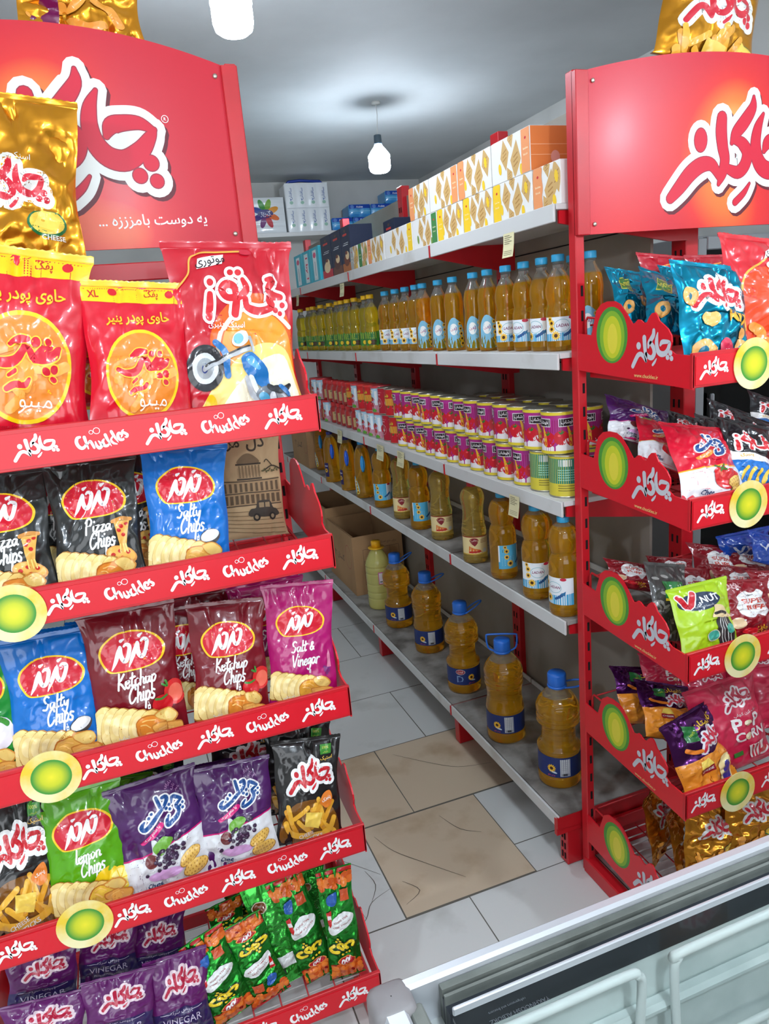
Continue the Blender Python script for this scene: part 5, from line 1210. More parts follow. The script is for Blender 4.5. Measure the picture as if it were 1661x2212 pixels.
# large puff packets
def pufakart(a, H):
    Y_ = (240, 200, 20)
    a.band([(-.5, H*.90), (-.2, H*.885), (.1, H*.885), (.5, H*.90)], [(-.5, H), (-.2, H), (.1, H), (.5, H)], Y_, ny=4, k=8); a.band([(-.5, 0), (0, 0), (.5, 0)], [(-.5, H*.035), (0, H*.025), (.5, H*.05)], Y_, ny=3, k=10)
    a.text('پفک', .16, H*.945, .055, (190, 30, 30), .015); a.ell(.33, H*.955, .04, .03, (206, 30, 40)); a.text('XL', -.38, H*.945, .06, (190, 30, 30), .02); a.ell(-.2, H*.955, .04, .03, (206, 30, 40))
    a.text('حاوی پودر پنیر', .02, H*.775, .085, (240, 190, 30), .022, rot=.03, fit=.62)
    ctr = (.02, H*.40); R = .36
    P_ = [(ctr[0]+R*math.cos(q)*(1.0), ctr[1]+R*1.02*math.sin(q)) for q in np.linspace(0, 2*math.pi, 25)[:-1]]
    a.blob(P_, Y_, k=2, nr=6); a.blob([(ctr[0]+(x-ctr[0])*.925, ctr[1]+(y-ctr[1])*.925) for x, y in P_], (226, 132, 44), k=2, nr=6)
    r = random.Random(9)
    for k in range(34):
        q, rr = r.uniform(0, 6.28), r.uniform(0, .26); x, y = ctr[0]+rr*math.cos(q), ctr[1]+rr*math.sin(q); an = r.uniform(0, 3.14); L = .055
        a.stroke([(x-L*math.cos(an), y-L*math.sin(an)), (x+.01*math.sin(an), y), (x+L*math.cos(an), y+L*math.sin(an))], .033, [(240, 156, 60), (230, 138, 44), (246, 176, 84)][k % 3], keep=True)
        if k % 3 == 2: a.z += 1
    a.z += 1
    put_set(a, PUFAK, (240, 700, 480, 800), ctr[0]-.0, ctr[1]+.02, .54, (204, 20, 44), (244, 196, 50), 7)
    a.text('مینو', ctr[0]+.08, ctr[1]-.24, .07, (240, 236, 220), .0, fit=.26)
    for k in range(4): a.text('Cheese Snack cheese puffs', -.02, H*.085-.022*k, .018, (150, 10, 24), .0, fit=.3)
kind('pufak', 'corn_puff_packet', 'snack packet', 'red corn puff packets with a round window', 1.22, (206, 14, 40), pufakart, seed=41, wr=.9, thick=.36, seal_c=(222, 190, 40))
def moto(a, x, y, s):
    K, G_, B_, C_ = (30, 30, 34), (168, 172, 176), (22, 104, 168), (206, 212, 216)
    for (wx, wy, r) in ((-.62, .02, .30), (.55, -.50, .22)):
        a.ell(x+s*wx, y+s*wy, s*r, s*r*1.1, K, n=28, nr=3); a.ell(x+s*wx, y+s*wy, s*r*.68, s*r*.75, C_, n=24); a.ell(x+s*wx, y+s*wy, s*r*.45, s*r*.5, (150, 156, 160)); a.ell(x+s*wx, y+s*wy, s*r*.17, s*r*.2, (40, 60, 130))
    a.stroke([(x-s*.42, y+s*.36), (x-s*.28, y+s*.2), (x-s*.26, y-s*.1)], s*.055, B_)
    a.stroke([(x-s*.62, y+s*.02), (x-s*.1, y+s*.20), (x+s*.12, y+s*.26)], s*.035, G_); a.stroke([(x-s*.60, y+s*.05), (x-s*.1, y+s*.24), (x+s*.12, y+s*.30)], s*.014, K)
    a.blob([(x-.02*s, y+s*.12), (x+s*.16, y+s*.20), (x+s*.38, y-s*.02), (x+s*.42, y-s*.28), (x+s*.28, y-s*.30), (x+s*.08, y-s*.12)], B_); a.blob([(x+.06*s, y+s*.08), (x+s*.16, y+s*.14), (x+s*.28, y+s*.0), (x+s*.22, y-s*.04)], (70, 150, 206))
    a.ell(x-s*.02, y+s*.40, s*.15, s*.10, C_, .5); a.ell(x-s*.05, y+s*.40, s*.09, s*.07, (90, 170, 206), .5); a.stroke([(x+s*.14, y+s*.42), (x+s*.20, y+s*.22)], s*.03, G_)
    a.stroke([(x+s*.06, y-s*.16), (x+s*.16, y-s*.42), (x+s*.42, y-s*.60)], s*.04, G_); a.stroke([(x+s*.12, y-s*.14), (x+s*.24, y-s*.40), (x+s*.5, y-s*.52)], s*.03, C_)
    a.blob([(x+s*.22, y-s*.32), (x+s*.44, y-s*.30), (x+s*.52, y-s*.48), (x+s*.34, y-s*.56), (x+s*.2, y-s*.46)], (96, 104, 112)); a.ell(x+s*.3, y-s*.44, s*.08, s*.07, (80, 160, 196)); a.ell(x+s*.44, y-s*.42, s*.06, s*.06, C_)
    a.stroke([(x+s*.40, y-s*.30), (x+s*.58, y-s*.34), (x+s*.74, y-s*.26)], s*.045, K); a.stroke([(x+s*.70, y-s*.40), (x+s*.60, y-s*.28)], s*.04, B_)
def chitozart(a, H):
    a.blob([(.0, H*.12), (-.2, H*.3), (-.22, H*.52), (.0, H*.70), (.3, H*.72), (.47, H*.55), (.47, H*.2), (.3, H*.04)], (226, 96, 30), nr=5); a.blob([(.05, H*.10), (-.12, H*.3), (-.12, H*.48), (.06, H*.62), (.3, H*.62), (.46, H*.46), (.46, H*.15), (.3, H*.03)], (240, 150, 44), nr=5)
    a.stroke([(-.20, H*.30), (-.14, H*.5), (.05, H*.635), (.3, H*.64), (.46, H*.54)], .018, (246, 226, 200), k=8)
    a.blob([(-.36, .0), (-.3, H*.14), (-.1, H*.30), (.15, H*.42), (.38, H*.42), (.47, H*.3), (.47, 0), (.1, 0)], (244, 214, 120), nr=5); a.blob([(-.2, .0), (-.14, H*.12), (.05, H*.26), (.25, H*.36), (.42, H*.34), (.46, .0), (.1, 0)], (244, 236, 206), nr=5)
    a.blob([(-.38, .0), (-.34, H*.06), (-.28, H*.16), (-.22, H*.14), (-.2, H*.06), (-.12, 0)], (240, 200, 30), nr=4)
    put_set(a, CHITOZ, (865, 1465, 20, 350), .08, H*.735, .70, (206, 34, 44), (240, 232, 230), 20, rot=.0)
    a.text('موتوری', -.16, H*.915, .06, (30, 20, 24), .01, rot=.12); a.z -= 2; a.poly([(-.27, H*.875), (-.07, H*.90), (-.05, H*.955), (-.25, H*.935)], (236, 228, 226)); a.z += 3
    a.stroke([(-.46, H*.76), (-.35, H*.84), (-.30, H*.95), (-.1, H*.965), (.1, H*.97)], .006, (240, 170, 70), k=8)
    a.text('اسنک پنیری', -.09, H*.545, .055, W_, .012, fit=.30, rot=-.05)
    a.ell(.12, H*.965, .045, .022, (196, 40, 60)); moto(a, .02, H*.30, .50)
kind('moto', 'corn_snack_packet', 'snack packet', 'big red corn snack packets with a motorcycle', 1.30, (190, 22, 40), chitozart, seed=51, wr=1.0, thick=.34)
def wheelart(a, H):
    a.blob([(-.38, H*.08), (-.44, H*.4), (-.34, H*.66), (-.1, H*.75), (.5, H*.75), (.5, 0), (-.2, 0)], (226, 70, 30), nr=6); a.stroke([(-.40, H*.2), (-.44, H*.45), (-.34, H*.68), (-.1, H*.80), (.1, H*.97)], .010, (244, 170, 60), k=8)
    a.ell(.04, H*.44, .21, .19, (50, 50, 56), n=28, nr=3); a.ell(.04, H*.44, .15, .135, (206, 208, 212), n=24); a.ell(.04, H*.44, .06, .055, (40, 90, 150)); a.ell(.04, H*.44, .025, .022, (190, 200, 210))
    put_set(a, CHITOZ, (865, 1465, 20, 350), .2, H*.70, .62, (206, 34, 44), (240, 232, 230), 20); a.text('موتوری', .05, H*.9, .07, (30, 20, 24), .01, rot=.5); a.z -= 2; a.poly([(-.10, H*.81), (.16, H*.92), (.2, H*.99), (-.06, H*.88)], (236, 228, 226)); a.z += 3
    for (x, y) in ((-.28, H*.2), (-.2, H*.1), (-.05, H*.08)): a.stroke([(x-.05, y+.03), (x, y), (x+.05, y-.05)], .05, (232, 140, 50))
kind('wheel', 'corn_snack_packet', 'snack packet', 'big red corn snack packets with a motorcycle', 1.3, (200, 20, 36), wheelart, seed=53, wr=1.1)
def blackchi(a, H):
    a.band([(-.5, 0), (0, 0), (.5, 0)], [(-.5, H*.46), (0, H*.40), (.5, H*.40)], (24, 110, 190), ny=8, k=10); a.band([(-.5, H*.36), (0, H*.36), (.5, H*.40)], [(-.5, H*.50), (0, H*.46), (.5, H*.46)], W_, ny=3, k=10)
    put_set(a, CHITOZ, (865, 1465, 20, 350), .0, H*.70, .74, (206, 34, 44), (240, 236, 236), 24, rot=.1); a.text('پنیری', -.2, H*.43, .07, (226, 180, 40), .02)
    for q in range(5): a.stroke([(-.3+.14*q, H*.10), (-.26+.14*q, H*.2), (-.2+.14*q, H*.26)], .03, (236, 190, 60))
kind('blackchi', 'corn_snack_packet', 'snack packet', 'black and blue corn snack packets', 1.3, (20, 20, 24), blackchi, seed=57, wr=1.3)
# gold and purple foil packets
def cheeseart(a, x, y, s): a.ell(x, y, s*.5, s*.36, (30, 110, 60), .1); a.ell(x, y+.02*s, s*.44, s*.31, (240, 200, 70), .1); a.poly([(x-s*.35, y-s*.1), (x+s*.2, y-s*.22), (x+s*.36, y+s*.12), (x-s*.1, y+s*.4)], (246, 214, 90)); a.ell(x-.1*s, y+.06*s, .05*s, .04*s, (220, 170, 50))
def goldart(a, H):
    put_logo(a, -.10, H*.60, .70, (206, 36, 54), (228, 228, 222), 62, 1.0); a.text('اسنک پنیری', -.05, H*.745, .05, (226, 224, 216), .0, rot=-.08)
    cheeseart(a, .20, H*.45, .34); a.text('CHEESE', .24, H*.385, .042, (236, 232, 220), .018)
    for (x, y, q) in ((-.28, .12, .4), (-.05, .20, 1.3), (.20, .14, 2.4), (.02, .07, .1), (-.2, .26, 2.2)):
        a.stroke([(x-.13*math.cos(q), H*y-.13*math.sin(q)), (x+.04*math.sin(q), H*y-.04*math.cos(q)), (x+.13*math.cos(q), H*y+.13*math.sin(q))], .042, (240, 164, 66))
    a.blob([(-.42, H*.02), (-.3, H*.2), (-.2, H*.18), (-.22, 0)], (112, 20, 76))
kind('gold', 'cheese_puff_packet', 'snack packet', 'gold foil cheese puff packets', 1.9, (222, 150, 34), goldart, 'm', seed=61, wr=1.5)
kind('goldtop', 'cheese_puff_packet', 'snack packet', 'gold foil cheese puff packets', 1.4, (206, 140, 30), lambda a, H: (put_logo(a, .04, H*.34, .72, (206, 36, 54), (228, 228, 222), 62, 1.0), cheeseart(a, .34, H*.08, .3), fries(a, -.02, H*.06, .5, ((240, 180, 60), (226, 160, 50)))), 'm', seed=65, wr=.9)
kind('goldsmall', 'cheese_puff_packet', 'snack packet', 'gold foil cheese puff packets', 1.25, (214, 144, 40), lambda a, H: (put_logo(a, .05, H*.66, .62, (206, 36, 54), (228, 228, 222), 62, 1.0), cheeseart(a, .28, H*.36, .3), fries(a, -.05, H*.18, .5, ((240, 164, 66), (230, 150, 50)))), 'm', seed=63, wr=1.7)
def purpleart(a, H):
    a.band([(-.5, 0), (0, 0), (.5, 0)], [(-.5, H*.42), (0, H*.46), (.5, H*.42)], (44, 32, 84), ny=8, k=10)
    put_logo(a, .04, H*.74, .62, (176, 26, 60), (222, 200, 206), 60, 1.0); a.text('چیپس سرکه', .0, H*.42, .06, (206, 196, 214), .0); a.text('VINEGAR', .0, H*.31, .13, (200, 190, 210), .0, fit=.66)
    a.text('Flavored Potato Chips', .0, H*.22, .05, (196, 186, 206), .0, fit=.5); a.stroke([(-.36, H*.42), (-.2, H*.42)], .004, (200, 190, 206)); a.stroke([(.2, H*.42), (.36, H*.42)], .004, (200, 190, 206)); a.ring(.0, H*.1, .12, .11, .008, (96, 80, 130))
kind('vin', 'crisp_packet', 'crisps', 'small purple vinegar crisps packets', 1.35, (92, 22, 92), purpleart, seed=71, wr=1.3)
def ballart(a, H):
    w = .5; r = random.Random(2)
    def balls(y0, y1):
        for k in range(54):
            a.ell(r.uniform(-.44, .44), r.uniform(y0, y1), .085, .085, [(226, 106, 30), (206, 84, 22), (236, 130, 50)][k % 3], keep=True, n=10, nr=1)
            if k % 3 == 2: a.z += 1
        a.z -= 10
    a.rect(-.5, H*.86, .5, H, (150, 14, 24)); balls(H*.87, H*.97); a.rect(-.5, 0, .5, H*.03, (190, 20, 24)); balls(H*.05, H*.15)
    YL = (236, 206, 40)
    for (dx, dy, sc) in ((.05, 0, 1.0),):
        for q, g_ in (((30, 50, 20), .03), (YL, 0)):
            for st in ([(-.30, .0), (-.34, -.09), (-.2, -.14), (-.08, -.06), (-.14, .04)], [(-.05, .0), (.02, -.12), (.14, -.05), (.06, .03), (.0, .06)], [(.14, .12), (.3, .10), (.36, -.02), (.24, -.06)]): a.stroke([(x+dx, H*.70+y) for x, y in st], .045+g_, q, keep=True)
            a.z += 1
    for (x, y) in ((-.2, .22), (-.1, .24), (.02, .26), (.05, -.22), (.15, -.2), (.1, -.3)): a.ell(x+.05, H*.70+y, .048, .05, (30, 50, 20), keep=True); 
    a.z += 1
    for (x, y) in ((-.2, .22), (-.1, .24), (.02, .26), (.05, -.22), (.15, -.2), (.1, -.3)): a.ell(x+.05, H*.70+y, .036, .038, YL, keep=True)
    a.z += 1
    a.ell(-.02, H*.83, .27, .13, (236, 150, 60)); a.ell(-.02, H*.83, .24, .11, (176, 16, 34)); put_set(a, MAZ, (330, 1010, 150, 700), -.02, H*.83, .3, W_)
    a.blob([(-.40, H*.42), (-.3, H*.50), (.1, H*.55), (.34, H*.565), (.38, H*.49), (.2, H*.42), (-.1, H*.375)], (222, 224, 222)); a.text('KETCHUP SMALL', -.02, H*.485, .075, (150, 20, 30), .012, rot=.3, fit=.58); a.text('BALL SNACK', .0, H*.44, .075, (150, 20, 30), .012, rot=.3, fit=.46)
    a.poly([(.24, H*.34), (.38, H*.36), (.36, H*.46), (.32, H*.50), (.27, H*.46)], (196, 26, 30)); a.rect(.26, H*.385, .36, H*.42, (226, 222, 220), nx=2, ny=2)
    a.poly([(-.35, H*.18), (-.1, H*.17), (-.08, H*.27), (-.34, H*.28)], (196, 80, 40)); a.blob([(.02, H*.19), (.26, H*.21), (.3, H*.29), (.1, H*.3)], (30, 90, 170))
kind('ball', 'ketchup_snack_packet', 'snack packet', 'slim green ketchup ball packets', 3.6, (40, 150, 50), ballart, 'm', seed=81, wr=1.6, thick=.4, nu=22, nv=60)
def ballflip(a, H):
    ballart(a, H); a.items = [(np.stack([-V[:, 0], H-V[:, 1]], 1), F, m, z) for (V, F, m, z) in a.items]
kind('ballflip', 'ketchup_snack_packet', 'snack packet', 'slim green ketchup ball packets', 3.6, (40, 150, 50), ballflip, 'm', seed=85, wr=1.6, thick=.4, nu=22, nv=60)
def sealback(a, H):
    for k in range(26): a.rect(-.42, H*(.40+.018*k), .3, H*(.40+.018*k)+.012, (30, 96, 40), nx=4, ny=1, keep=True)
    a.z += 1; a.ell(-.2, H*.80, .2, .2, (220, 214, 190)); a.ell(-.2, H*.80, .17, .17, (120, 60, 20)); a.rect(-.34, H*.16, .28, H*.29, (216, 220, 218)); a.rect(-.3, H*.11, -.05, H*.15, (60, 80, 60))
kind('ballback', 'ketchup_snack_packet', 'snack packet', 'slim green ketchup ball packets', 3.6, (60, 180, 64), sealback, 'm', seed=83, wr=1.8, thick=.4, nu=22, nv=60)
def kraftart(a, H):
    K, M_ = (58, 46, 34), (120, 98, 70)
    a.text('دل', .12, H*.88, .18, K, .02); a.text('مر', -.22, H*.86, .16, K, .02); a.text('چیپس', .34, H*.93, .05, K, .01)
    a.rect(-.46, H*.30, .46, H*.55, (150, 122, 88)); a.rect(-.2, H*.55, .16, H*.66, (160, 132, 98)); a.blob([(-.19, H*.70), (-.12, H*.765), (-.02, H*.79), (.08, H*.765), (.15, H*.70)], (112, 90, 64)); a.rect(-.22, H*.685, .18, H*.70, K, ny=1); a.rect(-.22, H*.55, .18, H*.565, K, ny=1)
    for k in range(7): a.rect(-.18+.052*k, H*.57, -.155+.052*k, H*.68, M_, nx=1, ny=2, keep=True)
    for k in range(11): a.rect(-.44+.083*k, H*.43, -.40+.083*k, H*.52, (84, 66, 46), nx=1, ny=2, keep=True); a.rect(-.44+.083*k, H*.32, -.39+.083*k, H*.40, (84, 66, 46), nx=1, ny=2, keep=True)
    a.z += 1
    for yy in (.30, .415, .535): a.rect(-.46, H*yy, .46, H*(yy+.008), K, nx=8, ny=1, keep=True)
    a.z += 1; a.stroke([(.5, H*.62), (.36, H*.66), (.22, H*.62)], .010, K); a.stroke([(.36, H*.66), (.28, H*.72), (.24, H*.70)], .007, K)
    for k in range(9): a.ell(.2+.03*k, H*(.62+.012*math.sin(k*2)), .022, .012, (84, 80, 50), k, keep=True)
    a.z += 1
    for k in range(6): a.stroke([(-.46, H*(.26-.035*k)), (0, H*(.245-.04*k)), (.46, H*(.25-.045*k))], .004, M_, keep=True)
    a.z += 1; a.blob([(-.06, H*.20), (-.05, H*.265), (.04, H*.275), (.08, H*.335), (.26, H*.335), (.31, H*.27), (.37, H*.25), (.37, H*.19)], (56, 48, 40)); a.rect(.09, H*.275, .17, H*.32, (140, 118, 88), nx=2, ny=2); a.rect(.19, H*.275, .26, H*.32, (140, 118, 88), nx=2, ny=2)
    for x in (.04, .29): a.ell(x, H*.19, .055, .058, (34, 28, 24)); a.ell(x, H*.19, .028, .03, (140, 120, 92))
kind('kraft', 'crisp_packet', 'crisps', None, 1.6, (176, 148, 110), kraftart, 'p', seed=91, wr=.5)
# right hand rack
def tealart(a, H):
    put_logo(a, .04, H*.70, .72, (200, 34, 50), (236, 236, 232), 62, 1.0, rot=-.1)
    def ringo(x, y, r, q=0): a.ell(x, y, r, r*.85, (206, 140, 60), q); a.ell(x-.006, y+.008, r*.92, r*.76, (232, 176, 100), q); a.ell(x, y, r*.34, r*.32, (14, 110, 140), q)
    ringo(-.26, H*.14, .15, .4); ringo(.30, H*.18, .13, 1.0); ringo(-.36, H*.68, .12, 1.2); a.ell(.30, H*.33, .07, .06, (232, 170, 90)); a.ell(-.16, H*.44, .10, .09, (236, 180, 100))
    a.text('MIX', .26, H*.47, .15, (236, 170, 40), .03, shear=-.1, rot=-.1); a.blob([(-.1, 0), (-.06, H*.2), (.05, H*.26), (.16, H*.14), (.16, 0)], (206, 50, 80)); a.text('93', .05, H*.14, .06, W_, .02)
kind('mix', 'onion_ring_packet', 'snack packet', 'teal foil onion ring packets', 1.2, (0, 128, 158), tealart, 'm', seed=101, wr=1.5, pinch=.08)
def tealtop(a, H):
    a.poly([(-.30, H*.62), (-.02, H*.56), (.08, H*.80), (-.20, H*.88)], (196, 190, 60)); a.poly([(-.285, H*.635), (-.035, H*.58), (.065, H*.785), (-.195, H*.86)], (54, 110, 50)); a.text('100%', -.11, H*.73, .09, (206, 206, 70), .02, rot=.22); a.text('طبیعی', -.10, H*.645, .05, (206, 206, 70), .0, rot=.22)
    for (x, y) in ((.26, H*.42), (-.24, H*.26)): a.ell(x, y, .15, .12, (206, 140, 60), .6); a.ell(x, y+.008, .135, .105, (232, 176, 100), .6); a.ell(x, y, .05, .045, (14, 110, 140))
kind('mixtop', 'onion_ring_packet', 'snack packet', 'teal foil onion ring packets', 1.1, (0, 128, 158), tealtop, 'm', seed=103, wr=1.6)
kind('plainred', 'corn_snack_packet', 'snack packet', 'big red corn snack packets with a motorcycle', 1.2, (176, 20, 40), lambda a, H: (a.stroke([(-.3, H*.5), (-.2, H*.8), (.2, H*.9)], .012, (236, 150, 60), k=8), a.ell(.2, H*.4, .2, .2, (216, 60, 30))), seed=107, wr=1.5)
def vnut(a, H):
    a.ell(-.10, H*.80, .34, .155, (30, 48, 76), n=30); a.stroke([(-.40, H*.90), (-.28, H*.74), (-.18, H*.92)], .055, W_); a.stroke([(-.40, H*.90), (-.28, H*.74), (-.18, H*.92)], .038, (196, 30, 44)); a.text('.NUT', .04, H*.815, .15, W_, .03, fit=.36); a.text('by Royal Sunseeds', -.06, H*.725, .03, (200, 206, 210), .0, fit=.3)
    a.blob([(.08, H*.05), (.02, H*.3), (.06, H*.52), (.2, H*.60), (.34, H*.48), (.36, H*.22), (.28, H*.04)], (44, 42, 44)); 
    for k in range(4): a.stroke([(.10+.06*k, H*.06), (.09+.06*k, H*.3), (.15+.035*k, H*.55)], .008, (206, 206, 200), k=6)
    a.blob([(-.02, H*.56), (.1, H*.54), (.34, H*.48), (.40, H*.50), (.3, H*.58), (.24, H*.68), (.08, H*.71), (.04, H*.62)], (226, 200, 150)); a.stroke([(.06, H*.60), (.18, H*.60), (.28, H*.56)], .025, (40, 36, 36))
    a.ell(-.06, H*.30, .115, .10, (206, 200, 180)); a.ell(-.06, H*.30, .10, .085, (60, 160, 140)); a.ell(.28, H*.33, .08, .085, (60, 160, 140))
kind('seedgreen', 'seed_packet', 'seeds', None, 1.28, (166, 200, 30), vnut, seed=111, wr=.7)
def puffart(a, H):
    a.blob([(-.22, H*.44), (-.26, H*.60), (-.18, H*.78), (-.05, H*.84), (.06, H*.80), (.2, H*.86), (.34, H*.72), (.36, H*.52), (.26, H*.38), (.1, H*.42), (-.06, H*.36)], (226, 226, 224)); a.text('SUPER', .05, H*.665, .10, (190, 60, 40), .025, rot=.06, fit=.42); a.text('PUFF', .06, H*.545, .12, (190, 60, 40), .03, rot=.06, fit=.36)
    put_logo(a, -.20, H*.91, .30, (200, 160, 160), None, 60); a.text('سوپر', .0, H*.76, .05, (40, 30, 30), .01); a.ell(-.28, H*.28, .12, .13, (222, 190, 150)); a.text('جایزه', .18, H*.19, .09, (236, 176, 40), .025); a.text('ویژه', .2, H*.11, .08, (236, 176, 40), .025); a.ell(-.05, H*.14, .16, .07, (206, 30, 40))
    for k in range(8): a.ell(.36*math.cos(k*2.1), H*.6+.42*math.sin(k*2.1), .02, .016, (226, 226, 224), keep=True)
    a.z += 1
kind('puff', 'puff_snack_packet', 'snack packet', 'small maroon puff packets', 1.35, (132, 16, 28), puffart, seed=121, wr=1.5)
def seedart(a, H):
    r = random.Random(7)
    for k in range(90): x, y, q = r.uniform(-.46, .46), r.uniform(.05, H-.05), r.uniform(0, 3.1); a.ell(x, y, .085, .026, [(120, 118, 116), (60, 58, 58), (160, 158, 154)][k % 3], q, keep=True, n=8, nr=1); a.z += (k % 10 == 9)
    a.z += 1; a.rect(-.24, H*.52, .28, H*.78, (236, 196, 40)); a.z -= 0; a.rect(-.24, H*.55, .28, H*.78, (30, 130, 60)); a.text('اذوق', .02, H*.665, .15, W_, .02)
kind('seeds', 'seed_packet', 'seeds', None, 1.2, (70, 68, 66), seedart, seed=127, wr=1.1)
def kapart(a, H):
    a.band([(-.5, 0), (0, 0), (.5, 0)], [(-.5, H*.52), (0, H*.50), (.5, H*.62)], (226, 138, 40), ny=8, k=10)
    put_logo(a, .16, H*.66, .50, (200, 34, 60), (226, 222, 226), 60, 1.1, rot=.1); a.text('کاپیتان', .14, H*.86, .10, (220, 176, 40), .03, rot=.1); a.poly([(-.26, H*.74), (-.06, H*.70), (-.02, H*.86), (-.2, H*.93)], (30, 110, 50)); a.text('100%', -.12, H*.80, .04, (200, 214, 60), .01, rot=.3)
    a.stroke([(-.32, H*.66), (-.2, H*.60), (-.1, H*.58)], .035, (236, 130, 40)); a.rect(-.24, H*.30, .0, H*.38, (150, 20, 34)); a.text('CHEESE', -.12, H*.34, .05, W_, .012, fit=.2); a.poly([(-.24, H*.38), (.0, H*.38), (-.06, H*.47), (-.2, H*.46)], (240, 206, 90))
    a.blob([(.14, H*.06), (.12, H*.36), (.24, H*.42), (.36, H*.34), (.36, H*.06)], (244, 224, 160)); a.blob([(.18, H*.10), (.18, H*.30), (.26, H*.33), (.32, H*.28), (.32, H*.10)], (60, 50, 140))
    for (x, y) in ((-.3, H*.2), (-.15, H*.12), (-.02, H*.2), (-.28, H*.08)): a.ell(x, y, .10, .06, (236, 150, 50), x*9)
kind('captain', 'cheese_snack_packet', 'snack packet', 'purple and orange cheese snack packets', 1.45, (76, 22, 84), kapart, 'm', seed=131, wr=1.3, pinch=.1)
def popart(a, H):
    put_logo(a, .10, H*.80, .46, (226, 210, 212), None, 60, 1.05, rot=.05); put_logo(a, .10, H*.80, .46, (176, 34, 60), (228, 218, 218), 56, 1.05, rot=.05); a.text('پاپ کرن کچاپ', .12, H*.635, .06, (226, 216, 216), .01, rot=.05, fit=.34)
    a.text('P  P', .12, H*.525, .17, (236, 228, 224), .03, rot=.0, fit=.46); a.text('C  RN', .14, H*.375, .15, (236, 228, 224), .03, fit=.50)
    for (x, y) in ((.11, H*.52), (.07, H*.37)): a.ell(x, y, .055, .055, (226, 206, 160)); a.ell(x-.02, y+.02, .03, .03, (240, 228, 196)); a.ell(x+.02, y+.015, .03, .03, (236, 220, 180))
    a.rect(-.16, H*.17, -.02, H*.22, (50, 120, 50)); a.poly([(.1, H*.10), (.28, H*.10), (.33, H*.26), (.06, H*.26)], (226, 214, 206)); a.ell(.32, H*.13, .12, .06, (220, 210, 206)); a.ell(.32, H*.145, .10, .045, (190, 40, 40))
    for k in range(3): a.stroke([(.13+.05*k, H*.11), (.11+.06*k, H*.25)], .012, (196, 40, 60), keep=True)
kind('popcorn', 'popcorn_packet', 'popcorn', 'crimson popcorn packets', 1.35, (196, 36, 70), popart, seed=141, wr=.8)
kind('bluebar', 'crisp_packet', 'crisps', 'dark blue packets', .7, (18, 66, 160), lambda a, H: (a.ell(.15, H*.6, .12, .12, (206, 30, 50)), a.text('Viva', -.1, H*.5, .2, (206, 214, 226), .02)), seed=147, wr=1.2)

# ---- left rack, from the top tray down
pack('gold', (72, 700), (18, 214), 300, 1.40, .02, 'tall gold foil cheese puff packet leaning in front of the big left sign', .15)
pack('pufak', (52, 950), (50, 575), 325, 1.262, .05, 'red corn puff packet with round window at the left edge of the top tray', .1, 1)
pack('pufak', (312, 925), (288, 628), 240, 1.258, .05, 'red corn puff packet with round window, centre of the left rack top tray', .05)
pack('pufak', (215, 885), (205, 640), 220, 1.35, .03, 'red corn puff packet mostly hidden between the two front puff packets', .1, 1)
pack('moto', (540, 905), (506, 540), 280, 1.268, .06, 'big red packet with a blue motorcycle at the right of the top tray', -.05)
pack('gold', (182, 84), (150, -290), 300, 1.592, .03, 'gold foil packet standing on top of the left rack sign', .1, 1)
pack('pizza', (26, 1292), (-14, 1010), 230, 1.255, .06, 'black pizza crisps packet cut off by the left edge of the picture', .05, 1)
pack('pizza', (228, 1268), (192, 994), 208, 1.255, .06, 'black pizza crisps packet fully in view on the second tray', .02)
pack('pizza', (300, 1240), (275, 985), 170, 1.345, .02, 'black pizza crisps packet tucked behind, left of the blue packet', -.1, 1)
pack('pizza', (150, 1240), (120, 1000), 180, 1.345, .02, 'black pizza crisps packet in the row behind the two front ones', .1, 1)
pack('salty', (416, 1238), (392, 930), 192, 1.250, .06, 'blue salted crisps packet on the second tray beside the kraft one', -.02)
pack('kraft', (552, 1160), (528, 918), 150, 1.40, .03, 'brown kraft crisps packet with an old city drawing', -.05)
pack('onion', (-20, 1705), (-62, 1405), 190, 1.255, .06, 'green onion crisps packet at the left edge of the third tray', .1)
pack('salty', (142, 1665), (100, 1378), 220, 1.255, .06, 'blue salted crisps packet on the third tray left of the ketchup ones', .06, 1)
pack('ketchup', (318, 1628), (272, 1322), 218, 1.255, .06, 'maroon ketchup crisps packet next to the blue one on the third tray', .04)
pack('ketchup', (425, 1580), (392, 1318), 160, 1.335, .04, 'maroon ketchup crisps packet half hidden between the two front ketchup ones', .02, 1)
pack('ketchup', (508, 1575), (487, 1310), 176, 1.250, .06, 'maroon ketchup crisps packet next to the magenta one', -.02, 1)
pack('vinegar', (660, 1535), (642, 1268), 158, 1.250, .05, 'magenta salt and vinegar crisps packet at the right end of the third tray', -.08)
pack('vinegar', (600, 1460), (570, 1262), 170, 1.375, .03, 'magenta salt and vinegar crisps packet behind the front magenta one', -.05, 1)
pack('vinegar', (664, 1425), (622, 1248), 120, 1.44, .02, 'magenta salt and vinegar packet furthest back under the second tray', -.05, 1)
pack('ketchup', (430, 1490), (405, 1290), 190, 1.42, .03, 'maroon ketchup crisps packet furthest back on the third tray', 0)
pack('stick', (60, 2020), (18, 1735), 200, 1.255, .06, 'black cheese stick packet at the left edge of the fourth tray', .1)
pack('lemon', (212, 1955), (165, 1712), 205, 1.255, .06, 'green lemon crisps packet fully in view on the fourth tray', .05)
pack('lemon', (262, 1915), (250, 1690), 170, 1.34, .04, 'green lemon crisps packet behind the front lemon one', 0, 1)
pack('lattice', (378, 1930), (322, 1688), 212, 1.250, .06, 'purple lattice snack packet with grapes next to the lemon packet', .04)
pack('lattice', (525, 1890), (498, 1655), 180, 1.250, .06, 'purple lattice snack packet with grapes next to the black packet', -.02, 1)
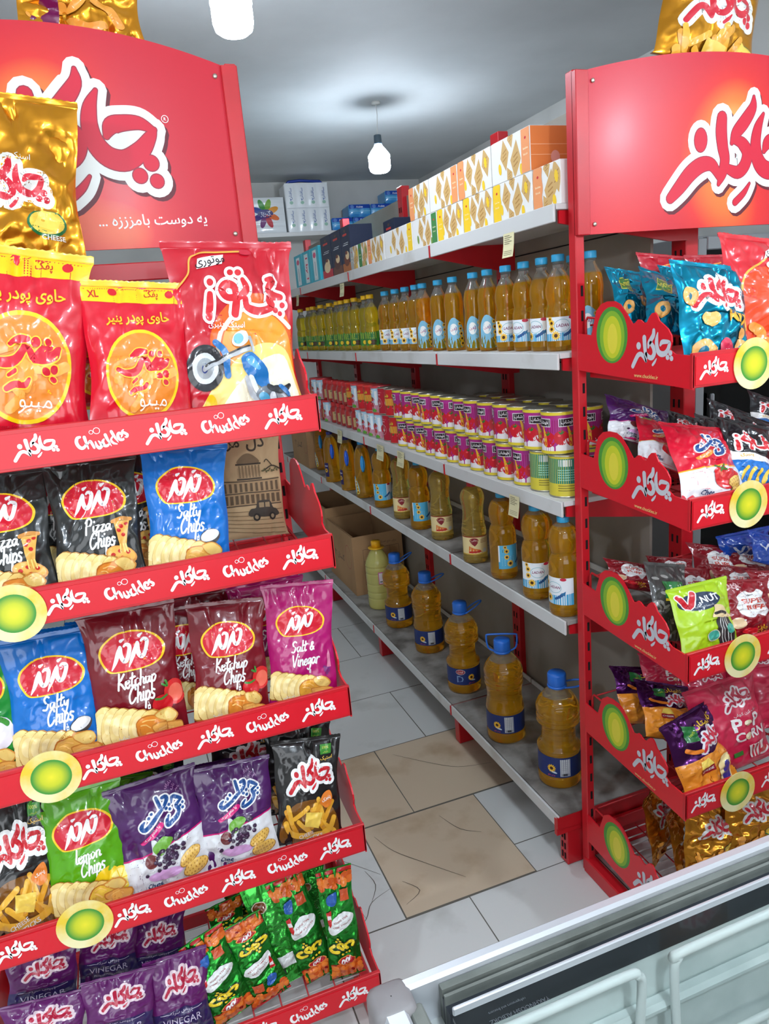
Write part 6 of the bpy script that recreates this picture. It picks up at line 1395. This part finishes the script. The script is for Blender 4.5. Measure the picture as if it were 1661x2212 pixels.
pack('lattice', (450, 1880), (425, 1660), 165, 1.335, .04, 'purple lattice snack packet mostly hidden between the two front ones', .0, 1)
pack('stick', (672, 1840), (660, 1605), 152, 1.250, .05, 'black cheese stick packet at the right end of the fourth tray', -.08, 1)
pack('stick', (650, 1800), (648, 1572), 150, 1.335, .04, 'black cheese stick packet directly behind the right hand one', -.05)
pack('stick', (540, 1760), (530, 1580), 170, 1.40, .04, 'black packet standing in the dark behind the purple lattice packets', 0)
zr = [((96, 2185), (90, 2052), 172, 1.33, 0, 'purple vinegar packet at the far left in the second row of the bottom tray'), ((236, 2130), (232, 1985), 142, 1.36, 1, 'purple vinegar packet behind, second from the left in the bottom tray'), ((346, 2110), (338, 1980), 132, 1.37, 0, 'purple vinegar packet behind the one showing its flavour name'),
      ((98, 2290), (96, 2160), 200, 1.245, 1, 'purple vinegar packet in the bottom left corner of the picture'), ((262, 2260), (256, 2110), 170, 1.245, 0, 'purple vinegar packet in the middle of the bottom tray front'), ((398, 2240), (380, 2068), 145, 1.255, 1, 'purple vinegar packet with its flavour name readable beside the green ones')]
for b_, t_, w_, Y_, v_, l_ in zr: pack('vin', b_, t_, w_, Y_, .03, l_, .05, v_)
pack('ballflip', (536, 2250), (432, 2030), 112, 1.252, .05, 'slim green ketchup packet at the front left of its group, upside down', .1)
pack('ball', (606, 2200), (520, 1995), 100, 1.262, .05, 'slim green ketchup packet with upright lettering, second in front', .05)
pack('ballback', (640, 2150), (560, 1910), 92, 1.29, .05, 'slim green ketchup packet turned to its ribbed back', 0)
pack('ballflip', (704, 2125), (612, 1900), 88, 1.275, .06, 'slim green upside down ketchup packet right of the one turned backwards', -.05, 1)
pack('ballflip', (752, 2108), (718, 1878), 80, 1.262, .04, 'slim green upside down ketchup packet at the right end of the bottom tray', -.1)
pack('ball', (530, 2120), (480, 1950), 85, 1.355, .03, 'slim green ketchup packet in the back row at left', .1, 1)
pack('ball', (590, 2090), (522, 1925), 80, 1.39, .03, 'slim green ketchup packet in the back row at centre', .0)
pack('ballback', (700, 2060), (665, 1880), 75, 1.37, .03, 'slim green ketchup packet in the back row at right', .0)
# back rows that show only as dark tops between the front packets
pack('salty', (90, 1550), (70, 1372), 190, 1.40, .02, 'blue crisps packet in the dark back row of the third tray, at left', 0, 1)
pack('salty', (250, 1520), (235, 1345), 190, 1.42, .02, 'blue crisps packet in the dark back row of the third tray, at centre', 0)
pack('stick', (120, 1860), (105, 1690), 180, 1.40, .02, 'black packet in the dark back row of the fourth tray, at left', 0, 1)
pack('stick', (330, 1810), (318, 1650), 170, 1.43, .02, 'black packet in the dark back row of the fourth tray, left of centre', 0)
pack('pizza', (60, 1165), (40, 985), 190, 1.42, .02, 'black packet in the dark back row of the second tray, at left', 0)
pack('pizza', (420, 1120), (405, 960), 170, 1.43, .02, 'black packet in the dark back row of the second tray, behind the blue one', 0, 1)
# ---- right rack, from the top tray down
pack('goldtop', (1520, 140), (1556, -180), 232, 1.438, .03, 'gold foil packet standing on top of the right rack sign', -.1)
pack('mix', (1548, 768), (1528, 588), 156, 1.10, .05, 'teal foil onion ring packet in front with the large white lettering', .05)
pack('mixtop', (1440, 720), (1420, 598), 118, 1.17, .10, 'teal foil packet in the middle behind the side panel', .1)
pack('mixtop', (1345, 705), (1318, 590), 84, 1.27, .06, 'teal foil packet furthest left near the red post', .15, 1)
pack('mixtop', (1490, 690), (1476, 588), 110, 1.25, .06, 'teal foil packet behind the front one', 0, 1)
pack('plainred', (1450, 690), (1440, 556), 125, 1.33, .03, 'dull red packet back left behind the teal ones', .1)
pack('plainred', (1545, 690), (1530, 556), 105, 1.32, .03, 'dull red packet back right behind the teal ones', 0, 1)
pack('wheel', (1668, 760), (1640, 535), 176, 1.125, .06, 'big red packet with a motorcycle wheel at the right edge', .1)
pack('latticered', (1508, 1085), (1464, 946), 154, 1.095, .09, 'red lattice snack packet with tomatoes in front', .1)
pack('latticered', (1412, 1010), (1405, 918), 118, 1.19, .10, 'red lattice snack packet lying behind the side panel', .2, 1)
pack('lattice', (1370, 960), (1366, 876), 150, 1.30, .05, 'purple lattice snack packet lying at the back beside the red post', .1)
pack('blackchi', (1632, 1078), (1606, 935), 118, 1.105, .08, 'black and blue corn snack packet in front at the right edge', .1)
for (bx, by, tx, ty, w_, Y_, v_, l_) in [(1560, 1020, 1548, 925, 110, 1.20, 1, 'black corn snack packet behind the red lattice one'), (1640, 1000, 1630, 905, 110, 1.20, 0, 'black corn snack packet behind the front black one'), (1490, 975, 1482, 900, 100, 1.28, 1, 'black corn snack packet at the back, left of the others'),
        (1580, 960, 1575, 880, 110, 1.30, 0, 'black corn snack packet at the back, middle'), (1660, 950, 1655, 862, 110, 1.32, 1, 'black corn snack packet at the back by the right edge')]: pack('blackchi', (bx, by), (tx, ty), w_-10, Y_, .055, l_, .1, v_)
pack('seedgreen', (1520, 1424), (1486, 1272), 138, 1.085, .05, 'lime green seed packet with a dark oval and hat drawing', .1)
pack('seeds', (1410, 1372), (1392, 1244), 92, 1.17, .06, 'grey seed packet with a green name patch', .15)
pack('puff', (1622, 1400), (1602, 1266), 118, 1.090, .05, 'maroon puff packet standing in front right of the lime green one', .05)
for (bx, by, tx, ty, w_, Y_, v_, l_) in [(1350, 1275, 1340, 1218, 118, 1.30, 1, 'maroon puff packet at the back left near the post'), (1462, 1262, 1446, 1206, 118, 1.31, 0, 'maroon puff packet at the back, second from the left'), (1545, 1250, 1530, 1190, 120, 1.33, 1, 'maroon puff packet at the back under the upper tray'), (1620, 1262, 1606, 1200, 120, 1.31, 0, 'maroon puff packet at the back, below the dark blue ones'),
        (1500, 1312, 1484, 1240, 120, 1.23, 1, 'maroon puff packet lying behind the lime green one'), (1600, 1318, 1585, 1240, 120, 1.22, 0, 'maroon puff packet lying behind the standing maroon one'), (1680, 1330, 1660, 1245, 110, 1.17, 1, 'maroon puff packet cut by the right edge of the picture'), (1560, 1350, 1545, 1275, 110, 1.16, 0, 'maroon puff packet between the lime green one and the front maroon one')]: pack('puff', (bx, by), (tx, ty), w_-16, Y_, .045, l_, .1, v_)
pack('bluebar', (1610, 1215), (1600, 1150), 120, 1.355, .02, 'dark blue packet high at the back of the third tray', .1)
pack('bluebar', (1668, 1222), (1660, 1160), 90, 1.25, .04, 'brighter blue packet at the right edge above the maroon ones', .1, 1)
pack('captain', (1496, 1722), (1440, 1558), 140, 1.078, .06, 'purple and orange cheese packet in front, fully in view', .2)
pack('captain', (1424, 1610), (1394, 1488), 124, 1.17, .10, 'purple and orange cheese packet second from front', .2, 1)
pack('captain', (1365, 1575), (1340, 1455), 122, 1.27, .08, 'purple and orange cheese packet at the back near the post', .2)
pack('popcorn', (1606, 1690), (1552, 1480), 164, 1.10, .08, 'crimson popcorn packet with large white letters', .1)
pack('popcorn', (1535, 1600), (1515, 1450), 110, 1.24, .08, 'crimson popcorn packet behind the front one', .1, 1)
pack('popcorn', (1712, 1600), (1680, 1450), 140, 1.16, .07, 'crimson popcorn packet cut by the right edge', .1, 1)
pack('popcorn', (1440, 1500), (1432, 1415), 110, 1.31, .04, 'crimson popcorn packet at the back left under the third tray', .1)
pack('popcorn', (1640, 1560), (1620, 1412), 140, 1.27, .06, 'crimson popcorn packet at the back behind the others', .0)
pack('goldsmall', (1535, 1885), (1532, 1738), 122, 1.125, .05, 'gold foil packet in the lowest basket with its lettering in view', .1)
pack('goldsmall', (1630, 1845), (1618, 1702), 122, 1.12, .05, 'gold foil packet in the lowest basket near the right edge', .05, 1)
pack('goldsmall', (1440, 1880), (1412, 1712), 92, 1.26, .04, 'gold foil packet turned sideways deepest in the lowest basket', .6, 1)
pack('goldsmall', (1486, 1890), (1462, 1745), 84, 1.19, .04, 'gold foil packet turned sideways behind the front gold one', .6)
# ------------------------------------------------------------------ back wall shelf and paper goods
m_film = P('clear_wrap_white', (224, 228, 230), 0.22, coat=0.5, bump=(16, 0.25, 3))
t = thing('wall_shelf', 'grey white shelf board on the back wall under the paper goods', 'shelf', (1.5, 5.02, 2.07))
b = MB(); b.box((0, .005, 0), (1.3, .245, .026), m_wsh, .002); b.build('shelf_board', t)
for x in (-.45, .0, .45):
    b = MB(); b.box((x, .06, -.05), (.016, .12, .06), m_wsh, .001); b.build('bracket', t)
def paper_pack(name, label, x0, x1, z0, h, nx, nz, base, artfn, group, y0=4.92, d=.16, grip=None, sag=.006):
    t = thing(name, label, 'paper goods', ((x0+x1)/2, y0+d/2, z0), group); w = x1-x0; b = MB()
    n, m = nx*6+1, nz*6+1; xs, zs = np.linspace(-.5, .5, n), np.linspace(0, 1, m)
    f = lambda x, z: -d/2-sag*abs(math.sin(math.pi*(x+.5)*nx))**.5*abs(math.sin(math.pi*z*nz))**.5
    V = [(x*w*.985, f(x, z)+.004, z*h) for z in zs for x in xs]
    b.add(V, [(j*n+i, j*n+i+1, (j+1)*n+i+1, (j+1)*n+i) for j in range(m-1) for i in range(n-1)], base)
    b.box((0, .003, h/2), (w, d-.008, h), base, .008)
    a = Art('c'); artfn(a, w, h)
    def fn(x, y):
        yy = np.array([f(q/w, min(max(r/h, 0), 1)) for q, r in zip(x, y)])+.0036
        return np.stack([x, yy, y], 1), np.array([[0, -1.0, 0]])
    b.art(a, fn, .0003, fine=.02); b.build('wrapped_bundle', t)
    if grip: k = MB(); k.tube([(-w*.42, -.04, h-.002), (-w*.36, -.04, h+.014), (-w*.1, -.045, h+.020), (w*.1, -.045, h+.016), (w*.36, -.04, h+.014), (w*.42, -.04, h-.002)], .009, film(grip)); k.build('carry_strip', t)
    return t
def tiss(a, w, h):
    for i in range(4):
        for j in range(2):
            x, y = -w*.375+w*.25*i, h*(.28+.46*j); a.text('سافتلن', x, y+h*.04, .018, (60, 90, 150), .008, rot=1.5, fit=.07); a.ell(x, y-h*.14, .012, .010, (150, 190, 170)); a.rect(x-w*.02, y-h*.1, x+w*.0, y-h*.06, (90, 120, 170), nx=1, ny=1)
    a.rect(-w*.48, h*.485, w*.48, h*.495, (206, 210, 214), nx=10, ny=1)
paper_pack('tissue_bundle', 'tall bundle of white tissue packs with a blue carry strip', 1.213, 1.503, 2.0835, .297, 4, 2, m_film, tiss, None, grip=(30, 60, 150))
def nap(a, w, h):
    for k in range(5): a.rect(-w*.5, h*(.18+.17*k), w*.5, h*(.185+.17*k), (200, 202, 204), nx=10, ny=1, keep=True)
    a.z += 1
    for k, c in enumerate([(226, 150, 50), (120, 170, 50), (60, 140, 60), (50, 70, 150), (60, 40, 120), (110, 40, 110), (190, 50, 60), (226, 110, 50)]):
        q = 2*math.pi*k/8+.4; a.ell(-.02+.05*math.cos(q), h*.55+.05*math.sin(q), .042, .018, c, q, keep=True)
    a.z += 1; a.ell(-.02, h*.55, .05, .026, (60, 60, 120)); a.text('گلریز', -.02, h*.55, .026, (230, 230, 240), .012)
paper_pack('napkin_bundle', 'white napkin bundle with a colourful flower emblem beside the big red sign', .985, 1.20, 2.0835, .215, 1, 4, m_film, nap, None)
def roll(a, w, h):
    a.rect(-w*.49, h*.66, w*.49, h*.98, (24, 70, 170), nx=12, ny=3); a.rect(-w*.49, h*.02, w*.49, h*.2, (40, 130, 200), nx=12, ny=2); a.rect(-w*.49, h*.4, w*.49, h*.5, (110, 180, 220), nx=12, ny=2)
    a.text('Active', -w*.02, h*.80, h*.17, (236, 240, 246), .015, shear=.2); a.ell(-w*.36, h*.80, .012, .012, (90, 130, 200))
m_blue = P('blue_printed_wrap', (74, 154, 208), 0.25, coat=0.4, bump=(14, 0.2, 2))
for (x0, x1, z0, lab) in [(1.51, 1.655, 2.0835, 'blue toilet paper pack on the back shelf, low one beside the tissue bundle'), (1.66, 1.80, 2.0835, 'blue toilet paper pack in the bottom layer behind the shelving'), (1.805, 1.96, 2.0835, 'blue toilet paper pack in the bottom layer, third from the tissue bundle'),
                      (1.635, 1.785, 2.1625, 'blue toilet paper pack in the second layer left of another'), (1.79, 1.94, 2.1625, 'blue toilet paper pack in the second layer beside the red upright'), (1.90, 2.05, 2.2415, 'blue toilet paper pack on top of the pile, partly hidden by an upright')]:
    paper_pack('toilet_paper_pack', lab, x0, x1, z0, .0775, 2, 1, m_blue, roll, 'blue toilet paper packs on the back shelf', sag=.012)

# ------------------------------------------------------------------ glass door fridge behind the right hand rack
m_alu = P('brushed_aluminium', (176, 180, 184), 0.35, 0.7)
m_dark = P('dark_fridge_interior', (26, 28, 30), 0.6)
m_glass = pane('fridge_door_glass', (150, 160, 160))
FX0, FX1, FY0, FY1 = 1.706, 2.235, 1.85, 2.28
t = thing('display_fridge', 'tall dark glass door fridge with a grey frame behind the right rack', 'fridge', ((FX0+FX1)/2, (FY0+FY1)/2, 0)); w, d = FX1-FX0, FY1-FY0
b = MB(); h = 1.63
b.box((-w/2+.012, 0.02, h/2), (.024, d-.04, h), m_alu, .002); b.box((w/2-.012, 0.02, h/2), (.024, d-.04, h), m_alu, .002); b.box((0, d/2-.01, h/2), (w-.05, .02, h-.01), m_dark); b.box((0, .02, h-.02), (w-.05, d-.06, .04), m_alu, .002); b.box((0, .02, .18), (w-.05, d-.06, .36), m_dark, .002); b.build('cabinet', t)
for z in (.62, .9, 1.18, 1.42):
    b = MB(); b.box((0, .03, z), (w-.054, d-.14, .008), m_dark); b.build('shelf', t)
b = MB(); y = -d/2+.012
for s in (-1, 1): b.box((s*(w/2-.018), y, 1.0), (.036, .024, 1.24), m_alu, .003)
for z in (.39, 1.605): b.box((0, y, z), (w-.074, .024, .04), m_alu, .003)
dr = b.build('door_frame', t)
b = MB(); b.box((0, y, .998), (w-.074, .008, 1.174), m_glass); b.build('glass_pane', dr)
b = MB(); b.box((-w/2+.06, y-.02, 1.0), (.014, .014, .3), m_alu, .004); b.build('handle', dr)

# ------------------------------------------------------------------ chest freezer in front
m_rim = P('freezer_aluminium_rim', (206, 208, 212), 0.28, 0.55)
m_gask = P('grey_gasket_track', (112, 116, 110), 0.55, noisec=((84, 88, 82), 20, 0.4, 0.7))
m_gaskd = P('dark_track_groove', (36, 40, 46), 0.5)
m_liner = P('white_freezer_liner', (206, 212, 210), 0.42, noisec=((182, 190, 188), 12, 0.45, 0.7))
m_lid = pane('sliding_lid_glass', (244, 247, 246))
m_capp = P('grey_corner_plastic', (128, 124, 124), 0.5)
m_blackp = P('black_plastic', (30, 30, 32), 0.4)
m_frost = P('frosted_floor', (150, 154, 154), 0.7, bump=(30, 0.4, 4))
FZ, FX, FR, FN, FFa = .88, .123, 1.9, -.16, .513
t = thing('chest_freezer', 'white chest freezer with sliding glass lids in the foreground', 'freezer', (1.0, .18, 0)); ox, oy = 1.0, .18
def Z(b, nm, par=t):
    for k in range(len(b.V)): b.V[k] = b.V[k]-np.array([ox, oy, 0])
    return b.build(nm, par)
b = MB(); wl = .03
b.box(((FX+FR)/2, FFa-wl/2-.004, .44), (FR-FX-.012, wl, .79), m_liner, .004); b.box(((FX+FR)/2, FN+wl/2, .44), (FR-FX-.012, wl, .79), m_liner, .004)
b.box((FX+.006+wl/2, (FFa+FN)/2, .44), (wl, FFa-FN-.07, .788), m_liner, .002); b.box((FR-.006-wl/2, (FFa+FN)/2, .44), (wl, FFa-FN-.07, .788), m_liner, .002)
b.box(((FX+FR)/2, (FFa+FN)/2, .20), (FR-FX-.08, FFa-FN-.07, .30), m_frost)
b.box(((FX+FR)/2, .472, .775), (FR-FX-.075, .016, .012), m_liner, .004)
Z(b, 'cabinet')
b = MB(); b.box(((FX+FR)/2+.01, FFa-.0065, FZ-.024), (FR-FX-.03, .013, .048), m_rim, .003); Z(b, 'rim')
b = MB(); b.box(((FX+FR)/2+.01, FN+.0065, FZ-.024), (FR-FX-.03, .013, .048), m_rim, .003); Z(b, 'rim')
b = MB(); b.box((FX+.012, (FFa+FN)/2, FZ-.022), (.022, FFa-FN-.03, .044), m_rim, .003); Z(b, 'side_rim')
b = MB(); b.box((FX+.031, (FFa+FN)/2, FZ-.024), (.014, FFa-FN-.05, .04), m_gask, .002); Z(b, 'side_track')
b = MB(); y0 = FFa-.0135
for (yy, ww, zz, mm) in ((y0-.0035, .007, FZ-.008, m_gask), (y0-.0085, .003, FZ-.016, m_gaskd), (y0-.0115, .003, FZ-.010, m_gask), (y0-.0175, .009, FZ-.020, m_gaskd)):
    b.box(((FX+FR)/2+.02, yy, (zz+.83)/2), (FR-FX-.08, ww, zz-.83), mm)
Z(b, 'lid_track')
b = MB(); b.box(((FX+FR)/2+.02, .155, FZ-.0105), (FR-FX-.075, .62, .004), m_lid); lid = Z(b, 'glass_lid')
b = MB(); b.box(((FX+FR)/2+.02, .4705, FZ-.0095), (FR-FX-.08, .0035, .0085), m_rim, .001)
Z(b, 'lid_edge', lid)
a = Art('c'); a.text('YAKHNOOSH ALBORZ', .236, .447, .0062, (70, 76, 80), .01, rot=math.pi, fit=.058); a.text('refrigerators and freezers', .228, .4555, .0042, (80, 86, 90), .0, rot=math.pi, fit=.036)
b = MB(); b.art(a, lambda x, y: (np.stack([x, y, x*0+FZ-.0083], 1), np.array([[0, 0, 1.0]])), .0001); Z(b, 'lettering', lid)
b = MB(); b.lathe([(.0005, 0), (.015, .0), (.019, .004), (.020, .010), (.020, .046), (.0185, .052), (.014, .0555), (.0005, .056)], m_capp, 28, c=(FX+.014, FFa-.0155, FZ-.054), cap=False, fn=lambda a_, z: 1/max(abs(math.cos(a_))**5+abs(math.sin(a_))**5, 1e-6)**.2); cc = Z(b, 'corner_cap')
b = MB(); b.box((FX-.010, FFa-.052, FZ-.022), (.012, .016, .024), m_blackp, .004); b.tube([(FX-.012, FFa-.052, FZ-.012), (FX-.010, FFa-.054, FZ+.004), (FX+.002, FFa-.056, FZ+.006)], .003, m_blackp); Z(b, 'lock', cc)
# wire baskets hanging inside
m_wire = P('white_coated_wire', (214, 216, 214), 0.4)
def basket(x0, x1, lab):
    zh, zt, z1, ya, yb = .845, .715, .50, .457, -.08
    t2 = thing('wire_basket', lab, 'basket', ((x0+x1)/2, .18, z1), 'white wire baskets inside the freezer'); cx = (x0+x1)/2
    def L(p): return (p[0]-cx, p[1]-.18, p[2]-z1)
    r = .0045; c = .016
    for y in (ya, yb):
        b = MB(); b.tube([L((x, y, z)) for x, z in smooth_path([(x0+.006, zt), (x0+.002, (zt+zh)/2), (x0, zh-c), (x0+c*.3, zh-c*.3), (x0+c, zh), ((x0+x1)/2, zh), (x1-c, zh), (x1-c*.3, zh-c*.3), (x1, zh-c), (x1-.002, (zt+zh)/2), (x1-.006, zt)], 4)], r, m_wire, 12); b.build('handle', t2)
    b = MB(); b.tube([L(p) for p in ((x0+.006, ya, zt), (x1-.006, ya, zt), (x1-.006, yb, zt), (x0+.006, yb, zt), (x0+.006, ya, zt))], r, m_wire, 10); b.build('rim', t2)
    n = max(3, int((x1-x0)/.03)); b = MB(); r2 = .0022
    for k in range(1, n):
        x = x0+(x1-x0)*k/n; b.tube([L((x, ya-.001, zt)), L((x, ya-.012, z1)), L((x, yb+.012, z1)), L((x, yb+.001, zt))], r2, m_wire, 6)
    for k in range(1, 5):
        z = zt-(zt-z1)*k/5; f = .012*(zt-z)/(zt-z1); b.tube([L(p) for p in ((x0+.008, ya-f, z), (x1-.008, ya-f, z), (x1-.008, yb+f, z), (x0+.008, yb+f, z), (x0+.008, ya-f, z))], r2, m_wire, 6)
    for k in range(1, 12): y = ya+(yb-ya)*k/12; b.tube([L((x0+.006, y, zt)), L((x0+.010, y, z1)), L((x1-.010, y, z1)), L((x1-.006, y, zt))], r2, m_wire, 6)
    b.build('wire_grid', t2)
basket(.172, .371, 'white wire basket in the freezer under the dark lettering')
basket(.409, .90, 'white wire basket in the freezer nearest the right edge of the picture')
